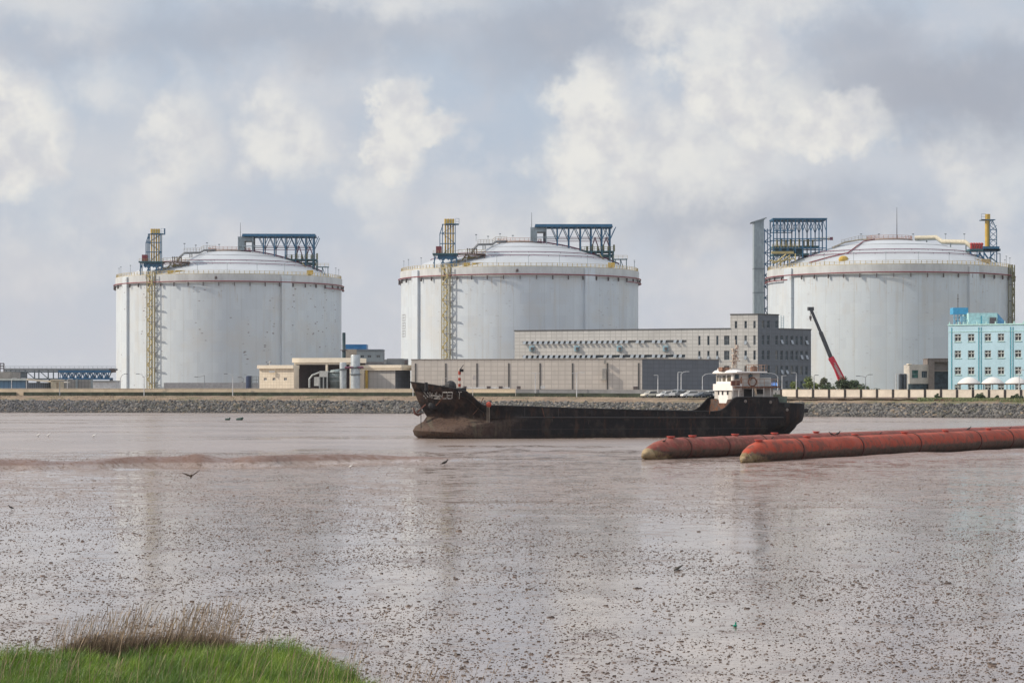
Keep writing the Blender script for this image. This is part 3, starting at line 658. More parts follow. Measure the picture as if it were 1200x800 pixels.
def topside_A(r):
    """pipe tower on the left, pump shelter on the right (both left-hand tanks)"""
    def P(px, py, Yd): return ((px-600)/F*Yd-C2[0], Yd-C2[1], zat(py, Yd))
    def zz(py, Yd): return zat(py, Yd)
    Yn, Yf = 769.0, 775.0
    # pipe tower
    mb = MB(); c = P(522, 298.3, 772); mb.box((c[0], c[1], c[2]), (8.6, 7.6, .5)); tw = mb.build('tower_platform', teal_m, r)
    mb = MB()
    for px in (509, 519, 529, 535):
        for Yd in (Yn, Yf): mb.bar(P(px, 299, Yd), P(px, 314, Yd), .32)
    for px0, px1 in ((515, 521), (523, 517), (525, 531), (532, 527), (511, 508)):
        mb.bar(P(px0, 300, Yn), P(px1, 309, Yn), .3)
    for px in (513, 518, 523, 528, 533): mb.bar(P(px, 301.5, Yn), P(px+3, 304.5, Yn), .5)
    mb.box(P(524, 301, 771.5), (6.4, 5, 1.3)); mb.build('platform_legs', blue_m, tw)
    mb = MB()
    for Yd in (Yn+.7, Yf-.5):
        for px in (518.5, 533.5): mb.bar(P(px, 298, Yd), P(px, 262.5, Yd), .26)
        mb.bar(P(515.5, 298, Yd), P(515.5, 274, Yd), .26); mb.bar(P(515.5, 274, Yd), P(519, 263.5, Yd), .26)
        for py in (273.5, 285.5, 263): mb.bar(P(515.5 if py > 270 else 519, py, Yd), P(533.8, py, Yd), .28)
        mb.bar(P(518.5, 298, Yd), P(533.5, 285.5, Yd), .16); mb.bar(P(533.5, 285.5, Yd), P(518.5, 273.5, Yd), .16); mb.bar(P(518.5, 273.5, Yd), P(533.5, 263, Yd), .16)
    for px in (515.5, 533.5):
        for py in (273.5, 285.5): mb.bar(P(px, py, Yn+.7), P(px, py, Yf-.5), .24)
    mb.box(P(530, 263, 772), (4.4, 5.5, .22)); mb.build('tower_frame', blue_m, tw)
    for px in (522, 525, 528, 531):
        mb = MB(); mb.tube([P(px, 298, 771.5), P(px, 264, 771.5)], .27, 8).tube([P(px, 264, 771.5), P(px, 256.5, 771.5)], .40, 8); mb.build('vent_pipe', yel2, tw, True)
    mb = MB(); railing(mb, [P(534, 263, 770), P(538, 263, 770), P(538, 263, 774)], 2.0, 1.0); mb.build('lookout_railing', blue_m, tw)
    MB().box(P(514.3, 293.2, 770), (1.9, 3, 2.5)).build('valve_box', red_m, tw)
    mb = MB(); railing(mb, [P(507.5, 297.7, 768.3), P(514, 297.7, 768.3)], 1.2); railing(mb, [P(516, 297.7, 768.3), P(537, 297.7, 768.3)], 1.2); mb.build('platform_railing', yel_m, tw)
    # walkway from the tower towards the dome
    mb = MB(); a, b = P(537, 298, 772), P(569, 298, 772); mb.box(((a[0]+b[0])/2, a[1], a[2]), (b[0]-a[0], 3.4, .35))
    for px in (545, 559, 568): mb.bar(P(px, 298.5, 770.5), P(px, 308, 770.5), .22)
    wk_ = mb.build('walkway', simple('brown_steel', (.15, .085, .06)), r)
    mb = MB(); railing(mb, [(a[0], 770.1-C2[1], a[2]+.2), (b[0], 770.1-C2[1], b[2]+.2)], 1.2, 1.2, .08); mb.build('walkway_railing', yel_m, wk_)
    mb = MB()
    for k in range(5): px = 548+k*2.6; mb.ell(P(px, 292.2, 772), (.28, .28, .45), 6, 4).tube([P(px, 292, 772), P(px, 298, 772)], .16, 5)
    mb.build('valve_group', dark_m, wk_)
    mb = MB()
    for (x0, y0, x1, y1) in ((537, 311, 546, 299), (541, 312, 551, 300), (548, 310, 549, 299), (553, 311, 557, 300), (536, 306, 556, 305), (545, 302, 566, 302.5), (562, 300, 563, 309)):
        mb.tube([P(x0, y0, 773), P(x1, y1, 773)], .26, 6)
    mb.box(P(556, 303, 774), (4, 2, 1.2)); mb.build('pipe_cluster', yelg, r)
    for px in (547, 557, 562): MB().box(P(px, 309.8, 767), (2.2, 1.2, 1.1)).build('equipment_box', yel2, r)
    mb = MB(); pts = [P(553, 296, 774), P(556, 291, 776), P(560, 286.6, 779), P(577, 286.2, 786), P(581, 283.2, 790), P(594, 282.8, 796)]
    mb.tube(pts, .42, 8)
    for px, py, Yd in ((566, 287, 782), (568.5, 287, 782), (585, 283.5, 791)): mb.bar(P(px, py, Yd), P(px, py+9, Yd), .3)
    rp = mb.build('roof_line_pipe', simple('pipe_lagging', (.20, .20, .20)), r, False)
    mb = MB(); railing(mb, [(q[0], q[1]-1.0, q[2]+.3) for q in pts[2:]], 1.3, 1.5, .08); mb.build('pipe_railing', simple('pale_rail', (.42, .36, .26)), rp)
    for px, py0, py1 in ((558, 275, 283), (572, 277, 286), (586, 274, 282), (601, 276, 282)): MB().tube([P(px, py1, 786), P(px, py0, 786)], .06, 5).box(P(px, py0, 786), (.7, .4, .3)).build('roof_lamp', grey_m, r)
    MB().tube([P(623, 283, 800), P(623, 249, 800)], [.16, .07], 6).build('lightning_mast', simple('mast_grey', (.10, .11, .13)), r)
    # red pipe over the shoulder of the dome
    mb = MB(); mb.tube([(x_, -6.0+.0*x_, domez(sqrt(x_*x_+36))+.45) for x_ in np.linspace(5, 35, 16)], .28, 6)
    for x_ in np.linspace(5, 35, 10): mb.tube([(x_, -6.0, domez(sqrt(x_*x_+36))), (x_, -6, domez(sqrt(x_*x_+36))+.4)], .12, 4)
    mb.build('shoulder_pipe', purple_m, r)
    # pump shelter
    A0 = P(627, 266.8, 798); B0 = P(717, 265.6, 798); y0, y1 = 794.5-C2[1], 803.5-C2[1]; zt = 63.7
    mb = MB(); mb.box(((A0[0]+B0[0])/2, (y0+y1)/2, zt), (B0[0]-A0[0], 10.5, .45))
    for yy in (y0-.8, (y0+y1)/2, y1+.8): mb.bar((A0[0], yy, zt-.5), (B0[0], yy, zt-.5), .5)
    for k in range(10): x_ = A0[0]+(B0[0]-A0[0])*k/9; mb.bar((x_, y0-.8, zt-.55), (x_, y1+.8, zt-.55), .35)
    cn = mb.build('shelter_roof', blue_m, r)
    for px in (653, 666.5, 680, 692.5, 705, 714.5):
        x_ = (px-600)/F*798-C2[0]
        for yy in (y0, y1):
            rr = sqrt(x_*x_+yy*yy); zb_ = max(domez(min(rr, 40))-.2, 50.5)
            mb = MB(); mb.bar((x_, yy, zb_), (x_, yy, zt-.6), .42); mb.bar((x_, yy, zt-5.2), (x_-2.0, yy, zt-.7), .26); mb.bar((x_, yy, zt-5.2), (x_+2.0, yy, zt-.7), .26)
            mb.build('shelter_column', blue_m, cn)
    mb = MB()
    for z, yy in ((59.3, y0+.3), (58.0, y0+.5), (59.3, y1)): mb.bar((P(640, 280, 798)[0], yy, z), (P(714, 280, 798)[0], yy, z), .22)
    for px in (697, 710):
        x_ = (px-600)/F*798-C2[0]; mb.bar((x_-1.6, y0+1.5, 54.5), (x_, y0+1.5, 59.3), .35); mb.bar((x_+1.6, y0+1.5, 54.5), (x_, y0+1.5, 59.3), .35)
    mb.build('pump_pipes', purple_m, cn)
    a, b = P(622, 267, 798), P(640, 284, 798)
    mb = MB(); mb.box(((a[0]+b[0])/2-1.6, (y0+y1)/2, (a[2]+b[2])/2), (2.2, 8, a[2]-b[2])); mb.box(((a[0]+b[0])/2, (y0+y1)/2, a[2]-.9), (b[0]-a[0], 8.2, 1.4)); mb.box((b[0]-.4, y1-1, (a[2]+b[2])/2), (1.2, 1.2, a[2]-b[2]))
    mb.bar((a[0], y0, b[2]), (a[0], y0, a[2]), .3).bar((b[0], y0, b[2]-1.0), (b[0], y0, a[2]), .3).bar((a[0], y0, (a[2]+b[2])/2-1), (b[0]+4, y0, (a[2]+b[2])/2-1), .3); mb.build('control_cabin', lead_m, cn)
    # pump deck on the shoulder
    dz = 54.4; x0, x1 = P(681, 0, 798)[0], P(719, 0, 798)[0]
    mb = MB(); mb.box(((x0+x1)/2, (y0+y1)/2, dz), (x1-x0, 9.5, .4)); mb.box(((x0+x1)/2+1, (y0+y1)/2, dz-1.4), (x1-x0-3, 7.5, .9)); 
    for px in (690, 698, 706, 714, 718.5):
        x_ = P(px, 0, 798)[0]
        for yy in (y0-.2, y1): mb.bar((x_, yy, domez(min(40, sqrt(x_*x_+yy*yy)))), (x_, yy, dz), .38)
    dk = mb.build('pump_deck', teal_m, r)
    mb = MB(); railing(mb, [(x0, y0-.5, dz+.2), (x1, y0-.5, dz+.2)], 1.4, 1.1, .09); mb.build('deck_railing', olive_m, dk)
    for k in range(6): x_ = x0+2+k*1.9; MB().tube([(x_, y0+1, dz), (x_, y0+1, dz+1.9+.5*(k % 2))], .35, 7).build('pump_head', simple('pump_paint', (.20, .20, .12)), dk)
    mb = MB()
    for k in range(4): mb.bar((P(703+k*2.2, 0, 790)[0], 789-C2[1], 53.0-k*.9), (P(709+k*2.2, 0, 790)[0], 789-C2[1], 50.2-k*.6), .3)
    mb.build('deck_stair', yelg, r)
    mb = MB(); a, b = P(719, 304.5, 793), P(735, 304.5, 793); mb.box(((a[0]+b[0])/2, a[1], 51.5), (b[0]-a[0], 3, .25))
    for px in (721, 727, 734): x_ = P(px, 0, 793)[0]; mb.bar((x_, a[1]-1, 47.6), (x_, a[1]-1, 51.4), .25)
    mb.bar((P(727, 0, 793)[0], a[1]-1, 51.4), (P(731, 0, 793)[0], a[1]-1, 48), .25)
    sp = mb.build('side_platform', teal_m, r); mb = MB(); railing(mb, [(a[0], a[1]-1.4, 51.6), (b[0], a[1]-1.4, 51.6)], 1.2, 1.2); mb.build('side_railing', yel_m, sp)
    MB().box(P(716.5, 310.5, 778), (2.3, 1.5, 1.6)).build('yellow_cabinet', yel2, r)
    MB().ell(P(563 if False else 606, 316.8, 759), (.5, .25, .6), 8, 5).build('wall_fitting', dark_m, r)

# ---- marks on the white side of the middle tank
def tank_writing(r):
    mb = MB()
    def seg(a0, z0, a1, z1, w=.22):
        for (aa, zz_) in ((a0, z0),): pass
        if abs(a1-a0) < 1e-6:
            P1 = [cyl_pt(radians(a0-w), RT+.04, z0), cyl_pt(radians(a0+w), RT+.04, z0), cyl_pt(radians(a0+w), RT+.04, z1), cyl_pt(radians(a0-w), RT+.04, z1)]; mb.face(P1)
        else:
            k = 4
            for i in range(k):
                b0 = a0+(a1-a0)*i/k; b1 = a0+(a1-a0)*(i+1)/k; mb.face([cyl_pt(radians(b0), RT+.04, z0-.14), cyl_pt(radians(b1), RT+.04, z0-.14), cyl_pt(radians(b1), RT+.04, z0+.14), cyl_pt(radians(b0), RT+.04, z0+.14)])
    for zc in (31.0, 28.2, 25.4):                               # three stacked characters, mostly worn off
        A, B = -78, -71.5
        seg(A, zc-1.0, A, zc+1.0); seg(B, zc-1.0, B, zc+1.0); seg(A, zc+1.0, B, zc+1.0); seg(A, zc-1.0, B, zc-1.0); seg(A+1, zc, B-1, zc); seg((A+B)/2, zc-.8, (A+B)/2, zc+.8)
    mb.build('painted_characters', simple('worn_lettering', (.30, .31, .33)), r)

T2 = tank_shell('middle white gas tank with worn characters on its left side, behind the warehouse', C2, tank_wall_mat('tank_wall_middle', .35, 2.0), (-57.8, 33.8, 123, 213), -35.6)
stair_tower(T2, -35.6, yelg); topside_A(T2); tank_writing(T2)
C1 = (857*sin(-.1243), 857*cos(-.1243))
T1 = tank_shell('leftmost white gas tank, dark speckles on its wall, cream shed at its foot', C1, tank_wall_mat('tank_wall_left', 1.0, 7.0, (.545, .60, .64)), (-57.8, 33.8, 123, 213), -35.6)
stair_tower(T1, -35.6, yelg); topside_A(T1); T1.rotation_euler = (0, 0, radians(2.0))
C3 = (798*sin(.1653), 798*cos(.1653))
VA3 = -9.47   # the viewing direction of this tank, degrees
T3 = tank_shell('rightmost white gas tank with a grey shaft on its left, behind the red crane', C3, tank_wall_mat('tank_wall_right', .25, 12.0, (.545, .60, .64)), (VA3-52.5, VA3+40.5, VA3+130, VA3+220), 72, second=(-104, -62))
# the buttresses are given from the photo's own view direction, so add the direction back
def topside_B(r):
    def P(px, py, Yd): return ((px-600)/F*Yd-C3[0], Yd-C3[1], zat(py, Yd))
    # shelter frame on the left
    yn, yf = 776., 786.
    mb = MB()
    xs = (904.5, 912.5, 921, 930, 938.5, 948, 957.5, 966)
    zt = P(930, 258, 780)[2]
    for px in xs:
        for Yd in (yn, yf):
            x_ = P(px, 0, 781)[0]; zb_ = 51.0 if px > 925 else 48.2
            mb.bar((x_, Yd-C3[1], zb_), (x_, Yd-C3[1], zt), .36)
    x0, x1 = P(904.5, 0, 781)[0], P(966, 0, 781)[0]
    for Yd in (yn, yf):
        for z in (zt-.1, 60.4, 57.6, 54.4): mb.bar((x0, Yd-C3[1], z), (x1 if z < zt-1 and z != 60.4 or z > 62 else P(930, 0, 781)[0], Yd-C3[1], z), .32)
        for k in range(7):
            a_, b_2 = P(xs[k], 0, 781)[0], P(xs[k+1], 0, 781)[0]
            mb.bar((a_, Yd-C3[1], zt-4.2), ((a_+b_2)/2, Yd-C3[1], zt-.3), .2); mb.bar((b_2, Yd-C3[1], zt-4.2), ((a_+b_2)/2, Yd-C3[1], zt-.3), .2)
            if k < 3: mb.bar((a_, Yd-C3[1], 50), (b_2, Yd-C3[1], 54.4), .22); mb.bar((b_2, Yd-C3[1], 50), (a_, Yd-C3[1], 54.4), .22)
    for px in xs: x_ = P(px, 0, 781)[0]; mb.bar((x_, yn-C3[1], zt-.1), (x_, yf-C3[1], zt-.1), .3)
    sf = mb.build('shelter_frame', blue_m, r)
    MB().box(((x0+x1)/2, (yn+yf)/2-C3[1], zt+.25), (x1-x0+.6, yf-yn+1, .3)).build('shelter_roof', blue_m, sf)
    mb = MB()
    for z in (55.0, 52.4):
        xa, xb = P(905 if z > 54 else 905, 0, 781)[0], P(958 if z > 54 else 946, 0, 781)[0]; mb.box(((xa+xb)/2, -5.5, z), (xb-xa, 9, .6))
    mb.box((P(924, 0, 781)[0], -5, 53.6), (10, 6, 1.4)); dk = mb.build('pump_deck', teal_m, r)
    for k in range(9): x_ = P(909+k*5.2, 0, 781)[0]; MB().tube([(x_, yn+1-C3[1], 55), (x_, yn+1-C3[1], 57.3+.5*(k % 2))], .33, 7).build('pump_head', olive_m, dk)
    mb = MB(); railing(mb, [P(905, 290.5, 774), P(936, 290.5, 774)], 1.2, 1.0, .1); railing(mb, [P(940, 284, 776), P(976, 282, 778)], 1.2, 1.4, .08); mb.box(P(917, 296, 774), (7.5, 2, .8)); mb.build('deck_railing', yelg, dk)
    mb = MB()
    for (a0, b0, a1, b1) in ((907, 309, 921, 298), (912, 310, 926, 299), (902, 305, 912, 307), (904, 308, 930, 303), (915, 304, 915, 311), (925, 299, 925, 308), (932, 297, 932, 306)):
        mb.tube([P(a0, b0, 772), P(a1, b1, 772)], .24, 5)
    mb.build('deck_stair', yelg, r)
    MB().tube([P(960, 280, 778), P(975, 280.3, 778)], .25, 6).box(P(974, 279.7, 778), (.9, .9, 1)).build('outlet_pipe', purple_m, r)
    # pipes over the dome
    def dome_pt(px, Yd, lift=.4): x_, y_ = (px-600)/F*Yd-C3[0], Yd-C3[1]; return (x_, y_, domez(min(40, sqrt(x_*x_+y_*y_)))+lift)
    mb = MB(); mb.tube([dome_pt(948, 765), dome_pt(972, 763), dome_pt(994, 762), dome_pt(1004, 768), dome_pt(1012, 776), dome_pt(1025, 781)], .22, 6); mb.build('shoulder_pipe', red_m, r)
    mb = MB(); pts = [P(1072, 279, 786), P(1097, 278, 784), P(1104, 283, 782), P(1131, 283.5, 778), P(1138, 289, 776), P(1141, 291, 776)]
    mb.tube(pts, .78, 10); gp = mb.build('cream_pipe', cream_m, r, True)
    mb = MB()
    for px, Yd, b0 in ((1114, 780, 290), (1132, 778, 298), (1086, 785, 284)): mb.bar(P(px, 284.5 if px > 1090 else 279, Yd), P(px, b0, Yd), .35)
    mb.tube([(q[0], q[1]-.6, q[2]-.95) for q in pts], .16, 5); mb.build('pipe_support', grey_m, gp)
    mb = MB(); mb.tube([P(976, 290, 776), P(990, 284, 782), P(1008, 280.8, 785), P(1024, 280.3, 786)], .3, 6); railing(mb, [P(986, 285.5, 781), P(1006, 280.5, 785), P(1030, 279.5, 786)], 1.2, 1.4); mb.build('dome_walkway', simple('pale_rail', (.42, .36, .26)), r)
    for px in (1009, 1030, 1070, 1108, 1130): MB().tube([P(px, 284, 783), P(px, 274.5, 783)], .06, 5).box(P(px, 274.3, 783), (.7, .4, .3)).build('roof_lamp', grey_m, r)
    MB().tube([P(1051, 280, 787), P(1051, 243, 787)], [.18, .07], 6).build('lightning_mast', simple('mast_grey', (.10, .11, .13)), r)
    # vent stack on the right
    mb = MB(); c = P(1152, 293.5, 772); mb.box(c, (10.5, 7, .7)); tw = mb.build('tower_platform', teal_m, r)
    mb = MB()
    for px in (1137, 1145, 1153, 1161, 1168):
        for Yd in (769, 775): mb.bar(P(px, 294, Yd), P(px, 307, Yd), .3)
    for px0, px1 in ((1137, 1142), (1149, 1144), (1153, 1158), (1165, 1159), (1147, 1153)): mb.bar(P(px0, 296, 769), P(px1, 303, 769), .45)
    mb.box(P(1160, 292, 771), (5.5, 5, 1.6)); mb.build('platform_legs', blue_m, tw)
    mb = MB()
    for Yd in (769.5, 774.5):
        mb.bar(P(1160, 293, Yd), P(1160, 258.5, Yd), .24); mb.bar(P(1168, 293, Yd), P(1168, 269, Yd), .24); mb.bar(P(1168, 269, Yd), P(1163, 258.5, Yd), .24)
        for k in range(5):
            y_ = 292-k*7; mb.bar(P(1160, y_, Yd), P(1168 if y_ > 270 else 1165, y_-7, Yd), .17); mb.bar(P(1168 if y_ > 269 else 1164, y_, Yd), P(1160, y_-7, Yd), .17)
        for y_ in (269, 281): mb.bar(P(1160, y_, Yd), P(1168, y_, Yd), .24)
    mb.box(P(1157, 258, 772), (4.6, 4.5, .25)); mb.build('tower_frame', blue_m, tw)
    MB().tube([P(1157, 293, 771), P(1157, 258, 771)], .80, 10).tube([P(1157.3, 258, 771), P(1157.3, 251, 771)], .9, 10).build('vent_pipe', yel2, tw, True)
    mb = MB(); railing(mb, [P(1150, 257.5, 770), P(1155, 257.5, 770)], 2, 1.0); mb.box(P(1152, 257.6, 771), (1.8, 2.5, .25)); mb.build('lookout_railing', grey_m, tw)
    for k in range(5): MB().tube([P(1138.5+k*3, 292.5, 770), P(1138.5+k*3, 286.5, 770)], .42, 8).ell(P(1138.5+k*3, 286, 770), (.6, .5, .5), 8, 5).build('safety_valve', redv, tw, True)
    mb = MB(); mb.tube([P(1137, 289.5, 770.5), P(1156, 289.5, 770.5)], .3, 6); mb.build('valve_header', redv, tw)
    mb = MB(); mb.bar(P(1160, 301, 769), P(1169, 308, 769), .35); mb.bar(P(1172, 297, 770), P(1172, 309, 770), .2); mb.bar(P(1168, 297, 770), P(1172, 297, 770), .2); mb.build('tower_stair', teal_m, r)
    for px in (1142, 1155): MB().box(P(px, 306, 763), (3, 1.5, 1.4)).build('equipment_box', simple('tan_cover', (.38, .28, .15)), r)
    MB().ell(P(988.5, 304, 757), (1.7, 1, 1.3), 10, 6).build('yellow_cabinet', yel2, r)
topside_B(T3)
stair_tower(T3, 72+VA3, olive_m, -1)
tag(T3['label'] and T3, None)
# tall clad shaft beside the right tank
def Q(px, py, Yd): return pos(px, Yd, py)
sh_ = thing('cable_shaft', 'tall narrow grey clad shaft with a slanted cap left of the rightmost tank', 'shaft', (Q(889, 456, 803)[0], 803, GZ))
a, b = Q(883, 0, 803)[0], Q(894.5, 0, 803)[0]; zl, zr = zat(261, 803), zat(257.5, 803)
mb = MB(); V0 = [(a, 801), (b, 801), (b, 806), (a, 806)]
mb.v += [(x, y, GZ) for x, y in V0]+[(a, 801, zl), (b, 801, zr), (b, 806, zr), (a, 806, zl)]; mb.f += [(0, 1, 5, 4), (1, 2, 6, 5), (2, 3, 7, 6), (3, 0, 4, 7), (4, 5, 6, 7)]
mb.build('cladding', lead_m, sh_)
mb = MB(); mb.bar((a-.9, 800.8, zl-.1), (b+.9, 800.8, zr+.5), .4); mb.bar((a-.9, 806, zl-.1), (b+.9, 806, zr+.5), .4); mb.face([(a-.9, 800.6, zl+.1), (b+.9, 800.6, zr+.7), (b+.9, 806.2, zr+.7), (a-.9, 806.2, zl+.1)]); mb.build('slanted_cap', grey_m, sh_)
for py in (315, 343): MB().box(((a+b)/2, 803.5, zat(py, 803)), (b-a+.12, 5.14, .25)).build('joint_band', simple('band_dark', (.10, .12, .14)), sh_)
mb = MB(); x0, x1 = Q(896, 0, 806)[0], Q(904, 0, 806)[0]; x2 = Q(899.5, 0, 806)[0]
for k in range(12):
    z0 = zat(270, 806)-k*4.0; xr_ = x1 if k < 7 else x2; mb.bar((x0-.6, 806, z0), (xr_, 806, z0), .28)
    mb.tube([(x0, 806, z0-4), (xr_, 806, z0-2), (x0, 806, z0)] if k % 2 else [(x0, 806, z0), (xr_, 806, z0-2), (x0, 806, z0-4)], .17, 5)
mb.bar((x0, 806, 8), (x0, 806, zat(268, 806)), .3); mb.bar((x2, 806, 8), (x2, 806, zat(268, 806)), .3); mb.bar((x0-.7, 806, zat(266, 806)), (x0-.7, 806, 50), .3)
mb.build('truss_ladder', blue_m, sh_)
# ================================================================== BUILDINGS
class Fr:
    """a facade line in plan; s runs to the right, d points outwards"""
    def __init__(s, A, B): 
        s.A = A; L_ = sqrt((B[0]-A[0])**2+(B[1]-A[1])**2); s.L = L_; s.u = ((B[0]-A[0])/L_, (B[1]-A[1])/L_); s.n = (s.u[1], -s.u[0]); s.rz = atan2(s.u[1], s.u[0])
    def s(self, px): k = (px-600)/F; return (k*self.A[1]-self.A[0])/(self.u[0]-k*self.u[1])
    def p(self, s_, z, d=0.0): return (self.A[0]+self.u[0]*s_+self.n[0]*d, self.A[1]+self.u[1]*s_+self.n[1]*d, z)
    def z(self, py, s_): return zat(py, self.p(s_, 0)[1])
    def zp(self, py, px): return self.z(py, self.s(px))
    def box(self, mb, s0, s1, z0, z1, d0, d1):
        c = self.p((s0+s1)/2, (z0+z1)/2, (d0+d1)/2); return mb.box(c, (abs(s1-s0), abs(d1-d0), abs(z1-z0)), self.rz)
    def wall(self, name, mat, parent, s0, s1, z0, z1, holes=(), rec=.3):
        S_ = sorted({s0, s1, *[h[0] for h in holes], *[h[1] for h in holes]}); Z_ = sorted({z0, z1, *[h[2] for h in holes], *[h[3] for h in holes]})
        S_ = [q for q in S_ if s0-1e-6 <= q <= s1+1e-6]; Z_ = [q for q in Z_ if z0-1e-6 <= q <= z1+1e-6]
        mb = MB()
        for a, b in zip(S_[:-1], S_[1:]):
            for c, d in zip(Z_[:-1], Z_[1:]):
                m1, m2 = (a+b)/2, (c+d)/2
                if any(h[0] < m1 < h[1] and h[2] < m2 < h[3] for h in holes): continue
                mb.face([self.p(a, c), self.p(b, c), self.p(b, d), self.p(a, d)], [(a, c), (b, c), (b, d), (a, d)])
        for h in holes:
            a, b, c, d = h
            for q in (((a, c), (b, c)), ((b, c), (b, d)), ((b, d), (a, d)), ((a, d), (a, c))):
                (x0, y0), (x1, y1) = q; mb.face([self.p(x1, y1), self.p(x0, y0), self.p(x0, y0, -rec), self.p(x1, y1, -rec)], [(x0, y0)]*4)
        return mb.build(name, mat, parent)
def window(parent, fr, h, frm, gl, nx=1, nz=1, rec=.3, bar=.09, tilt=None, name='window'):
    a, b, c, d = h; mb = MB(); e = .004
    for k in range(nx+1): s_ = a+e+bar/2+(b-a-bar-2*e)*k/nx; fr.box(mb, s_-bar/2, s_+bar/2, c+e, d-e, -rec+.03, -rec+.13)
    for k in range(nz+1): z_ = c+e+bar/2+(d-c-bar-2*e)*k/nz; fr.box(mb, a+e, b-e, z_-bar/2, z_+bar/2, -rec+.035, -rec+.125)
    w = mb.build(name, frm, parent)
    MB().face([fr.p(a, c, -rec+.02), fr.p(b, c, -rec+.02), fr.p(b, d, -rec+.02), fr.p(a, d, -rec+.02)]).build('pane', gl, w)
    if tilt is not None:                     # a top-hung sash pushed open
        s0, s1, z0, z1 = tilt; mb = MB(); o = .55
        mb.face([fr.p(s0, z1, .02), fr.p(s0, z0, o), fr.p(s1, z0, o), fr.p(s1, z1, .02)][::-1]); mb.face([fr.p(s0, z1, .06), fr.p(s0, z0, o+.04), fr.p(s1, z0, o+.04), fr.p(s1, z1, .06)][::-1]); mb.build('open_sash', SASH, w)
    return w
def shell(mb, poly, z0, z1, roof=True):
    n = len(poly); b = len(mb.v); mb.v += [(x, y, z0) for x, y in poly]+[(x, y, z1) for x, y in poly]
    for i in range(n): j = (i+1) % n; mb.f.append((b+i, b+j, b+n+j, b+n+i))
    if roof: mb.f.append(tuple(b+n+i for i in range(n)))
    return mb
G1 = glass('glass_blue', (.022, .04, .052)); G2 = glass('glass_grey', (.05, .06, .065), .15)
SASH = simple('sash_glass', (.24, .27, .30), .15, spec=.8); FRM = simple('frame_alu', (.20, .23, .25), .5); FRW = simple('frame_white', (.60, .60, .58), .5)
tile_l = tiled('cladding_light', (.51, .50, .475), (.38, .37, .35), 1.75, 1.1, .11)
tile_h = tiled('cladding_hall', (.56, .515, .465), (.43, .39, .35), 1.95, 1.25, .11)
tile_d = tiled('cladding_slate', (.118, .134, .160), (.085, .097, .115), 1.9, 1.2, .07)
para = simple('parapet_cap', (.10, .10, .10)); conc = simple('concrete_plain', (.30, .29, .27), .85, scale=.4); slate = simple('slate_plain', (.088, .098, .112), .8, scale=.4)
# ---- long office building
A = ((603-600)/F*706, 706.); B = ((888-600)/F*678, 678.); Cc = ((950.5-600)/F*692, 692.)
f1, f2 = Fr(A, B), Fr(B, Cc); zt = 24.1; zT = 28.35
ob = thing('office_building', 'long pale panelled office block with a taller corner tower and a dark slate end', 'building', (B[0], B[1], GZ))
sx0, sx1 = f1.s(856), f1.L; holes1 = []; rows = [(393, 404), (410.7, 421.5), (428.5, 439.2), (446, 455)]
fw = []
for i, (y0, y1) in enumerate(rows):
    for (x0, x1, w) in ((818.3, 820.9, 1), (828.8, 831.5, 1), (839.3, 841.9, 1), (848.5, 854.8, 3), (861, 863.8, 1), (872.3, 875.3, 1), (882.8, 885.6, 1)):
        if i > 1 and x0 < 838: continue
        zc1, zc0 = f1.zp(y0, 870), f1.zp(y1, 870); h = (f1.s(x0), f1.s(x1), zc0, zc1); fw.append((h, w, i, x0))
tw_ = [( (f1.s(x0), f1.s(x1), f1.zp(384.6, 870), f1.zp(376, 870)), 1) for x0, x1 in ((861, 863.8), (872.3, 875.3), (882.8, 885.6))]
rib = [(f1.s(612.4), f1.s(804.5), 20.15, 20.95), (f1.s(612.4), f1.s(803), 15.75, 16.55)]
f1.wall('front_wall', tile_l, ob, 0, f1.L, GZ-.3, zt, [h for h, *_ in fw]+rib)
f1.wall('tower_front', tile_l, ob, sx0, f1.L, zt+.003, zT, [h for h, w in tw_])
random.seed(3)
for h, w, i, x0 in fw:
    t_ = None
    if i == 1 and x0 in (818.3, 828.8, 839.3) or (i in (0, 1) and x0 == 872.3): t_ = (h[0], h[1], h[2]+.1, h[2]+1.2)
    window(ob, f1, h, FRM, G1 if w == 1 else G2, w, 2, tilt=t_)
for h, w in tw_: window(ob, f1, h, FRM, G1 if h[0] < f1.s(880) else G2, 1, 2)
for ri, h in enumerate(rib):
    mb = MB(); f1.box(mb, h[0], h[1], h[2], h[3], -.36, -.28); rw = mb.build('ribbon_window', G1, ob)
    gaps = {0: (20, 23, 27), 1: (14, 17, 19, 23, 27)}[ri]
    for k in range(30):
        if k in gaps: continue
        x0 = 613.2+k*6.3; s0, s1 = f1.s(x0), f1.s(x0+3.5); o = .75; mb = MB()
        mb.face([f1.p(s0, h[3], .03), f1.p(s1, h[3], .03), f1.p(s1, h[2]-.1, o), f1.p(s0, h[2]-.1, o)]); mb.face([f1.p(s0, h[3], -.02), f1.p(s0, h[2]-.1, o-.05), f1.p(s1, h[2]-.1, o-.05), f1.p(s1, h[3], -.02)])
        mb.face([f1.p(s0, h[3], .03), f1.p(s0, h[2]-.1, o), f1.p(s0, h[2]-.1, o-.05), f1.p(s0, h[3], -.02)])
        mb.build('open_sash', SASH, rw)
fan_m = simple('fan_pale_blue', (.25, .40, .47), .5)
for px in (624.3, 677, 727, 781):
    s_ = f1.s(px); z_ = f1.zp(408.2, px); mb = MB(); f1.box(mb, s_-1.0, s_+.6, z_-.8, z_+.8, .003, .5); vf = mb.build('wall_fan', fan_m, ob)
    mb = MB(); f1.box(mb, s_-.35, s_+.45, z_-.5, z_+.4, .503, .95); mb.build('fan_grille', dark_m, vf)
sT = f2.s(912.6); sw = []
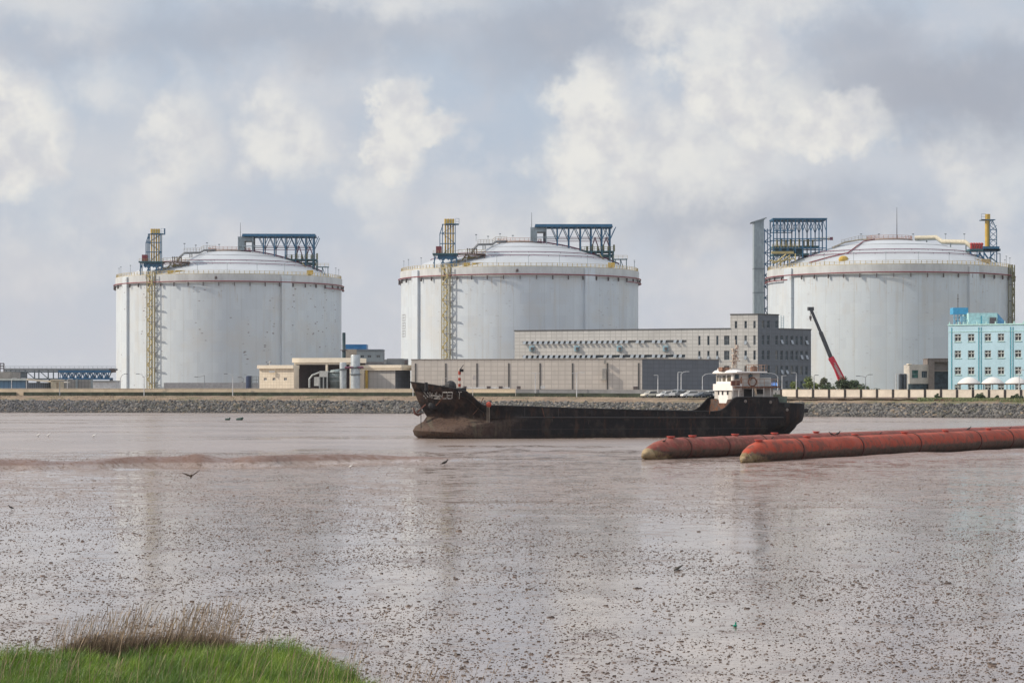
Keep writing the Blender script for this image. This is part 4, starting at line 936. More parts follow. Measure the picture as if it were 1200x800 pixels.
for i, (y0, y1) in enumerate([(376, 384.6)]+rows):
    for k, x0 in enumerate((892.6, 898.8, 908.6, 914.4, 920.4, 926.3, 932.0, 937.6, 943.6)):
        if i == 0 and k > 2: continue
        if i > 0 and k == 3 and False: continue
        Yq = 684.; h = (f2.s(x0), f2.s(x0+3.1), zat(y1, Yq), zat(y0, Yq)); sw.append((h, i, k))
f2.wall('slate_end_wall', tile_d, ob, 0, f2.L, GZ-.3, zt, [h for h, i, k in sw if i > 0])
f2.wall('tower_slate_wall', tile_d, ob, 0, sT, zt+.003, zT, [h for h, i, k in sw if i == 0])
op = {(1, 3), (1, 5), (1, 8), (2, 7), (2, 8), (3, 3), (3, 4)}
for h, i, k in sw: window(ob, f2, h, FRM, G1, 1, 2, tilt=(h[0]+.1, h[1]-.1, h[2]+.3, h[2]+1.5) if (i, k) in op else None)
Db, Eb = (Cc[0]-6, Cc[1]+22), (A[0]+2, A[1]+22)
mb = MB()
mb.face([(Cc[0], Cc[1], GZ), (Db[0], Db[1], GZ), (Db[0], Db[1], zt), (Cc[0], Cc[1], zt)]); mb.face([(Db[0], Db[1], GZ), (Eb[0], Eb[1], GZ), (Eb[0], Eb[1], zt), (Db[0], Db[1], zt)]); mb.face([(Eb[0], Eb[1], GZ), (A[0], A[1], GZ), (A[0], A[1], zt), (Eb[0], Eb[1], zt)])
mb.face([(A[0], A[1], zt), (B[0], B[1], zt), (Cc[0], Cc[1], zt), (Db[0], Db[1], zt), (Eb[0], Eb[1], zt)])
p1_, p2_ = f1.p(sx0, 0), f2.p(sT, 0); bk1, bk2 = (p1_[0]+1.2, p1_[1]+13), (p2_[0]-1.0, p2_[1]+11)
for q0, q1 in ((p2_, bk2), (bk2, bk1), (bk1, p1_)): mb.face([(q0[0], q0[1], zt), (q1[0], q1[1], zt), (q1[0], q1[1], zT), (q0[0], q0[1], zT)])
mb.face([(p1_[0], p1_[1], zT), (B[0], B[1], zT), (p2_[0], p2_[1], zT), (bk2[0], bk2[1], zT), (bk1[0], bk1[1], zT)]); mb.build('rear_and_roof', conc, ob)
mb = MB(); f1.box(mb, -.15, sx0, zt+.003, zt+.35, -.4, .15); f1.box(mb, sx0-.1, f1.L+.1, zT+.003, zT+.35, -.4, .15); f2.box(mb, .2, sT+.1, zT+.003, zT+.33, -.4, .15); f2.box(mb, sT, f2.L+.1, zt+.003, zt+.35, -.4, .15); mb.build('parapet', para, ob)
mb = MB(); c = f2.p(sT-1, zT-2, -2.5); mb.tube([(c[0]+3.2, c[1], zt), (c[0]+3.2, c[1], zT)], .1, 4).tube([(c[0]+4, c[1], zt), (c[0]+4, c[1], zT)], .1, 4)
for k in range(8): mb.tube([(c[0]+3.2, c[1], zt+.5*k), (c[0]+4, c[1], zt+.5*k)], .06, 4)
mb.build('roof_ladder', simple('pale_blue_rail', (.22, .38, .45)), ob)
# ---- warehouse in front
A = ((482-600)/F*652, 652.); B = ((752.5-600)/F*640, 640.); Cc = ((842.5-600)/F*653, 653.); zt = 14.45
g1, g2 = Fr(A, B), Fr(B, Cc)
wh = thing('warehouse', 'long low windowless warehouse with dark vertical gutters and a slate right end', 'warehouse', (B[0], B[1], GZ))
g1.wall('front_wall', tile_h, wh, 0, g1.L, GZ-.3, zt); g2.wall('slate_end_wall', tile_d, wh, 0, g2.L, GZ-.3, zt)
D, E = (Cc[0]-2, Cc[1]+24), (A[0]+2, A[1]+30)
mb = MB(); mb.face([(Cc[0], Cc[1], GZ), (D[0], D[1], GZ), (D[0], D[1], zt), (Cc[0], Cc[1], zt)]).face([(D[0], D[1], GZ), (E[0], E[1], GZ), (E[0], E[1], zt), (D[0], D[1], zt)]).face([(E[0], E[1], GZ), (A[0], A[1], GZ), (A[0], A[1], zt), (E[0], E[1], zt)]).face([(A[0], A[1], zt), (B[0], B[1], zt), (Cc[0], Cc[1], zt), (D[0], D[1], zt), (E[0], E[1], zt)]); mb.build('rear_and_roof', conc, wh)
mb = MB(); g1.box(mb, -.1, g1.L+.1, zt+.003, zt+.25, -.3, .12); g2.box(mb, .1, g2.L+.1, zt+.003, zt+.25, -.3, .12); mb.build('parapet', simple('parapet_tan', (.25, .22, .19)), wh)
for px in (487, 522.5, 559, 596.3, 633, 671, 711.8, 748.4):
    s_ = g1.s(px); mb = MB(); g1.box(mb, s_-.22, s_+.22, GZ, zt-1.0, .003, .10); mb.build('gutter_pipe', simple('gutter_dark', (.085, .08, .078)), wh)
mb = MB(); s_ = g1.s(709.5); g1.box(mb, s_-.7, s_+.35, 9.0, 11.8, .41, 1.2); g1.box(mb, s_-1.2, s_+.4, 8.6, 8.9, .41, 1.2); g1.box(mb, s_-.3, s_+.2, 13.2, 14.3, .41, 1.0); mb.build('gutter_box', conc, wh)
mb = MB(); s_ = g1.s(745); g1.box(mb, s_-.6, s_+.5, 5.9, 6.8, .003, .7); mb.build('wall_lamp', dark_m, wh)
# ---- cream shed and open canopy on the left
crw = tiled('cream_tiles', (.80, .70, .55), (.62, .53, .40), .9, .8, .06, .05); crm = simple('cream_band', (.80, .71, .57), .7, var=.08, scale=.4)
A = ((304-600)/F*652, 652.); B = ((344.5-600)/F*648.5, 648.5); h1 = Fr(A, B); zt = zat(431.8, 650)
sd_ = thing('cream_shed', 'small flat roofed cream shed with three tiny square windows', 'shed', (A[0], A[1], GZ))
hs = [(h1.s(x), h1.s(x+3.6), zat(445.8, 650), zat(442.4, 650)) for x in (309, 319.3, 332.6)]
h1.wall('front_wall', crw, sd_, 0, h1.L, GZ-.3, zt, hs)
for h in hs: window(sd_, h1, h, FRW, G2, 2, 1, bar=.14)
mb = MB(); mb.face([h1.p(0, GZ), h1.p(0, zt), h1.p(0, zt, -3.5), h1.p(0, GZ, -3.5)]).face([h1.p(h1.L, GZ), h1.p(h1.L, GZ, -3.5), h1.p(h1.L, zt, -3.5), h1.p(h1.L, zt)]).face([h1.p(0, GZ, -3.5), h1.p(0, zt, -3.5), h1.p(h1.L, zt, -3.5), h1.p(h1.L, GZ, -3.5)]); mb.build('side_walls', crm, sd_)
mb = MB(); h1.box(mb, -.5, h1.L, zt+.003, zt+1.0, -3.8, .6); mb.build('flat_roof', crm, sd_)
mb = MB(); c = h1.p(h1.s(316.3), zt+1, .4); mb.tube([(c[0], c[1], zt+.9), (c[0], c[1], zt+2), (c[0]+.4, c[1]-.4, zt+2)], .15, 5); mb.box((c[0]+.8, c[1]-.5, zt-.9), (1.6, .5, .5)); mb.build('roof_vent', FRW, sd_)
cp = thing('open_canopy', 'open fronted shelter with a thick cream flat roof and a dark interior', 'shelter', pos(346, 652, z=GZ))
c1 = Fr(((343-600)/F*654, 654.), ((413-600)/F*650, 650.)); z0, z1 = zat(424.8, 652), zat(419.3, 652)
mb = MB(); c1.box(mb, 0, c1.L, z0, z1, -14, .6); mb.build('roof', crm, cp)
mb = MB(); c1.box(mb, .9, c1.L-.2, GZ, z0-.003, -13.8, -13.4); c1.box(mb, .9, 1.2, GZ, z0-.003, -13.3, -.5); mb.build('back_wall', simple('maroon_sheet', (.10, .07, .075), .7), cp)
for px in (346, 383, 411.3): s_ = c1.s(px); mb = MB(); c1.box(mb, s_-.3, s_+.3, GZ, z0-.003, -.4, .3); mb.build('column', crm, cp)
mb = MB(); c1.box(mb, .9, c1.L-.5, z0-.55, z0-.004, -.1, .2); mb.build('fascia', crm, cp)
# plant before the canopy
pl_m = simple('plant_pale', (.36, .38, .37), .5, scale=.6); pg_m = simple('plant_grey_green', (.16, .20, .20), .5, scale=.6, var=.3)
ph = thing('filter_house', 'white stepped machine housing in front of the open canopy', 'machine', pos(375, 640, z=GZ))
mb = MB(); 
def pbox(mb, x0, x1, y0, y1, Yd, dep): a, b = (x0-600)/F*Yd, (x1-600)/F*Yd; return mb.box(((a+b)/2, Yd+dep/2, (zat(y0, Yd)+zat(y1, Yd))/2), (b-a, dep, zat(y0, Yd)-zat(y1, Yd)))
pbox(mb, 368, 374, 441.5, 452, 640, 4); pbox(mb, 374.2, 384, 434.5, 441.5, 640, 5); mb.build('housing', simple('plant_white', (.58, .58, .55), .5), ph)
mb = MB(); pbox(mb, 374.4, 383.8, 441.6, 455, 641, 3); mb.build('doorway', simple('plant_dark', (.05, .055, .06)), ph)
mb = MB(); 
for x in (374.5, 379, 383.4): a = (x-600)/F*640; mb.bar((a, 640.1, GZ), (a, 640.1, zat(441.6, 640)), .35)
a = (368-600)/F*638; mb.tube([pos(362.5, 638, 454), pos(362.5, 638, 444), pos(366, 638, 439.5), pos(374, 638, 436.5)], .3, 6); mb.build('frame', pl_m, ph)
ps = thing('storage_vessel', 'rounded grey green ribbed vessel standing beside the white machine housing', 'vessel', pos(396, 643, z=GZ))
c = pos(395, 643, z=0); R_ = 10.5/F*643
mb = MB().lathe([(.01, zat(432.5, 643)), (R_*.7, zat(433.5, 643)), (R_, zat(438, 643)), (R_, zat(448, 643)), (R_*.75, zat(452, 643)), (R_*.75, GZ)], (c[0], c[1]), 24); vb = mb.build('vessel_body', pg_m, ps, True)
for py in (435.5, 441, 446): MB().lathe([(R_*.75 if py < 437 else R_, zat(py, 643)), (R_+.2, zat(py, 643)), (R_+.2, zat(py+.9, 643)), (R_*.75 if py < 437 else R_, zat(py+.9, 643))], (c[0], c[1]), 24).build('rib', simple('rib_grey', (.26, .29, .29)), vb)
def column_vessel(name, label, px, w, y0, Yd, m, bands):
    r_ = thing(name, label, 'vessel', pos(px, Yd, z=GZ)); c = pos(px, Yd, z=0); R0 = w/2/F*Yd
    MB().lathe([(.01, zat(y0, Yd)), (R0*.92, zat(y0, Yd)), (R0, zat(y0+1, Yd)), (R0, GZ)], (c[0], c[1]), 20).build('shell', m, r_, True)
    for py in bands: MB().lathe([(R0, zat(py, Yd)), (R0+.35, zat(py, Yd)), (R0+.35, zat(py+1, Yd)), (R0, zat(py+1, Yd))], (c[0], c[1]), 20).build('band', simple('band_dark', (.10, .12, .14)), r_)
    return r_
silv = simple('galvanised', (.42, .46, .48), .4, metal=.3, scale=.7)
column_vessel('scrubber_column', 'shorter silver upright cylinder between the ribbed vessel and the tall one', 402, 8, 424.5, 640, silv, (432,))
v2 = column_vessel('scrubber_column', 'tallest silver upright cylinder with two dark bands, right of the canopy', 416.5, 11, 415.8, 638, silv, (430, 438))
MB().tube([pos(404, 637, 430.6), pos(426, 637, 430.3)], .35, 6).build('cross_pipe', purple_m, v2)
ch = thing('chimney', 'dark green steel chimney behind the canopy roof', 'chimney', pos(403, 700, z=GZ)); c = pos(403, 700, z=0)
MB().lathe([(.01, zat(390, 700)), (.45, zat(389.6, 700)), (.52, zat(391, 700)), (.52, zat(409, 700)), (.6, zat(409.5, 700)), (.6, GZ)], (c[0], c[1]), 14).build('flue', simple('dark_green_steel', (.015, .045, .055), .4), ch, True)
MB().lathe([(.5, zat(410, 700)), (1.15, zat(410, 700)), (1.15, zat(410.8, 700)), (.5, zat(410.8, 700))], (c[0], c[1]), 14).build('ring_platform', dark_m, ch)
# blue roofed plant house
bh = thing('plant_house', 'grey plant house with a bright blue roof box beside the dark chimney', 'building', pos(427, 720, z=GZ)); Yd = 720
k1 = Fr(pos(418, Yd, z=0)[:2], pos(448.6, Yd, z=0)[:2]); zt = zat(411, Yd); hs = [(k1.s(x), k1.s(x+w), zat(419, Yd), zat(416, Yd)) for x, w in ((422.5, 4), (430.5, 4.5), (441, 4.5))]
k1.wall('front_wall', tiled('plant_cladding', (.25, .29, .31), (.2, .23, .25), 3, 3, .05), bh, 0, k1.L, GZ, zt, hs)
for h in hs: window(bh, k1, h, FRM, G1, 2, 1)
mb = MB(); k1.box(mb, .1, k1.L-.1, GZ, zt-.1, -12, -.4); k1.box(mb, 0, k1.L, zt+.003, zt+.5, -12, .2); mb.build('rear_and_roof', simple('plant_roof', (.16, .19, .22)), bh)
mb = MB(); pbox(mb, 404, 418, 409, 419.5, 721, 8); mb.build('beige_wing', simple('beige_wing', (.38, .33, .27)), bh); mb = MB(); pbox(mb, 404, 418, 419.6, 424, 721.5, 6); mb.build('wing_shutter', simple('brick_red', (.20, .09, .07)), bh)
mb = MB(); pbox(mb, 405, 429.6, 403.4, 409, 722, 8); mb.build('blue_roof_box', simple('bright_blue_sheet', (.015, .15, .36), .4, scale=.3), bh)
mb = MB(); pbox(mb, 421, 450, 424, 426.5, 700, 6); lf = thing('pipe_gallery', 'low brown grey pipe gallery behind the cream canopied hall', 'gallery', pos(430, 700, z=GZ)); mb.build('deck', simple('gallery_grey', (.17, .16, .16)), lf)
mb = MB()
for x in (422, 431, 440, 449): a = pos(x, 700, z=0)[0]; mb.bar((a, 700.5, GZ), (a, 700.5, zat(424.2, 700)), .5)
railing(mb, [pos(421, 699.8, 424), pos(450, 699.8, 424)], 1.1, 1.2, .07); mb.build('posts', grey_m, lf)
# cream canopied hall
ch2 = thing('pump_hall', 'grey panelled pump hall with cream eaves and a yellow standpipe', 'building', pos(447, 655, z=GZ)); k2 = Fr(pos(427, 657, z=0)[:2], pos(463.2, 653.5, z=0)[:2]); k3 = Fr(pos(463.2, 653.5, z=0)[:2], pos(481, 662, z=0)[:2]); zt = zat(433.6, 655)
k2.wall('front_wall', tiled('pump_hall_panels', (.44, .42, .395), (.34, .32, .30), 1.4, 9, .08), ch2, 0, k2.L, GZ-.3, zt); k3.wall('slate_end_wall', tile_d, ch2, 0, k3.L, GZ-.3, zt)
mb = MB(); k2.box(mb, -1.2, k2.L+2.2, zt+.003, zt+.25, -10, .6); k2.box(mb, -1.2, k2.L+2.2, zt+.6, zt+1.5, -10, .6); k2.box(mb, -1, k2.L+2, zt+.253, zt+.597, -9.8, .3); mb.build('eaves', crm, ch2)
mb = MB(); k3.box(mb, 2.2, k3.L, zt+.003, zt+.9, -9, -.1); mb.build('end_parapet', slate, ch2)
mb = MB(); s_ = k2.s(430.6); k2.box(mb, s_-.3, s_+.3, GZ, zt, .25, .8); s_ = k2.s(427.5); mb.build('standpipe', yel2, ch2); mb = MB(); k2.box(mb, -1.0, .3, GZ, zt, .003, 1.0); mb.build('cream_pier', crm, ch2)
rt = thing('roof_plant', 'grey ventilation units in a row behind the pump hall eaves', 'roof plant', pos(462, 668, z=GZ)); mb = MB(); pbox(mb, 450, 453, 421, 428, 668, 3); pbox(mb, 453.4, 473, 420, 427.5, 669, 4); pbox(mb, 473.3, 478, 420.3, 429, 667, 3); pbox(mb, 451, 479, 428, 457, 668, 5); mb.build('vent_unit', simple('unit_grey', (.21, .22, .225), scale=.4), rt); mb = MB(); pbox(mb, 474, 477.4, 422, 426, 666.6, .5); mb.build('fan_opening', dark_m, rt)
nv = thing('fuel_tank', 'dark navy upright tank left of the cream shed', 'vessel', pos(292, 660, z=GZ)); c = pos(292, 660, z=0)
MB().lathe([(.01, zat(440, 660)), (.9, zat(440.4, 660)), (.95, zat(442, 660)), (.95, GZ)], (c[0], c[1]), 16).build('shell', simple('navy_paint', (.025, .04, .09), .4), nv, True)
mb = MB()
for x in (294.8, 297.5, 300.2, 302.8): a = pos(x, 659, z=0)[0]; mb.bar((a, 659, GZ), (a, 659, zat(441, 659)), .16)
for y in (441, 445, 449): mb.bar(pos(294.8, 659, y), pos(302.8, 659, y), .14)
mb.build('access_cage', grey_m, nv)
# ---- turquoise building
tq = simple('turquoise_render', (.42, .60, .69), .8, var=.07, scale=.25, streak=2); tqd = simple('turquoise_trim', (.07, .30, .37), .7); tqw = simple('turquoise_pale', (.42, .64, .62), .8)
tb = thing('turquoise_building', 'four storey turquoise building with white sash windows and a blue tank on its roof', 'building', pos(1112, 548, z=GZ)); Yd = 548
k = Fr(pos(1111.2, 552, z=0)[:2], pos(1256, 537, z=0)[:2]); zt = zat(381, Yd); hs = []
rayx = 1111.2-600
cols = (1118.6, 1134.2, 1153.8, 1169.2, 1189.2, 1204.6, 1223.4, 1238.8)
for (y0, y1) in ((391, 399.8), (410.4, 419.2), (430, 438.8), (450.5, 457)):
    for x in cols: hs.append((k.s(x), k.s(x+7.7), zat(y1, Yd), zat(y0, Yd)))
k.wall('front_wall', tq, tb, 0, k.L, GZ-.3, zt, hs)
for h in hs:
    w_ = window(tb, k, h, simple('window_frame_pale', (.50, .52, .50), .5), glass('glass_turquoise_house', (.035, .038, .04), .12), 2, 1, bar=.17)
    mb = MB(); z_ = h[2]+(h[3]-h[2])*.62; k.box(mb, h[0]+.02, h[1]-.02, z_-.1, z_+.1, -.13, -.05); mb.build('transom', simple('window_frame_pale', (.5, .52, .5)), w_)
    mb = MB(); k.box(mb, h[0]-.12, h[1]+.12, h[2]-.16, h[2]-.004, .003, .14); mb.build('sill', tqw, w_)
mb = MB(); A0, A1 = k.p(0, 0)[:2], k.p(k.L, 0)[:2]; A2, A3 = (A1[0]*1.026, A1[1]+13), (A0[0]*1.0245, A0[1]+13)
for q0, q1 in ((A1, A2), (A2, A3), (A3, A0)): mb.face([(q0[0], q0[1], GZ), (q1[0], q1[1], GZ), (q1[0], q1[1], zt), (q0[0], q0[1], zt)])
mb.face([(q[0], q[1], zt-.05) for q in (A0, A1, A2, A3)]); mb.build('rear_and_roof', tq, tb)
mb = MB(); k.box(mb, -.12, k.L+.1, zt+.003, zt+.32, -.35, .16); k.box(mb, .05, k.L, zat(388.6, Yd), zat(387.8, Yd), .003, .08); mb.build('cornice', tqw, tb)
for px in (1115.2, 1147, 1149.8, 1184.2, 1187, 1221): s_ = k.s(px); mb = MB(); k.box(mb, s_-.10, s_+.10, GZ, zt-.5, .003, .09); mb.build('downpipe', tqd, tb)
for i_ in range(14): s_ = .3+i_*2.3; mb = MB(); k.box(mb, s_-.12, s_+.12, zt+.323, zt+.9, -.2, .05); mb.build('parapet_post', tqw, tb)
mb = MB(); pbox(mb, 1135, 1169, 366.6, 379.8, 553, 7); h_ = mb.build('penthouse', tqw, tb); mb = MB(); pbox(mb, 1160, 1167.5, 372, 380.5, 552.6, .35); mb.build('penthouse_door', dark_m, h_); mb = MB(); pbox(mb, 1149.6, 1150.8, 370, 380, 552.7, .25); mb.build('penthouse_pipe', tqd, h_)
mb = MB(); pbox(mb, 1117, 1134.6, 360.4, 368, 555, 4); wt = mb.build('roof_tank', simple('sky_blue_sheet', (.06, .33, .56), .5), tb)
mb = MB()
for x in (1118, 1122.5, 1127, 1134): mb.bar(pos(x, 555.2, 380), pos(x, 555.2, 368), .3)
for y in (372, 376): mb.bar(pos(1118, 555.2, y), pos(1134, 555.2, y), .2)
mb.bar(pos(1118, 555.2, 380), pos(1127, 555.2, 368), .2); pbox(mb, 1125.6, 1129, 370.5, 377, 554, .6); mb.build('tank_stand', simple('pale_blue_steel', (.20, .38, .48)), wt)
mb = MB(); mb.face([pos(1169, 556, 380), pos(1177, 556, 380), pos(1177, 556, 376), pos(1169, 556, 367)]); mb.face([pos(1169, 552.9, 380), pos(1177, 552.9, 380), pos(1177, 552.9, 376), pos(1169, 552.9, 367)]); mb.face([pos(1169, 552.9, 367), pos(1177, 552.9, 376), pos(1177, 556, 376), pos(1169, 556, 367)]); mb.build('stair_cover', simple('cobalt_sheet', (.08, .22, .36), .5), tb)
mb = MB().tube([pos(1122.6, 557, 361), pos(1122.6, 557, 344.5)], .09, 5); mb.tube([pos(1121.4, 557, 350), pos(1123.8, 557, 350)], .08, 4).tube([pos(1121.7, 557, 353), pos(1123.5, 557, 353)], .08, 4); mb.build('aerial', dark_m, tb)
# ---- little modern gatehouse
gh = thing('gatehouse', 'small beige and brown gatehouse with a tall dark glazed frame', 'building', pos(1088, 590, z=GZ)); Yd = 590; k = Fr(pos(1066, Yd, z=0)[:2], pos(1088, Yd, z=0)[:2])
bg = simple('gatehouse_beige', (.46, .43, .385), .8, scale=.4); bf = simple('gatehouse_brown', (.17, .145, .13), .8)
hs = [(k.s(1068.6), k.s(1076.2), zat(443, Yd), zat(433.4, Yd)), (k.s(1080), k.s(1086.6), zat(442.6, Yd), zat(434.6, Yd))]
k.wall('front_wall', bg, gh, 0, k.L, zat(449.5, Yd), zat(427, Yd), hs); window(gh, k, hs[0], FRM, glass('glass_green', (.04, .12, .10)), 1, 2); window(gh, k, hs[1], FRM, G1, 3, 1)
mb = MB(); k.box(mb, .02, k.L-.02, GZ, zat(427.2, Yd), -9, -.4); mb.build('rear_walls', bg, gh); mb = MB(); k.box(mb, -.5, k.L, GZ-.2, zat(449.7, Yd), -.39, -.2); mb.build('ground_glazing', G1, gh)
mb = MB(); k.box(mb, -.3, .5, zat(427, Yd), zat(426, Yd), -3, .1); mb.build('roof_edge', crm, gh)
k = Fr(pos(1088, Yd-1, z=0)[:2], pos(1116, Yd-1, z=0)[:2]); hh = [(k.s(1095), k.s(1114), GZ, zat(435, Yd)), (k.s(1095), k.s(1114), zat(433.6, Yd), zat(424, Yd))]
k.wall('brown_frame', bf, gh, 0, k.L, GZ-.2, zat(420.5, Yd), hh, rec=1.2)
mb = MB(); k.box(mb, hh[0][0], hh[0][1], GZ, hh[0][3], -1.3, -1.2); mb.build('entrance_glazing', glass('glass_dark_blue', (.03, .04, .05), .2), gh); mb = MB(); k.box(mb, hh[1][0], hh[1][1], hh[1][2], hh[1][3], -1.3, -1.2); mb.build('upper_panel', simple('panel_taupe', (.20, .175, .155)), gh)
mb = MB(); k.box(mb, 0.05, k.L, GZ, zat(420.7, Yd), -8, -1.4); k.box(mb, -.1, k.L, zat(420.5, Yd)+.003, zat(419.8, Yd), -8, .1); mb.build('rear_and_roof', bf, gh)
sl_ = thing('water_tank', 'pair of dark slate upright tanks left of the gatehouse', 'vessel', pos(1058, 585, z=GZ))
for x in (1055.5, 1060.3): c = pos(x, 585, z=0); MB().lathe([(.01, zat(437.6, 585)), (.5, zat(438, 585)), (.55, zat(439.5, 585)), (.55, GZ)], (c[0], c[1]), 14).build('tank_shell', simple('dark_slate_paint', (.045, .055, .07), .5), sl_, True)
mb = MB(); mb.bar(pos(1050.5, 584, 456), pos(1050.5, 584, 438), .25).bar(pos(1063.8, 584, 456), pos(1063.8, 584, 438), .25).bar(pos(1050.5, 584, 438), pos(1054, 584, 438), .2); mb.build('frame', FRW, sl_)
# ---- parking canopies
wh_m = simple('membrane_white', (.62, .60, .57), .6, var=.05); 
def tent(x0, x1, label):
    Yd = 528; xc = (x0+x1)/2; r_ = thing('tensile_canopy', label, 'canopy', pos(xc, Yd, z=GZ-.2), 'white domed parking canopies'); c = pos(xc, Yd, z=0); R0 = (x1-x0)/2/F*Yd; zc, ze = zat(441.6, Yd), zat(449.2, Yd)
    mb = MB(); 
    prof = [(.01, zc)]+[(R0*f, ze+(zc-ze)*(1-f**2)**.9) for f in (.2, .4, .6, .8, .92, .985)]+[(R0*.97, ze-.15)]
    mb.lathe(prof, (c[0], c[1]), 28).build('membrane', wh_m, r_, True)
    MB().lathe([(R0*.985, ze+.0), (R0+.05, ze-.05), (R0+.03, ze-.25), (R0*.955, ze-.2)], (c[0], c[1]), 28).build('rim', simple('rim_brown', (.16, .12, .10)), r_)
    for a in range(6): x_, y_ = c[0]+R0*.9*cos(a*pi/3+.3), c[1]+R0*.9*sin(a*pi/3+.3); MB().tube([(x_, y_, 3.9), (x_, y_, ze-.1)], .08, 6).build('post', grey_m, r_)
    return r_
for x0, x1, l in ((1122, 1149, 'leftmost white domed canopy before the turquoise building'), (1150, 1176.6, 'middle white domed canopy before the turquoise building'), (1177.4, 1204, 'white domed canopy cut by the right edge of the photo')): tent(x0, x1, l)
# ---- blue shelter behind the ship's stern
bs = thing('blue_shelter', 'small blue roofed shelter behind the fence near the ship stern', 'shelter', pos(903, 535, z=3.9)); mb = MB(); a, b = pos(896, 535, z=0)[0], pos(911, 535, z=0)[0]; ze, zr = zat(451.5, 535), zat(447.8, 535)
for s_, y0, y1, z0, z1 in ((0, 533, 536.5, ze, zr), (1, 536.5, 540, zr, ze)): mb.face([(a, y0, z0), (b, y0, z0), (b, y1, z1), (a, y1, z1)])
mb.face([(a, 533, ze-.12), (a, 540, ze-.12), (b, 540, ze-.12), (b, 533, ze-.12)]); mb.face([(a, 533, ze-.12), (b, 533, ze-.12), (b, 533, ze), (a, 533, ze)]); mb.build('roof', simple('vivid_blue_sheet', (.03, .14, .42), .5), bs)
for x_ in (a+.2, b-.2):
    for y_ in (533.3, 539.6): MB().bar((x_, y_, 3.7), (x_, y_, ze-.12), .14).build('post', grey_m, bs)
# ---- far left: pipe rack and sheds
rk = thing('pipe_rack', 'long elevated blue and grey pipe rack running behind the low sheds on the left', 'pipe rack', pos(70, 760, z=GZ)); Yd = 760
def RX(px): return (px-600)/F*Yd
zt, zm, zb_ = zat(434, Yd), zat(436.8, Yd), zat(443.6, Yd)
mb = MB()
for z in (zat(432.3, Yd), zat(433.5, Yd)):
    for yy in (Yd-1.2, Yd, Yd+1.2): mb.tube([(RX(5), yy, z), (RX(137), yy, z)], .22, 6)
mb.build('pipes', simple('rack_pipe_grey', (.22, .23, .24)), rk)
mb = MB(); 
for yy in (Yd-2, Yd+2): mb.bar((RX(70), yy, zat(435.2, Yd)), (RX(131), yy, zat(435.2, Yd)), .8); mb.bar((RX(70), yy, zb_), (RX(131), yy, zb_), .6)
xs = np.linspace(RX(72), RX(130), 15)
for i_ in range(14):
    for yy in (Yd-2, Yd+2): mb.bar((xs[i_], yy, zb_ if i_ % 2 else zt), (xs[i_+1], yy, zt if i_ % 2 else zb_), .3); mb.bar((xs[i_], yy, zb_), (xs[i_], yy, zt), .22)
mb.build('blue_truss', simple('truss_blue', (.02, .11, .23), .5), rk)
mb = MB()
for yy in (Yd-2, Yd+2): mb.bar((RX(7), yy, zat(435.4, Yd)), (RX(70), yy, zat(435.4, Yd)), .5); mb.bar((RX(12), yy, zb_-.1), (RX(70), yy, zb_-.1), .5)
for px in (9, 14, 20, 24, 31, 42, 47, 58, 64, 70): mb.bar((RX(px), Yd-2, zb_-.1), (RX(px), Yd-2, zt), .35)
for a0, a1 in ((31, 42), (47, 58), (14, 20)): mb.bar((RX(a0), Yd-2, zt), (RX(a1), Yd-2, zb_), .25)
mb.box((RX(26.5), Yd, (zat(436, Yd)+zat(444, Yd))/2), (2.3, 4, zat(436, Yd)-zat(444, Yd))); mb.build('grey_truss', simple('truss_grey', (.10, .13, .15)), rk)
mb = MB(); railing(mb, [(RX(8), Yd-2, zat(433, Yd)), (RX(137), Yd-2, zat(433, Yd))], 1.1, 1.5, .06); mb.build('rack_railing', grey_m, rk)
for px in (16, 31, 45, 59, 74, 90, 105, 130.5): MB().bar((RX(px), Yd-1.5, GZ), (RX(px), Yd-1.5, zb_-.3), .55).bar((RX(px), Yd+1.5, GZ), (RX(px), Yd+1.5, zb_-.3), .55).build('rack_leg', simple('rack_leg_grey', (.16, .17, .18)), rk)
mb = MB(); mb.box((RX(132), Yd, zat(434, Yd)), (1.6, 4, 1.3)); mb.build('rack_end_unit', dark_m, rk)
mb = MB(); pbox(mb, -20, 12.5, 435.5, 456, 700, 14); u1 = thing('utility_block', 'plain grey beige block with rooftop frame at the left edge', 'building', pos(-4, 700, z=GZ)); mb.build('walls', conc, u1)
mb = MB()
for x in (-4, 0, 4.6): mb.bar(pos(x, 702, 435.5), pos(x, 702, 425.6), .3)
for y in (425.8, 428.8, 431.6): mb.bar(pos(-4, 702, y), pos(4.6, 702, y), .3)
mb.build('roof_frame', dark_m, u1)
b1 = thing('blue_shed', 'low blue workshop with a pale roof edge at the far left of the bank', 'shed', pos(20, 640, z=GZ)); k = Fr(pos(-40, 640, z=0)[:2], pos(30, 640, z=0)[:2]); zt = zat(445.6, 640)
k.wall('front_wall', tiled('blue_sheet_wall', (.10, .20, .31), (.06, .12, .2), 1.2, 9, .1), b1, 0, k.L, GZ-.2, zt)
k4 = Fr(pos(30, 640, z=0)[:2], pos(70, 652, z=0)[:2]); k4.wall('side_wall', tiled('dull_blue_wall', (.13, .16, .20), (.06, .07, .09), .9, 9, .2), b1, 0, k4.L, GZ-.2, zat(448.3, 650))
mb = MB(); k.box(mb, -.2, k.L+.2, zt+.003, zt+.5, -11, .6); mb.build('roof', simple('pale_roof', (.50, .55, .52)), b1)
mb = MB(); A_, B_ = k4.p(0, zt+.25, .4), k4.p(k4.L+.4, zat(448.3, 650)+.1, .4); mb.bar(A_, B_, .5); mb.face([A_, B_, (B_[0]+1, B_[1]+9, B_[2]), (A_[0]+1, A_[1]+11, A_[2])]); mb.build('lean_to_roof', crm, b1)
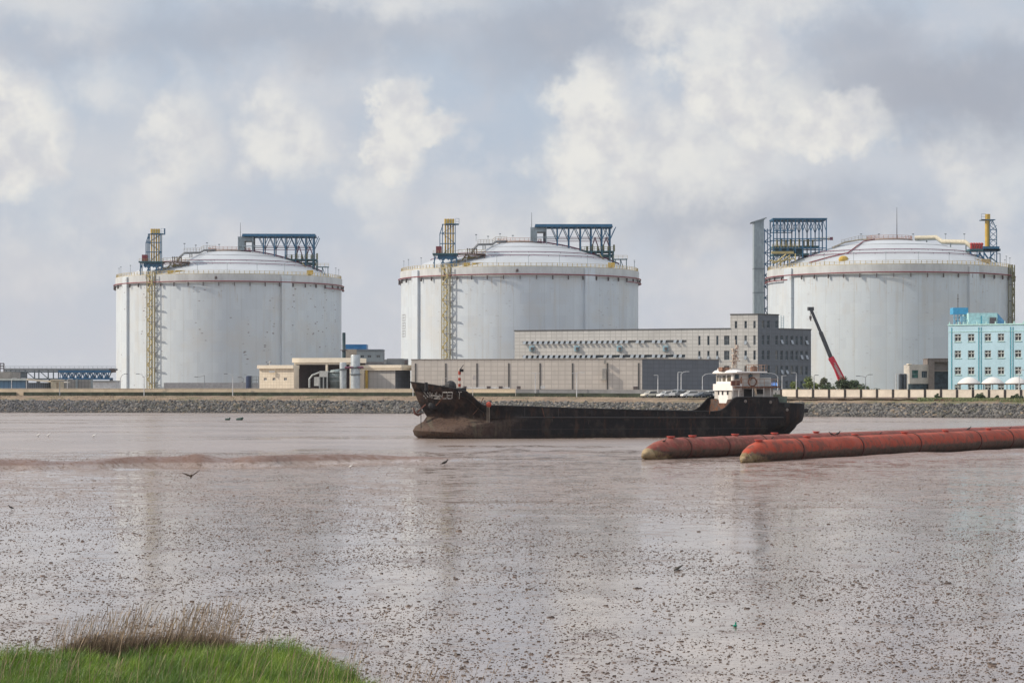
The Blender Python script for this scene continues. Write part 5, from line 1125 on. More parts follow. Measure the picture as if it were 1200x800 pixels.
mb = MB(); pbox(mb, 59.5, 71, 445.3, 457, 645, 5); c1_ = thing('cream_hut', 'narrow cream hut between the blue workshop and the grey screen', 'hut', pos(65, 645, z=GZ)); mb.build('walls', simple('hut_cream', (.48, .42, .31)), c1_); mb = MB(); pbox(mb, 59, 71.5, 444.4, 445.28, 644.7, 5.6); mb.build('roof', crm, c1_); mb = MB(); pbox(mb, 66, 68.5, 448, 457, 644.9, .09); mb.build('door', simple('hut_door', (.30, .24, .17)), c1_)
sc_ = thing('screen_wall', 'grey ribbed screen wall below the pipe rack', 'wall', pos(90, 665, z=GZ)); k = Fr(pos(71.5, 665, z=0)[:2], pos(108, 665, z=0)[:2]); k.wall('panels', tiled('grey_ribbed', (.24, .235, .225), (.15, .15, .15), 1.0, 8, .12), sc_, 0, k.L, GZ-.2, zat(444.6, 665))
for px in (71.7, 90, 107.8): s_ = k.s(px); mb = MB(); k.box(mb, s_-.3, s_+.3, GZ-.2, zat(444, 665), .003, .4); mb.build('post', grey_m, sc_)
wt_ = thing('white_store', 'white windowless store between the grey screen and the leftmost tank', 'shed', pos(122, 680, z=GZ)); mb = MB(); pbox(mb, 108.3, 135, 446.6, 458, 680, 8); mb.build('walls', simple('store_white', (.58, .59, .60)), wt_); mb = MB(); pbox(mb, 108, 135.4, 445.9, 446.58, 679.6, 8.8); mb.build('roof', grey_m, wt_)
mb = MB(); pbox(mb, 192, 303, 448.3, 456.5, 700, 1.0); pw = thing('plinth_wall', 'long low grey retaining wall at the foot of the leftmost tank', 'wall', pos(250, 700, z=GZ)); mb.build('wall_face', simple('retaining_grey', (.33, .33, .34)), pw)
# ================================================================== THE SHIP
SA = radians(16); SB = (-11.9, 272.0); su = (cos(SA), sin(SA)); sw_ = (-sin(SA), cos(SA)); HB = 4.5
def sol(px, py=None, t=0.0):
    k = (px-600)/F; bx, by = SB[0]+sw_[0]*t, SB[1]+sw_[1]*t; s_ = (k*by-bx)/(su[0]-k*su[1]); Yw = by+s_*su[1]
    return (s_, zat(py, Yw)) if py is not None else s_
ship = thing('coaster_ship', 'rusty black coaster aground in the mud with a white bridge at its stern', 'ship', (SB[0], SB[1], 0), rz=SA, local=True)
# sheer line on the near side: (s, z)
SH = [sol(482, 447.6, HB), sol(500, 450, 3), sol(520, 453, 1.2), sol(533, 455, .5), sol(548, 459, 0), sol(554, 464, 0), sol(560, 470, 0), sol(567, 475.3, 0), sol(572, 475.6, 0), sol(580, 475.2, 0), sol(620, 476.5, 0), sol(680, 478.6, 0), sol(740, 480.3, 0), sol(800, 481.6, 0), sol(838, 482.2, 0), sol(844, 481.2, 0), sol(850, 477.5, 0), sol(855, 472, 0), sol(859, 467.5, 0), sol(863, 465.4, 0), sol(911, 465.6, 0), sol(912.2, 472, 0), sol(941, 473.6, HB)]
SHs = np.array([q[0] for q in SH]); SHz = np.array([q[1] for q in SH])
def sheer(s_): return float(np.interp(s_, SHs, SHz))
# stem and stern profiles on the centreline: (z, s)
ST = sorted([(sol(481, 447.5, HB)[1], sol(481, 447.5, HB)[0]), sol(486, 460, HB)[::-1], sol(491, 473, HB)[::-1], sol(498, 484, HB)[::-1], sol(501, 489.5, HB)[::-1], sol(497, 493, HB)[::-1], sol(490, 496.5, HB)[::-1], sol(484.5, 501, HB)[::-1], sol(483.2, 506, HB)[::-1], sol(486.5, 511, HB)[::-1], (-.3, sol(494, 515, HB)[0]), (-1.2, sol(500, 520, HB)[0])])
STz = np.array([q[0] for q in ST]); STs = np.array([q[1] for q in ST])
EN = sorted([(sol(941.5, 473, HB)[1], sol(941.5, 473, HB)[0]), sol(942, 480, HB)[::-1], sol(940.5, 490, HB)[::-1], sol(936, 500, HB)[::-1], sol(928, 508, HB)[::-1], (-1.2, sol(915, 520, HB)[0])])
ENz = np.array([q[0] for q in EN]); ENs = np.array([q[1] for q in EN])-.75
def half(s_, z, s0, s1):
    d = s_-s0; e = s1-s_
    Lb = np.interp(z, [-1, 0.5, 1.6, 2.6, 4.5, 7], [9, 5, 6, 13, 9, 7.5]); a = min(1.0, max(0, d)/Lb); fb = 1-(1-a)**2.1
    if z < 2.2: fb = max(fb, min(1, (max(0, d)/2.2))**.5*.30*max(0, 1-abs(z-.9)/1.7))       # bulbous bow
    Ls = np.interp(z, [-1, .5, 2.5, 5], [11, 8, 4.5, 3.5]); c = min(1.0, max(0, e)/Ls); fe = sqrt(max(0, 1-(1-c)**2*.80)) if z > 1.5 else 1-(1-c)**2.0*.8
    bil = np.interp(z, [-1.2, -.4, .4], [.8, .95, 1.0])
    return max(.02, HB*fb*fe*bil)
us = np.concatenate([np.linspace(0, .22, 46, endpoint=False), np.linspace(.22, .74, 44, endpoint=False), np.linspace(.74, 1, 62)])
fr_ = [0, .06, .13, .2, .27, .34, .42, .5, .6, .7, .8, .9, 1.0]
def hull_grid(sgn):
    G = []
    for u_ in us:
        col = []
        for f_ in fr_:
            s_ = u_*50.5
            for _ in range(5):
                zt_ = sheer(s_); z = -1.2+f_*(zt_+1.2); s0 = float(np.interp(z, STz, STs)); s1 = float(np.interp(z, ENz, ENs)); s_ = s0+u_*(s1-s0)
            b_ = half(s_, z, s0, s1); b_ = b_ if u_ > 0 else .02
            col.append((s_, HB-sgn*b_, z))
        G.append(col)
    return G
mb = MB(); GN, GF = hull_grid(1), hull_grid(-1)
for G, flip in ((GN, False), (GF, True)):
    b0 = len(mb.v); K_ = len(fr_)
    for c in G: mb.v += c
    for i_ in range(len(G)-1):
        for j in range(K_-1):
            q = (b0+i_*K_+j, b0+(i_+1)*K_+j, b0+(i_+1)*K_+j+1, b0+i_*K_+j+1); mb.f.append(q if not flip else q[::-1])
K_ = len(fr_); nG = len(us)
for j in range(K_-1): mb.f.append(((nG-1)*K_+j, nG*K_+(nG-1)*K_+j, nG*K_+(nG-1)*K_+j+1, (nG-1)*K_+j+1))     # transom
for j in range(K_-1): mb.f.append((j, j+1, nG*K_+j+1, nG*K_+j))
hm, t, p = material('ship_hull_paint'); n = NB(t); v = n.raw(); s3 = n.sep(v)
g1_ = n.noise(n.comb(n.m('MULTIPLY', s3[0], 1.0), 0.0, n.m('MULTIPLY', s3[2], .25)), 1.1, 7, .7); g2_ = n.noise(v, .5, 6, .7); g3_ = n.noise(v, 3.2, 5, .7)
c = n.mix(n.ss(g3_, .35, .65), (.004, .004, .006, 1), (.015, .013, .014, 1))
c = n.mix(n.ss(g1_, .50, .68, 0, .8), c, (.065, .030, .018, 1)); gp_ = n.noise(n.comb(n.m('MULTIPLY', s3[0], 1.0), 0.0, n.m('MULTIPLY', s3[2], .12)), 2.6, 4, .7); c = n.mix(n.ss(gp_, .60, .74, 0, .6), c, (.11, .085, .065, 1)); c = n.mix(n.ss(g2_, .50, .66, 0, .75), c, (.045, .036, .031, 1))
bow = n.m('MULTIPLY', n.ss(s3[0], 15.5, 6.0), n.ss(s3[2], 3.2, 2.1))
rs = n.mix(n.ss(g2_, .35, .65), (.055, .030, .022, 1), (.125, .082, .060, 1)); rs = n.mix(n.ss(g3_, .5, .62, 0, .85), rs, (.03, .020, .016, 1)); rs = n.mix(n.ss(g1_, .50, .62, 0, .8), rs, (.10, .085, .06, 1))
c = n.mix(n.m('MULTIPLY', bow, n.ss(g3_, .22, .5, .55, 1)), c, rs)
bw2 = n.m('MULTIPLY', n.ss(s3[0], 10.0, 3.0), n.ss(g2_, .40, .60)); c = n.mix(n.m('MULTIPLY', bw2, .75), c, (.07, .042, .030, 1))
foot = n.ss(s3[2], .55, .15); c = n.mix(n.m('MULTIPLY', foot, .45), c, (.045, .033, .026, 1))
t.links.new(c, p.inputs['Base Color']); t.links.new(n.ss(g3_, .3, .7, .6, .9), p.inputs['Roughness']); p.inputs['Specular IOR Level'].default_value = .25; n.bump(n.m('ADD', g3_, n.m('MULTIPLY', g2_, 3.0)), .8, .10, p)
hull = mb.build('hull', hm, ship, True)
rust = simple('ship_rust', (.14, .06, .035), .85, var=.5, scale=1.2); deck_m = simple('ship_deck', (.055, .04, .034), .85, var=.4, scale=.8, rust=.5)
shw = simple('ship_white_paint', (.80, .78, .745), .6, var=.06, scale=.6, rust=.12, rustcol=(.20, .09, .045), streak=3); shg = simple('ship_white_shaded', (.50, .47, .43), .65, var=.12, scale=.6, rust=.24, rustcol=(.20, .09, .045), streak=3)  # second white: rustier and darker, the shade of the house sides in its colour
blk = simple('ship_black_iron', (.016, .016, .018), .6)
# gunwale
mb = MB()
for G in (GN, GF): mb.tube([(c[-1][0], c[-1][1], c[-1][2]+.03) for c in G], .07, 5)
mb.build('gunwale', blk, hull)
def side(s_, z, off=0.0):
    s0 = float(np.interp(z, STz, STs)); s1 = float(np.interp(z, ENz, ENs)); return (s_, HB-half(s_, z, s0, s1)-off, z)
mb = MB(); mb.tube([side(s_, 2.62-.004*s_+.012*max(0, s_-35)*.2, .03) for s_ in np.linspace(10.5, 48, 70)], .09, 5); mb.tube([side(s_, 1.1, .02) for s_ in np.linspace(12, 46, 60)], .035, 4)
for s_ in np.arange(14, 34, 4.3): mb.tube([side(s_, 2.7, .03), side(s_, sheer(s_)-.1, .03)], .035, 4)
mb.build('rubbing_strake', simple('strake_black', (.035, .030, .030), .6, rust=.25), hull)
# decks
mb = MB()
for i_ in range(nG-1):
    a, b = GN[i_][-1], GN[i_+1][-1]; c2, d2 = GF[i_+1][-1], GF[i_][-1]
    dk = (lambda q: q[2]-.75 if q[0] < 9 else (2.5 if q[0] < sol(862) else q[2]-.25)); za, zb_d = dk(a), dk(b)
    mb.face([(a[0], a[1]+.05, za), (b[0], b[1]+.05, zb_d), (c2[0], c2[1]-.05, zb_d), (d2[0], d2[1]-.05, za)])
mb.build('deck', deck_m, ship)
mb = MB(); s0_, s1_ = 15.5, 34.5; zc = 2.2
for (a, b, y0, y1) in ((s0_, s1_, 1.3, 1.5), (s0_, s1_, 7.5, 7.7), (s0_, s0_+.2, 1.5, 7.5), (s1_-.2, s1_, 1.5, 7.5)): mb.box(((a+b)/2, (y0+y1)/2, zc+.45), (b-a, y1-y0, 1.2))
mb.build('hatch_coaming', rust, ship)
# forecastle gear
P_ = lambda px, py, t: (sol(px, py, t)[0], t, sol(px, py, t)[1])
mb = MB(); a = P_(528, 450.5, 2.6); mb.ell((a[0], a[1], a[2]-.25), (.75, .8, .75), 12, 8); mb.box((a[0]-.1, a[1]+1.3, a[2]-.3), (1.2, 2.0, .5)); mb.box((a[0]+1.1, a[1], a[2]-.7), (1.4, 1.5, .6)); mb.build('anchor_windlass', blk, ship)
mb = MB()
for px in (499, 499.8): a = P_(px, 449.3, 1.8); mb.tube([(a[0], a[1], a[2]-.9), (a[0], a[1], a[2]+.15)], .16, 8)
mb.build('bollard', blk, ship)
redw = simple('signal_red', (.36, .06, .035), .6); whp = simple('signal_white', (.62, .56, .50), .6)
zb0 = 5.2; a = P_(538.5, 440, 3.0); mast = MB().tube([(a[0], a[1], zb0), (a[0], a[1], P_(538.5, 431, 3)[2])], [.15, .10], 8).build('foremast', whp, ship, True)
for y0, y1 in ((453, 449.5), (446, 442.5), (439, 434.5)): MB().tube([(a[0], a[1], P_(538.5, y0, 3)[2]), (a[0], a[1], P_(538.5, y1, 3)[2])], .17, 8).build('red_band', redw, mast, True)
MB().tube([(a[0], a[1], P_(538.5, 434, 3)[2]), (a[0]+.5, a[1], P_(538, 427.5, 3)[2])], .05, 5).box((a[0]+.2, a[1], P_(538.5, 434, 3)[2]), (.5, .5, .35)).build('mast_light', blk, mast)
mb = MB(); b = P_(518, 443, 3.0); c_ = P_(554, 437.5, 3.0); d_ = P_(541.5, 437, 3)
mb.tube([(b[0], b[1], 5.5), (b[0], b[1], b[2])], .05, 5).tube([(b[0], b[1], b[2]), (a[0], a[1], b[2])], .035, 4)
mb.tube([(c_[0], c_[1], 4.9), (c_[0], c_[1], c_[2])], .05, 5).tube([(c_[0], c_[1], c_[2]), (a[0], a[1], c_[2])], .03, 4).box((c_[0]+.15, c_[1], c_[2]-.5), (.35, .3, .5))
mb.tube([(d_[0], d_[1]-.3, 4.9), (d_[0], d_[1]-.3, P_(541.5, 446, 3)[2])], .09, 6); mb.build('fore_rigging', whp, ship)
# anchor in its pocket, cable and plating marks
mb = MB(); a = side(3.4, 4.0, .05); mb.ell((a[0]+.1, a[1]+.3, a[2]), (.75, .4, .62), 12, 8); mb.build('hawse_pipe', blk, hull)
a = side(2.4, 3.9, .22); mb = MB().tube([(a[0]-.9, a[1]+.35, a[2]-.75), (a[0]+.2, a[1], a[2]+.3)], .1, 6); mb.tube([(a[0]-1.35, a[1]+.3, a[2]-.15), (a[0]-1.15, a[1]+.3, a[2]-.85), (a[0]-.75, a[1]+.3, a[2]-1.05), (a[0]-.2, a[1]+.2, a[2]-.8)], [.05, .16, .18, .05], 6)
anc = mb.build('anchor', simple('anchor_rust', (.11, .04, .03), .8), ship)
mb = MB(); e_ = P_(492.4, 476, HB-.6); mb.tube([(e_[0], HB-.9, e_[2]), (e_[0]+.05, HB-.9, .0)], .045, 5); mb.build('anchor_cable', blk, ship)
mb = MB(); a = side(6.8, 4.9, .05); b_ = side(5.4, 3.0, .05); mb.tube([side(4.3, 5.1, .06), side(3.6, 4.0, .06)], .05, 5); mb.tube([side(7.6, 2.6, .03), side(8.3, 3.6, .03), side(8.8, 5.0, .03)], .05, 5); mb.build('bow_stiffener', rust, hull)
# worn name on the bow: two blotted characters, a dash and 08
wl = simple('name_paint', (.38, .36, .33), .7, var=.5, scale=4, rust=.45, rustcol=(.04, .03, .03))
mb = MB()
def mark(s0, z0, s1, z1, w=.06):
    A_, B_ = side(s0, z0, .05), side(s1, z1, .05); dx, dz = B_[0]-A_[0], B_[2]-A_[2]; L_ = sqrt(dx*dx+dz*dz); nx, nz = -dz/L_*w, dx/L_*w
    mb.face([(A_[0]+nx, A_[1], A_[2]+nz), (A_[0]-nx, A_[1], A_[2]-nz), (B_[0]-nx, B_[1], B_[2]-nz), (B_[0]+nx, B_[1], B_[2]+nz)]); mb.face([(A_[0]+nx, A_[1]-.01, A_[2]+nz), (A_[0]-nx, A_[1]-.01, A_[2]-nz), (B_[0]-nx, B_[1]-.01, B_[2]-nz), (B_[0]+nx, B_[1]-.01, B_[2]+nz)][::-1])
nz0 = sol(512, 466.8, 1.0)[1]; nh = .75
def su_(px): return sol(px, 465, .8)[0]
for x_, strokes in ((502.8, ((0, 1.1, .5, .2), (.35, 1.0, .9, .1), (.0, .5, .3, 0), (.6, 1.1, .75, .7))), (508, ((0, 1.0, .15, .1), (.3, .95, .35, 0), (.6, .9, .95, .0), (.2, .5, .9, .45), (.75, 1.1, .8, .6))), (513, ((.0, .0, .7, .0), (.1, .35, .6, .3), (.5, .7, .8, .3)))):
    for q in strokes: mark(su_(x_)+q[0], nz0+q[1]*nh, su_(x_)+q[2], nz0+q[3]*nh)
s_ = su_(517.2); mark(s_, nz0+.3, s_+.38, nz0+.3)
s_ = su_(521.2)                                            # 0
for q in ((0, 0, 0, 1), (0, 1, .5, 1), (.5, 1, .5, 0), (.5, 0, 0, 0)): mark(s_+q[0], nz0+q[1]*nh, s_+q[2], nz0+q[3]*nh)
s_ = su_(526.4)                                            # 8
for q in ((0, 0, 0, 1), (0, 1, .5, 1), (.5, 1, .5, 0), (.5, 0, 0, 0), (0, .5, .5, .5)): mark(s_+q[0], nz0+q[1]*nh, s_+q[2], nz0+q[3]*nh)
s_ = su_(538.5); mark(s_, nz0-.05, s_, nz0+.8, .05); mark(s_-.15, nz0+.8, s_+.25, nz0+.8, .05)
mb.build('painted_name', wl, hull)
# hanging fender ropes
mb = MB(); a = side(sol(573.5), 3.95, .12); mb.tube([a, (a[0], a[1], .6)], .05, 5); mb.tube([(a[0]-.25, a[1], 3.9), (a[0]-.25, a[1], 1.2)], .03, 4); mb.build('fender_rope', simple('rope_pale', (.32, .26, .20)), ship)
MB().ell((a[0], a[1]+.1, 4.15), (.35, .3, .35), 8, 6).build('mooring_fairlead', redw, ship)
mb = MB(); a = side(sol(635), 3.7, .1); mb.tube([a, (a[0]+.3, a[1], 2.6)], .06, 5); mb.tube([side(sol(832), 4.0, .1), side(sol(831), 2.9, .1)], .05, 5); mb.build('side_ladder', rust, ship)
# ---- accommodation: local z levels
s1, s2_, s3_, s4 = sol(857.5, None, 1.5), sol(891), sol(911.5), sol(849.5, None, HB)
zd = sol(880, 465.4)[1]; zr = sol(880, 454.2)[1]; zb2 = sol(880, 436.5)[1]; zf = sol(850, 472.5, 2)[1]
mb = MB(); mb.box(((s1+s3_)/2, HB, (zd-.2+zr)/2), (s3_-s1, 2*HB-3.0, zr-zd+.2)); dh = mb.build('deck_house', shg, ship)
mb = MB(); mb.box(((s1+s3_)/2+.3, HB, zr+.08), (s3_-s1+.5, 2*HB-.9, .16)); mb.build('boat_deck', rust, ship)
mb = MB(); railing(mb, [(s1+.2, .55, zr+.15), (s3_+.3, .55, zr+.15), (s3_+.3, 2*HB-.35, zr+.15)], .95, .9, .035); railing(mb, [(s1+3, 2*HB-.35, zr+.15), (s3_+.3, 2*HB-.35, zr+.15)], .95, .9, .035); mb.build('deck_railing', simple('rail_rusty', (.30, .20, .15)), ship)
mb = MB(); mb.box((sol(877.5, None, 1.5), 1.49, (zd+zr)/2-.05), (1.35, .1, zr-zd-.25)); mb.build('doorway', blk, dh)
mb = MB(); mb.box((sol(890, None, 1.5), 1.49, (zd+zr)/2+.1), (1.1, .1, .55)); mb.build('porthole', blk, dh)
for px in (861, 868, 884, 897, 905): MB().bar((sol(px), .6, zd), (sol(px), .6, zr), .1).build('stanchion', shg, dh)
mb = MB(); mb.face([(sol(885), .55, zr), (sol(888), .55, zr), (sol(889), .5, zr-1.0), (sol(887.5), .5, zr-1.0)]); mb.build('torn_sheet', simple('torn_beige', (.42, .32, .22)), dh)
mb = MB(); mb.box((sol(864, None, .8), .77, zr+.6), (.01, .01, .01)); 
# wheelhouse side body
sA, sB = sol(859.5, None, 1.5), sol(890.5, None, 1.4)
mb = MB(); mb.box(((sA+sB)/2, HB, (zr+zb2)/2+.08), (sB-sA, 6.0, zb2-zr-.16)); wb = mb.build('wheelhouse', shg, ship)
mb = MB(); mb.box((sol(863.5, None, 1.4), 1.37, sol(863.5, 441.5)[1]), (.5, .1, .6)); mb.box((sol(879.5, None, 1.4), 1.37, sol(879.5, 441.5)[1]), (.5, .1, .6)); mb.build('side_window', G1, wb)
mb = MB(); mb.box((sol(861, None, 1.4), 1.2, zr+.6), (1.1, .4, .6)); mb.build('red_locker', simple('locker_rust', (.13, .05, .035)), wb)
zt = sol(875, 434.2)[1]
mb = MB(); mb.box(((sA+sB)/2+.5, HB, zb2+.08), (sB-sA+.6, 7.2, .18)); tr_ = mb.build('bridge_top', shw, ship)
mb = MB(); mb.box(((sA+sB)/2-1.2, HB, zb2+.38), (1.0*(sB-sA)*.4, 4.5, .42)); mb.build('top_coaming', shg, tr_)
mb = MB(); railing(mb, [(sA+1.5, .95, zb2+.17), (sB+.8, .95, zb2+.17), (sB+.8, 8.0, zb2+.17)], .85, .8, .035); mb.build('top_railing', simple('rail_rusty', (.30, .20, .15)), tr_)
mb = MB(); 
for k_ in range(5): mb.box((sol(882+k_*1.7, None, 2), 2+.3*k_, zb2+.45), (.5, .5, .5+.12*(k_ % 3)))
mb.box((sol(850, None, 3), 3.2, zb2+.45), (1.2, 1.4, .5)); mb.build('top_fittings', simple('fitting_rust', (.22, .12, .08), var=.5, scale=3), tr_)
mb = MB(); lb = sol(885, None, .8); mb.tube([(lb-.4+.55*cos(q), .75, zr+.75+.55*sin(q)) for q in np.linspace(0, 2*pi, 13)], .09, 6); mb.build('life_ring', rust, ship)
mb = MB(); mb.box((sol(895.5, None, 2), 2.6, zr+.75), (1.7, 1.6, 1.1)); mb.build('deck_locker', simple('locker_pale', (.46, .47, .45)), ship)
# white front of the bridge, facing the bow
yc = HB-.0; zt0, zt1 = sol(850, 472.3, 2)[1], sol(850, 437.5, 2)[1]
def ubox(mb, s0, s1, hw, z0, z1, bulge=.3):
    n_ = 10; pts = [(s1, yc+hw), (s1, yc-hw)]+[(s0-bulge*cos(pi*(i_/n_-.5)), yc-hw+2*hw*i_/n_) for i_ in range(n_+1)]; return mb.prism(pts, z0, z1)
sF = sA-.05
mb = MB(); ubox(mb, sF, sA+1, 2.75, zt0, sol(850, 457.5, HB)[1]); ft = mb.build('bridge_front', shw, ship)
mb = MB(); ubox(mb, sF-.25, sA+1, 3.35, sol(850, 457.4, HB)[1], sol(850, 449.6, HB)[1]); mb.build('bridge_wing', shw, ship)
mb = MB(); ubox(mb, sF, sA+1, 2.8, sol(850, 449.5, HB)[1], sol(850, 437.7, HB)[1]); wf = mb.build('wheelhouse_front', shw, ship)
mb = MB(); n_ = 12; zz0 = sol(850, 437.7, HB)[1]
for lv, (gr, dzz) in enumerate(((.95, 0), (.98, .2), (.75, .42), (.35, .58))):
    pass
mb.lathe([(3.85, zz0), (3.95, zz0+.12), (3.3, zz0+.38), (1.8, zz0+.58), (.01, zz0+.62)], (0, 0), 28); mb.v = [(sF+.5+x_*.42, HB+y_*.90, z_) for x_, y_, z_ in mb.v]; mb.face([(sF+.5+3.85*.42*cos(q), HB+3.46*sin(q), zz0) for q in np.linspace(0, 2*pi, 20, endpoint=False)]); mb.build('bridge_canopy', shw, ship, True)
def front_win(parent, tc_, zc_, w_, h_, hw, s0, nm):
    i_ = (tc_+hw)/(2*hw); s_ = s0-.3*cos(pi*(i_-.5))-.03; mb = MB(); mb.box((s_, yc+tc_, zc_), (.08, w_, h_), -(.3*pi/(2*hw))*sin(pi*(i_-.5))); mb.build(nm, blk if nm == 'front_slot' else glass('wheelhouse_glass', (.10, .08, .05), .25), parent)
for k_ in (-2.0, -.65, .7, 2.0): front_win(wf, k_, sol(850, 443, HB)[1], .85, .75, 2.8, sF, 'front_window')
for k_ in (-1.7, -.2, 1.4): front_win(ft, k_, sol(850, 459.8, HB)[1], .42, .55, 2.75, sF, 'front_slot')
# rusty bulkhead under the white front
mb = MB(); ubox(mb, sF-.1, sA+1, 3.4, 1.5, zt0-.003, .2); mb.build('break_bulkhead', rust, ship)
# radar mast
mx_, mz0, mz1 = sol(861.5, None, HB), zb2, sol(861.5, 398, HB)[1]
mm = simple('mast_rusty_white', (.50, .43, .36), .7, rust=.42, scale=2.5, rustcol=(.20, .07, .04)); mb = MB()
mb.tube([(mx_, HB, mz0), (mx_, HB, mz1-1.4)], [.26, .18], 8); mb.tube([(mx_, HB, mz1-1.4), (mx_, HB, mz1)], .05, 5); mb.tube([(mx_-.5, HB, mz0), (mx_-.2, HB, mz0+2.3)], .09, 5)
rm_ = mb.build('radar_mast', mm, ship, True)
for f_, w_ in ((.36, 1.1), (.55, .8), (.72, .9)): z_ = mz0+(mz1-mz0)*f_; MB().box((mx_, HB, z_), (w_, .8, .1)).box((mx_+.15, HB-.3, z_+.3), (.3, .3, .45)).box((mx_-.3, HB-.1, z_-.25), (.25, .3, .35)).build('mast_platform', mm, rm_)
# stern details
mb = MB(); railing(mb, [(sol(912.5)+.2, .6, sol(920, 472.5)[1]), (sol(938, None, 2), 2.2, sol(938, 473, 2)[1])], .6, 1.4, .03); mb.tube([(sol(912.5), .9, 4.4), (sol(912.5), .9, 5.6)], .08, 5); mb.box((sol(915, None, 1.6), 1.6, 4.7), (1.2, 1.2, .8)); mb.build('stern_railing', simple('stern_greenish', (.12, .15, .12)), ship)
mb = MB(); mb.box((sol(939.5, None, 4), 3.6, sol(940, 481, 4)[1]), (.9, 1.2, .5)); mb.box((sol(922), -.02, 4.0), (.7, .1, .5)); mb.build('stern_fairlead', blk, ship)
for px, py in ((873.5, 470), (903, 471), (922.5, 480)): s_, z_ = sol(px, py); a = side(s_, z_, .03); MB().ell(a, (.2, .1, .2), 8, 5).build('hull_port', simple('port_pale', (.20, .17, .15)), hull)

# ================================================================== PONTOON PIPES
def pipe_mat(name, red, fade, tan_below, dr):
    m, t, p = material(name); n = NB(t); v = n.raw(); s3 = n.sep(v); a = n.noise(v, .45, 6, .7); b = n.noise(v, 2.6, 6, .7)
    c = n.mix(n.ss(a, .35, .65), C4(tuple(q*.75 for q in red)), C4(red)); c = n.mix(n.ss(b, .50, .68, 0, fade), c, (.30, .125, .085, 1))
    c = n.mix(n.ss(a, .52, .66, 0, fade), c, (.24, .10, .075, 1))
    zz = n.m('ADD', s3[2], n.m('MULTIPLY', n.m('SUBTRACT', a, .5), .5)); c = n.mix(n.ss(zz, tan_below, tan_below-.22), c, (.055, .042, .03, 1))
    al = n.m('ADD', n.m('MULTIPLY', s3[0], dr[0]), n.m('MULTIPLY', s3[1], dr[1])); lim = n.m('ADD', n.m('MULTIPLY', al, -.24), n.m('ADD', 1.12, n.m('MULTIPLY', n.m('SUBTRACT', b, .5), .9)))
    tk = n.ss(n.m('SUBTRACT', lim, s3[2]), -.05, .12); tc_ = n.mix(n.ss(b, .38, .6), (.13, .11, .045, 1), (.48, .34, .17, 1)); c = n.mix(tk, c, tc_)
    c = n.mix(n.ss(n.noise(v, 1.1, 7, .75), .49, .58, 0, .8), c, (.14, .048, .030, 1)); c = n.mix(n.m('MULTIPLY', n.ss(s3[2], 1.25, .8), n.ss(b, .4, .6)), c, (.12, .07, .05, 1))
    t.links.new(c, p.inputs['Base Color']); p.inputs['Roughness'].default_value = .75; p.inputs['Specular IOR Level'].default_value = .3; n.bump(b, .6, .04, p); return m
fp_m = pipe_mat('pontoon_red', (.40, .060, .026), .30, .95, (.49, .87)); rp_m = pipe_mat('pontoon_faded_red', (.27, .066, .048), .85, .85, (.62, .78)); tan_m = simple('tip_tan', (.30, .22, .12), .8, var=.35, scale=1.6, rust=.18, rustcol=(.12, .10, .04)); cap_r = simple('hatch_red', (.40, .055, .035), .5, scale=3)
def pontoon(label, A_, Bp, R, tip_len, mat_, caps, bands, bow):
    """A_ -> Bp in plan, the open tip droops at A_"""
    d = mathutils.Vector((Bp[0]-A_[0], Bp[1]-A_[1], 0)); Lp = d.length; d.normalize(); r_ = thing('pontoon_pipe', label, 'pipe', (A_[0], A_[1], 0)); zc = R*.93
    pts = []; rs = []
    nb = mathutils.Vector((-d.y, d.x, 0))
    def cen(q): 
        b_ = bow*4*(q/Lp)*(1-q/Lp); return mathutils.Vector((A_[0]+d.x*q+nb.x*b_, A_[1]+d.y*q+nb.y*b_, 0))
    prof = [(0, .22, .30), (.35, .45, .48), (.9, .68, .66), (1.6, .85, .82), (2.5, .96, .95), (3.4, 1.0, 1.0)]
    for q, fr2, fz in prof: c = cen(q*tip_len/3.4); pts.append((c.x, c.y, zc*fz*1.0)); rs.append(R*fr2)
    q = tip_len+1
    while q < Lp: c = cen(q); pts.append((c.x, c.y, zc)); rs.append(R); q += 2.5
    c = cen(Lp); pts.append((c.x, c.y, zc)); rs.append(R)
    MB().tube(pts, rs, 28).build('pipe_body', mat_, r_, True)
    mb = MB()       # tan lower lip of the tip
    c0 = cen(-.2); c1 = cen(tip_len*.55); c2_ = cen(tip_len*1.25)
    mb.tube([(c0.x, c0.y, .30), tuple(cen(.5))[:2]+(.46,), (c1.x, c1.y, R*.62), (c2_.x, c2_.y, R*.55)], [.10, .50, R*.80, R*.5], 20); mb.build('tip_scoop', tan_m, r_, True)
    for px in caps:
        best = min(np.linspace(0, Lp, 1600), key=lambda q: abs(600+F*cen(q).x/cen(q).y-px)); c = cen(best); zt_ = zc+R-.04
        if best < tip_len: zt_ = np.interp(best, [q*tip_len/3.4 for q, *_ in prof], [zc*fz+R*f2 for _, f2, fz in prof])-.05
        h_ = MB().cyl((c.x, c.y), .26, zt_-.1, zt_+.13, 12).build('hatch_neck', cap_r, r_); MB().cyl((c.x, c.y), .36, zt_+.132, zt_+.22, 14).build('hatch_lid', cap_r, h_)
    for px in bands:
        best = min(np.linspace(0, Lp, 1600), key=lambda q: abs(600+F*cen(q).x/cen(q).y-px)); c, e = cen(best-.09), cen(best+.09)
        MB().tube([(c.x, c.y, zc), (e.x, e.y, zc)], R+.06, 28).build('joint_band', simple('joint_dark_red', (.10, .03, .022), .7), r_, True)
    return r_
A1_ = ((870-600)/F*180, 180.); B1_ = ((1200-600)/F*241, 241.); ex = ((B1_[0]-A1_[0])*.9, (B1_[1]-A1_[1])*.9)
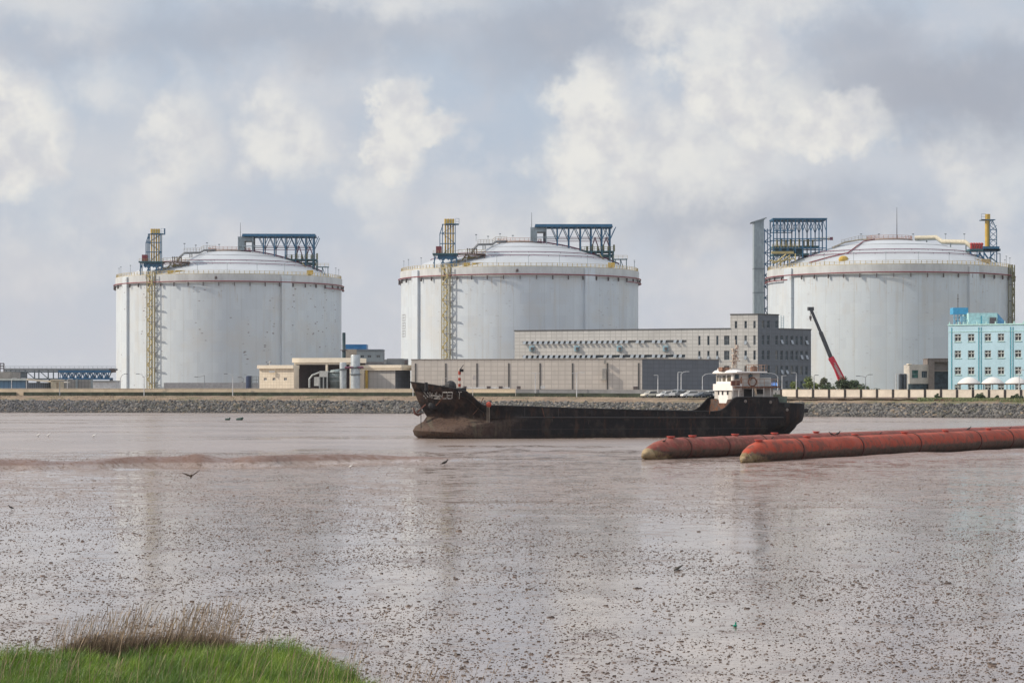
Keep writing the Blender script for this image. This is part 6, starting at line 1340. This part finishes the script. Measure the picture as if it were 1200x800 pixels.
pontoon('bright red pontoon pipe nearest the camera, running out of the right edge', A1_, (B1_[0]+ex[0], B1_[1]+ex[1]), 1.0, 4.2, fp_m, (889, 946, 1002.5, 1060, 1108, 1158.5), (930, 1000, 1068, 1139, 1177), -1.5)
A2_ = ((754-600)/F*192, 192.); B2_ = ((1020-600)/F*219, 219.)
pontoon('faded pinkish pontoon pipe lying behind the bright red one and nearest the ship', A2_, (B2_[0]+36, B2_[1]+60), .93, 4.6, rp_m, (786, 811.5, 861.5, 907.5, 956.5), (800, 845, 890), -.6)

# ================================================================== BIRDS
bk = simple('bird_dark', (.035, .03, .028), .8); bwht = simple('bird_white', (.70, .69, .66), .7); bgl = simple('bird_grey', (.16, .15, .15), .8)
def standing_bird(label, px, py, Yd, size, m, face=1, z=None, lean=.5):
    x, y, zz = pos(px, Yd, py) if z is None else ((px-600)/F*Yd, Yd, z)
    r_ = thing('bird', label, 'bird', (x, y, zz), local=True); L_ = size
    mb = MB(); fx = face
    mb.tube([(-.50*L_*fx, 0, .30*L_), (-.28*L_*fx, 0, .40*L_), (0, 0, .52*L_), (.22*L_*fx, 0, .62*L_), (.30*L_*fx, 0, .74*L_), (.33*L_*fx, 0, .83*L_), (.40*L_*fx, 0, .87*L_), (.46*L_*fx, 0, .86*L_)], [.02*L_, .10*L_, .17*L_, .12*L_, .07*L_, .065*L_, .075*L_, .03*L_], 9)
    mb.build('body', m, r_, True)
    MB().tube([(.46*L_*fx, 0, .86*L_), (.62*L_*fx, 0, .83*L_)], [.025*L_, .008*L_], 5).build('beak', bk, r_)
    for s_ in (-1, 1):
        MB().tube([(-.02*L_*fx, s_*.07*L_, .42*L_), (0, s_*.07*L_, .0)], .018*L_, 4).build('leg', bk, r_)
        w_ = MB(); w_.v = []; w_.tube([(.15*L_*fx, s_*.15*L_, .60*L_), (-.1*L_*fx, s_*.18*L_, .50*L_), (-.48*L_*fx, s_*.08*L_, .33*L_)], [.07*L_, .09*L_, .01*L_], 6); w_.build('wing', m, r_)
    return r_
def flying_bird(label, px, py, Yd, span, m, rz, up):
    x, y, z = pos(px, Yd, py); r_ = thing('bird', label, 'bird', (x, y, z), local=True, rz=rz); r_.rotation_euler = (radians(-32), 0, rz); h = span/2
    MB().tube([(0, -.30*h, 0), (0, -.24*h, .02*h), (0, 0, 0), (0, .30*h, 0), (0, .52*h, .02*h)], [.01*h, .06*h, .11*h, .06*h, .05*h], 9).build('body', m, r_, True)
    for s_, u_ in ((-1, up[0]), (1, up[1])):
        w_ = MB(); a, b, c, d = (s_*.06*h, .16*h, .03*h), (s_*.48*h, .22*h, u_*.32*h), (s_*h, .02*h, u_*.62*h), (s_*.5*h, -.10*h, u_*.30*h); e = (s_*.06*h, -.14*h, .02*h)
        w_.face([a, b, d, e]); w_.face([b, c, d]); t_ = .02*h; lo = [(q[0], q[1], q[2]-t_) for q in (a, b, c, d, e)]
        w_.face([lo[0], lo[4], lo[3], lo[1]]); w_.face([lo[1], lo[3], lo[2]]); w_.face([a, lo[0], lo[1], b]); w_.face([b, lo[1], lo[2], c]); w_.face([e, d, lo[3], lo[4]]); w_.face([d, c, lo[2], lo[3]]); w_.build('wing', m, r_)
    return r_
flying_bird('dark gull in flight with raised wings low over the mud on the left', 224, 557.5, 120, 1.0, simple('gull_brown', (.06, .042, .026), .8), radians(12), (.75, 1.25))
def mz(px, Yd): return float(mud_h(np.array([(px-600)/F*Yd]), np.array([float(Yd)]))[0])
standing_bird('small dark bird standing on wet mud at the far left edge', 13, 0, 112, .30, bk, -1, mz(13, 112))
standing_bird('tall dark bird standing alone on the mud below the ship bow', 521, 0, 176, .62, bk, 1, mz(521, 176))
standing_bird('white egret on the mud below the gull, midway to the ship', 411, 0, 171, .36, bwht, 1, mz(411, 171))
for l_, px in (('leftmost of three distant white birds on the far mud', 45), ('middle one of three distant white birds on the far mud', 57), ('rightmost of three distant white birds on the far mud', 110)): standing_bird(l_, px, 0, 283 if px < 100 else 279, .55, bwht, 1, max(0, mz(px, 283)))
def on_front(px): 
    best = None
    for q in np.linspace(0, 1.3, 800):
        x, y = A1_[0]+(B1_[0]-A1_[0])*q, A1_[1]+(B1_[1]-A1_[1])*q
        Lp = sqrt((B1_[0]-A1_[0])**2+(B1_[1]-A1_[1])**2)*1.9; qq = q/1.9; b_ = -1.5*4*qq*(1-qq); dx, dy = (B1_[0]-A1_[0]), (B1_[1]-A1_[1]); L_ = sqrt(dx*dx+dy*dy); x += -dy/L_*b_; y += dx/L_*b_
        e = abs(600+F*x/y-px)
        if best is None or e < best[0]: best = (e, y)
    return best[1]
for l_, px, fc, sz in (('dark bird perched on the bright red pipe left of its third hatch', 974.5, -1, .5), ('dark bird spreading beside two others on the bright red pipe', 981.5, 1, .55), ('dark bird on the bright red pipe just past its third hatch', 1032, 1, .32), ('dark bird upright on the bright red pipe before its last hatch', 1135.5, 1, .5), ('small dark bird on the bright red pipe near the right edge', 1184, 1, .3), ('small dark bird perched at the seaward end of the bright red pipe', 905, 1, .25)):
    standing_bird(l_, px, 0, on_front(px), sz, bk, fc, 1.91)
standing_bird('dark bird perched on the tip of the faded pipe', 778, 0, 194.0, .42, bk, 1, 1.35)
# flotsam
ds = thing('driftwood', 'dark log lying on the bright mud below the pipes', 'driftwood', pos(796, 71, z=0)); z_ = mz(796, 75.5); MB().tube([pos(790.5, 74.6, z=z_+.03), pos(795, 75.3, z=z_+.06), pos(799.5, 75.9, z=z_+.09)], [.025, .045, .02], 8).tube([pos(794, 75.3, z=z_+.04), pos(789.5, 75.8, z=z_+.02)], [.02, .01], 6).build('log', simple('log_dark', (.05, .04, .025), .8), ds)
z_ = mz(862, 57); tag(MB().tube([pos(862, 57.2, z=z_+.0), pos(862.2, 57.2, z=z_+.12)], [.025, .02], 8).ell(pos(861.4, 57.2, z=z_+.03), (.06, .04, .03), 8, 5).build('bottle', simple('green_plastic', (.01, .22, .14), .3), None), 'tiny green plastic bottle on the mud at the lower right', 'bottle')
for l_, px, w_ in (('longer dark green float on the far channel left of the ship', 280, .9), ('shorter dark green float on the far channel, leftmost of the pair', 267, .5)):
    y_ = 440.; r_ = thing('net_float', l_, 'float', pos(px, y_, z=0)); MB().tube([pos(px-3, y_, z=.1), pos(px+3*w_, y_, z=.14), pos(px+5.5*w_, y_, z=.5)], [.25, .32*w_+.1, .12], 8).build('float_body', simple('dark_green_float', (.02, .05, .04), .7), r_)
# ================================================================== CARS
tyre = simple('tyre_rubber', (.02, .02, .02), .9); rim_ = simple('wheel_rim', (.35, .36, .37), .35, metal=.6); cgl = glass('car_glass', (.02, .025, .03), .06); lamp_w = simple('headlamp_lens', (.6, .6, .58), .2); lamp_r = simple('tail_lens', (.30, .01, .01), .3)
def car(label, loc, rz, paint, L_=4.5, H_=1.65, boxy=False):
    r = thing('parked_car', label, 'car', loc, 'cars parked along the far bank', rz=rz, local=True)
    if boxy: prof = [(0, .45, 0), (.02, .95, 0), (.20, 1.05, 0), (.30, 1.62, 1), (.5, 1.70, 1), (.97, 1.68, 1), (1.0, .95, 0), (1.0, .45, 0)]
    else: prof = [(0, .42, 0), (.01, .80, 0), (.25, 1.00, 0), (.40, 1.55, 1), (.62, 1.60, 1), (.84, 1.50, 1), (.97, 1.02, 0), (1.0, .45, 0)]
    k = H_/1.65; W_ = .9; mb = MB(); n_ = len(prof); V = []
    for sg in (-1, 1):
        for f, z, top in prof: V.append(((f-.5)*L_, sg*(W_-.17*top), z*k))
    mb.v = V; mb.f = [tuple(range(n_))[::-1], tuple(range(n_, 2*n_))]+[(i, (i+1) % n_, n_+(i+1) % n_, n_+i) for i in range(n_)]
    mb.build('body', paint, r)
    def X_(f): return (f-.5)*L_
    for sg in (-1, 1):                                   # side glass follows the tumblehome
        y0, y1 = sg*(W_-.02), sg*(W_-.15); mb = MB(); f0, f1 = (.30, .95) if boxy else (.32, .90)
        a = (X_(f0), sg*(W_+.004-.17*.10), 1.03*k); b = (X_(f1), sg*(W_+.004-.17*.1), 1.05*k); c = (X_(f1-(.02 if boxy else .07)), sg*(W_+.012-.17*.88), 1.50*k); d = (X_(f0+.10), sg*(W_+.012-.17*.88), 1.50*k)
        mb.face([a, b, c, d] if sg < 0 else [d, c, b, a]); mb.build('side_window', cgl, r)
        MB().box((X_(.03), sg*.66, .72*k), (.12, .3, .15)).build('headlight', lamp_w, r); MB().box((X_(.985), sg*.68, .88*k), (.10, .2, .22)).build('tail_light', lamp_r, r)
        for f in (.19, .80):
            w = MB(); w.tube([(X_(f), sg*(W_-.22), .34), (X_(f), sg*(W_+.01), .34)], .34, 16).build('wheel', tyre, r); q = bpy.data.objects[list(r.children)[-1].name]; MB().tube([(X_(f), sg*(W_-.02), .34), (X_(f), sg*(W_+.03), .34)], .19, 12).build('rim', rim_, q)
    fa, fb = (prof[2], prof[3]); mb = MB()
    def ws(f): return [fa[i]+(fb[i]-fa[i])*f for i in range(2)]
    p0, p1 = ws(.1), ws(.92); mb.face([(X_(p0[0])-.02, -.72, p0[1]*k+.01), (X_(p1[0])-.02, -.64, p1[1]*k+.01), (X_(p1[0])-.02, .64, p1[1]*k+.01), (X_(p0[0])-.02, .72, p0[1]*k+.01)]); mb.build('windscreen', cgl, r)
    return r
wp1 = simple('car_white', (.68, .68, .66), .25, var=.03); wp2 = simple('car_ivory', (.62, .58, .48), .25, var=.03); sv = simple('car_silver', (.33, .34, .35), .25, metal=.4, var=.03); dk_ = simple('car_dark', (.035, .045, .06), .2)
for label, px, dy, rz, pt, L_, H_, bx in (('ivory hatchback at the left end of the parked row', 761.5, -4.6, .55, wp2, 4.3, 1.6, False), ('white estate car parked second from the left of the row', 780.5, -4.2, .5, wp1, 4.4, 1.6, False),
        ('silver van parked third, between two white cars', 793.5, -3.2, .9, sv, 4.5, 1.9, True), ('white off-roader parked fourth with dark windows', 809, -4.6, .35, wp1, 4.5, 1.75, False),
        ('dark blue saloon parked nearest the white ship bridge', 824.5, -4.8, .6, dk_, 4.4, 1.5, False), ('white car parked behind the dark saloon', 831, -2.2, .35, wp1, 4.6, 1.75, False)):
    A_ = wallpt(px, dy); car(label, (A_[0], A_[1], A_[2]-.02), rz, pt, L_, H_, bx)
# the strip they stand on
mb = MB(); wall_run(mb, 745, 846, 12, -7.2, -1.1, -.25, .0-.03); pk = mb.build('parking_strip', simple('strip_gravel', (.20, .17, .14), .95, scale=.7)); tag(pk, kind='structure')
# ================================================================== STREET LAMPS
lm = simple('lamp_pole_white', (.52, .53, .54), .5); lg = simple('lamp_pole_grey', (.26, .28, .30), .5); lh = simple('lamp_head_dark', (.09, .10, .12), .5)
def lamp(label, px, ytop, Yd, z0, arms, m, r0=.11, panel=False):
    x = (px-600)/F*Yd; zt = zat(ytop, Yd); r = thing('street_lamp', label, 'street lamp', (x, Yd, z0), 'street lamps along the bank')
    MB().tube([(x, Yd, z0), (x, Yd, zt)], [r0, r0*.65], 8).build('pole', m, r, True)
    for dpx, dyp in arms:
        x2 = (px+dpx-600)/F*Yd; z2 = zat(ytop+dyp, Yd); a = MB().tube([(x, Yd, zt-.02), (x+(x2-x)*.45, Yd, zt+(z2-zt)*.75), (x2, Yd, z2)], r0*.55, 6).build('arm', m, r)
        sg = 1 if dpx > 0 else -1; MB().box((x2+sg*.35, Yd, z2), (.95, .3, .14)).build('lamp_head', lh if panel else m, a)
    return r
def wz(px, dy): a = wallpt(px, dy); return a[1], a[2]
for label, px, yt, dy, arms, m, pn in (
    ('white lamp post at the far left before the blue workshop', 13.5, 444, 2, ((2.5, -1),), lm, False), ('white lamp post before the dull side wall of the blue workshop', 31, 444, 2, ((-2.5, -1),), lm, False), ('white lamp post before the grey screen wall', 79, 445, 2, ((2.5, -1),), lm, False), ('thin post on the bank before the cream hut', 70, 447, -3, ((2.2, -.6),), lg, False),
    ('two armed lamp with dark heads left of the yellow stair of the leftmost tank', 168.8, 441.5, -2.0, ((-6, -3.5), (4, -1.6)), lm, True), ('low lamp with a dark head tight against the leftmost tank edge', 141, 443, 3, ((5, -5),), lg, True), ('single armed lamp just right of the yellow stair of the leftmost tank', 239.5, 439.5, 3, ((-8, 2.0),), lg, True),
    ('lamp with a dark head in front of the centre of the leftmost tank', 272.7, 440.5, -2.0, ((-6.5, -2.6),), lm, True), ('short lamp right of centre before the leftmost tank', 285, 443, 3, ((-2.5, -1),), lg, True),
    ('low white arm lamp left of the ship bow on the sea wall', 484, 452.5, -2, ((2, 0),), lm, False), ('slim lamp where the beige sea wall turns grey', 627.3, 437.3, -.6, ((-1.3, 0), (1.3, 0)), lm, False), ('white lamp with a long arm before the warehouse middle', 675.8, 436.8, -2.0, ((6, -.6), (-2, .4)), lm, False),
    ('plain white post before the left part of the slate warehouse end', 771, 439.5, -2.0, ((-.8, 0),), lm, False), ('straight thin post beside a curved lamp before the slate warehouse end', 794.5, 436, 3, ((.8, 0),), lm, False), ('curved white lamp above the parked off-roader', 798.2, 438, -2, ((5.6, -2.8),), lm, False),
    ('curved white lamp above the parked saloon', 823.2, 441, 3, ((7.6, -3.4),), lm, False), ('curved white lamp with its arm to the left, right of the ship bridge', 911.5, 441, 6, ((-8, -3.8),), lm, False), ('thin straight post behind the right end of the ship bridge', 916.5, 440, 8, ((.7, 0),), lm, False), ('white post before the right part of the slate office end', 933.2, 437.5, 9, ((-1.2, -1),), lm, False),
    ('thin lamp before the rightmost tank, right of the trees', 1014.3, 442, 9, ((4, -3.2), (-7, -1.5)), lg, True), ('small lamp between the office end and the red crane', 954, 441, 9, ((1.2, -1.5),), lg, True), ('white lamp before the domed canopies with a bent arm', 1194.3, 437.5, 3, ((3.5, -4),), lm, False), ('white post left of the dark slate tanks by the gatehouse', 1050, 438, 12, ((5.5, -.4),), lm, False)):
    Yd, z0 = wz(px, dy); lamp(label, px, yt, Yd, z0-.3, arms, m, .13, pn)
# sign and small things along the warehouse foot
s_ = g1.s(637); sg = thing('notice_board', 'small white notice board at the foot of the warehouse', 'sign', g1.p(s_, GZ, 1.2)); z_ = zat(453.5, 641); mb = MB(); g1.box(mb, s_-.65, s_+.65, z_-.35, z_+.35, 1.2, 1.28); mb.build('board', lm, sg); mb = MB(); mb.tube([g1.p(s_-.5, GZ, 1.19), g1.p(s_-.5, z_, 1.19)], .05, 5).tube([g1.p(s_+.5, GZ, 1.19), g1.p(s_+.5, z_, 1.19)], .05, 5); mb.build('posts', lg, sg)
# pipeline along the warehouse foot
mb = MB(); c0, c1 = g1.p(g1.s(543), 6.35, 3), g1.p(g1.s(600), 6.35, 3); pp = thing('ground_pipeline', 'pale pipeline on dark saddles along the foot of the warehouse', 'pipeline', (c0[0], c0[1], GZ)); mb.tube([c0, c1], .2, 8).build('pipe', lm, pp)
for px in (547, 575, 589, 610): mb = MB(); s_ = g1.s(px); g1.box(mb, s_-.5, s_+.5, GZ, 6.9, 2.6, 3.4) ; mb.build('saddle', dark_m, pp)
# ================================================================== MOBILE CRANE
Yd = 575.; cr = thing('mobile_crane', 'red mobile crane with a long raised dark boom before the rightmost tank', 'crane', pos(993, Yd, z=3.95)); rp = simple('crane_red', (.50, .025, .055), .4, scale=.8); cb = simple('crane_boom_dark', (.055, .06, .07), .5); cg = simple('crane_yellow_grey', (.30, .28, .22))
def CP(px, py, dy=0): return pos(px, Yd+dy, py)
mb = MB(); mb.bar(CP(988, 446), CP(973.5, 418.5), 1.35); b_ = mb.build('boom_base', rp, cr)
MB().bar(CP(974.2, 420), CP(961.5, 389), .95).build('boom_middle', cb, b_); MB().bar(CP(961.7, 389.5), CP(950.5, 363), .68).build('boom_tip', cb, b_)
mb = MB(); mb.box(CP(950, 361.8), (1.5, .8, .9), .3); mb.tube([CP(948.6, 362.5), CP(948.6, 364)], .4, 8); mb.build('boom_head', cb, b_)
MB().bar(CP(972, 420.5, -.6), CP(977, 428, -.6), .6).bar(CP(972, 416.8), CP(973.3, 420), .4).build('jib_bracket', rp, b_); MB().bar(CP(985, 449), CP(979, 433, -.5), .55).build('lift_cylinder', rp, b_)
mb = MB()
for k in range(10): p0 = mathutils.Vector(CP(985, 441)).lerp(mathutils.Vector(CP(976, 424)), k/10); mb.box((p0.x, p0.y-.75, p0.z), (.7, .08, .35), 0)
mb.build('boom_lettering_panel', simple('panel_pale', (.45, .30, .30)), b_)
MB().tube([CP(949.6, 363), CP(949.4, 371)], .05, 4).tube([CP(950.4, 363), CP(950, 371)], .05, 4).build('hoist_rope', dark_m, b_); MB().box(CP(949.8, 372), (.55, .5, .8)).tube([CP(949.8, 373), CP(949.5, 375), CP(950.3, 376), CP(950.6, 374.6)], .12, 6).build('hook_block', dark_m, b_)
c = CP(993, 450); mb = MB(); mb.box((c[0]-.5, c[1], 5.4), (12, 2.6, .8)); mb.box((c[0]-5.8, c[1], 5.9), (1.8, 2.5, 1.9)); mb.build('carrier', rp, cr); MB().box((c[0]-.3, c[1]-.2, 6.6), (3.6, 2.4, 1.4)).build('slewing_cab', cg, cr); MB().box((c[0]+2.4, c[1], 6.5), (1.6, 2.6, 1.4)).build('counterweight', rp, cr); MB().box((c[0]-5.9, c[1]-1.27, 6.3), (1.2, .06, .7)).build('cab_window', cgl, cr)
for k in (-4.6, -3.1, 1.4, 2.9, 4.4): MB().tube([(c[0]+k, c[1]-1.35, 4.5), (c[0]+k, c[1]-.9, 4.5)], .55, 16).build('wheel', tyre, cr)
# ================================================================== TREES AND SHRUBS
def leaf_mat(name, a, b):
    m, t, p = material(name); n = NB(t); ri = t.nodes.new('ShaderNodeNewGeometry').outputs['Random Per Island']; c = n.mix(ri, C4(a), C4(b)); c = n.mix(n.ss(n.noise(n.raw(), 1.2, 3), .42, .62, 0, .6), c, C4(tuple(q*.45 for q in a)))
    t.links.new(c, p.inputs['Base Color']); p.inputs['Roughness'].default_value = .6; return m
lf1 = leaf_mat('leaf_dark', (.03, .055, .02), (.075, .115, .04)); lf2 = leaf_mat('leaf_yellow_green', (.09, .13, .025), (.19, .23, .05)); lf3 = leaf_mat('leaf_olive', (.045, .055, .022), (.11, .12, .05)); bark = simple('bark', (.09, .065, .045), .9)
def tree(name, label, cat, px, Yd, z0, w, h, m, n_=900, trunk=True, group=None, bare=.15):
    x = (px-600)/F*Yd; r = thing(name, label, cat, (x, Yd, z0), group); cl = []
    for k in range(int(7+w*1.5)): a = random.uniform(0, 2*pi); q = random.random()**.6; cl.append((x+cos(a)*q*w*.38, Yd+sin(a)*q*w*.38, z0+h*(.42+.42*random.random()*(1.15-q)) if trunk else z0+h*(.25+.5*random.random()*(1.1-q)), random.uniform(.55, 1.0)*min(w, h*1.3)*.24))
    idx = rng.integers(0, len(cl), n_); C_ = np.array(cl)[idx]; d = rng.normal(0, 1, (n_, 3)); d /= np.linalg.norm(d, axis=1)[:, None]; rr = rng.random(n_)[:, None]**.45
    P0 = C_[:, :3]+d*rr*C_[:, 3:4]*np.array([1.1, 1.1, .85]); P0[:, 2] = np.maximum(P0[:, 2], z0+.05); s = rng.uniform(.10, .24, n_)*(.7+.08*w)
    u = rng.normal(0, 1, (n_, 3)); u /= np.linalg.norm(u, axis=1)[:, None]; v = np.cross(u, rng.normal(0, 1, (n_, 3))); v /= np.linalg.norm(v, axis=1)[:, None]
    V = np.stack([P0-u*s[:, None], P0+v*s[:, None]*.6, P0+u*s[:, None], P0-v*s[:, None]*.6], 1).reshape(-1, 3)-np.array([x, Yd, z0]); b = np.arange(n_)*4
    mesh_np('crown', V, np.stack([b, b+1, b+2, b+3], -1), m, r)
    mb = MB()
    if trunk: mb.tube([(x, Yd, z0-.2), (x+.1, Yd, z0+h*.3), (x-.05, Yd, z0+h*.6)], [w*.05+.06, w*.04+.04, .04], 7)
    for c_ in cl[:7]: mb.tube([(x, Yd, z0+h*(.3 if trunk else .0)), ((x+c_[0])/2, (Yd+c_[1])/2, z0+h*.3+(c_[2]-z0-h*.3)*.4), c_[:3]], [.07, .05, .02], 5)
    mb.build('trunk', bark, r)
    return r
for label, px, yt, wpx, m, n_ in (('low yellow green bush right of the blue shelter', 930, 448.2, 15, lf2, 700), ('round light green bush before the slate office end', 948.5, 445.5, 17, lf2, 900), ('small dark tree with an open crown left of the crane', 966, 443.2, 13, lf3, 600), ('low olive bush in the gap before the crane', 972, 449.5, 22, lf1, 900),
        ('dense dark tree hiding the foot of the red crane boom', 988, 444.5, 18, lf1, 1100), ('dark rounded tree just right of the crane boom', 997, 442.4, 17, lf1, 1200), ('low dark bush at the right end of the tree group', 1010, 448.5, 17, lf1, 900), ('thin low hedge bush beyond the tree group', 1024, 452.6, 14, lf3, 500)):
    Yd = 540; h = zat(yt-1.2, Yd)-3.9; tree('bush' if yt > 447 else 'tree', label, 'bush' if yt > 447 else 'tree', px, Yd-(4 if yt > 447 else 0), 3.9, wpx*1.35/F*Yd, h*1.3, m, n_*2, yt <= 447)
for label, px, yt, wpx, m, in (('small round shrub at the fence foot below the gatehouse', 1098, 460, 7, lf1), ('wide dark shrub against the fence below the leftmost domed canopy', 1149, 459.5, 19, lf1), ('small shrub just right of the wide dark one at the fence', 1168.5, 461.8, 6, lf1), ('broad shrub at the fence foot near the right edge', 1192, 460.6, 17, lf1), ('tiny shrub at the fence foot on the left part of the right bank', 951, 465, 5, lf3)):
    A_ = wallpt(px, -1.3); h = zat(yt, A_[1])-(A_[2]-.1); tree('shrub', label, 'shrub', px, A_[1], A_[2]-.1, wpx/F*A_[1], h*1.15, m, 900, False)
# weeds below the right fence
N = 5200; px = rng.uniform(1075, 1260, N); dy = -rng.random(N)**1.5*7-1.2; X_ = []; 
Ys = np.interp(px, BK[:, 0], BK[:, 1]); Yw = np.interp(px, BK[:, 0], BK[:, 3]); zb = np.interp(px, BK[:, 0], BK[:, 4]); y = Yw+dy; x = (px-600)/F*Ys*1.0+(px-600)/F*(Yw-Ys)*0
kk = fbm(px*.03, dy*.3, 3, 15) > -.12; x, y, zb = x[kk], y[kk], zb[kk]
x = (px[kk]-600)/F*y
z = zb+np.where(dy[kk] < -4, (dy[kk]+4)*.11, 0)-.1
wm_ = leaf_mat('weed_leaf', (.07, .11, .03), (.17, .20, .06)); tag(blades('weeds', x, y, z, rng.uniform(.15, .6, len(x)), .14+0*x, .2+0*x, wm_, ldir=.3), kind='stuff')
N = 9000; px = rng.uniform(-100, 1300, N); u = rng.uniform(9.5, 23, N); Ys = np.interp(px, BK[:, 0], BK[:, 1]); zb = np.interp(px, BK[:, 0], BK[:, 4]); y = Ys+u; x = (px-600)/F*y; cy = np.interp(px, BK[:, 0], BK[:, 2]); zc = HC-(cy-HY)/F*(Ys+9)
z = np.where(u < 13, zc+(u-9)/4*.45, np.where(u < 18, zc+.45+(u-13)/5*(zb-.35-zc-.45), zb-.35+(u-18)/4*.3))-.08; kk = fbm(px*.05, u*.15, 3, 25) > -.05
tag(blades('dry_bank_grass', x[kk], y[kk], z[kk], rng.uniform(.15, .5, kk.sum()), .12+0*x[kk], .15+0*x[kk], leaf_mat('dry_bank_leaf', (.16, .12, .06), (.36, .28, .16)), ldir=.3), kind='stuff')
# ================================================================== HAZE
hzm = bpy.data.materials.new('haze_air'); hzm.use_nodes = True; t = hzm.node_tree; t.nodes.clear()
o_ = t.nodes.new('ShaderNodeOutputMaterial'); pv_ = t.nodes.new('ShaderNodeVolumePrincipled'); pv_.inputs['Color'].default_value = (.93, .95, 1.0, 1); pv_.inputs['Density'].default_value = .00005; pv_.inputs['Anisotropy'].default_value = .3
t.links.new(pv_.outputs[0], o_.inputs['Volume'])
hz_ = MB().box((0, 2700, 40), (8400, 5800, 86)).build('haze', hzm); tag(hz_, kind='stuff')
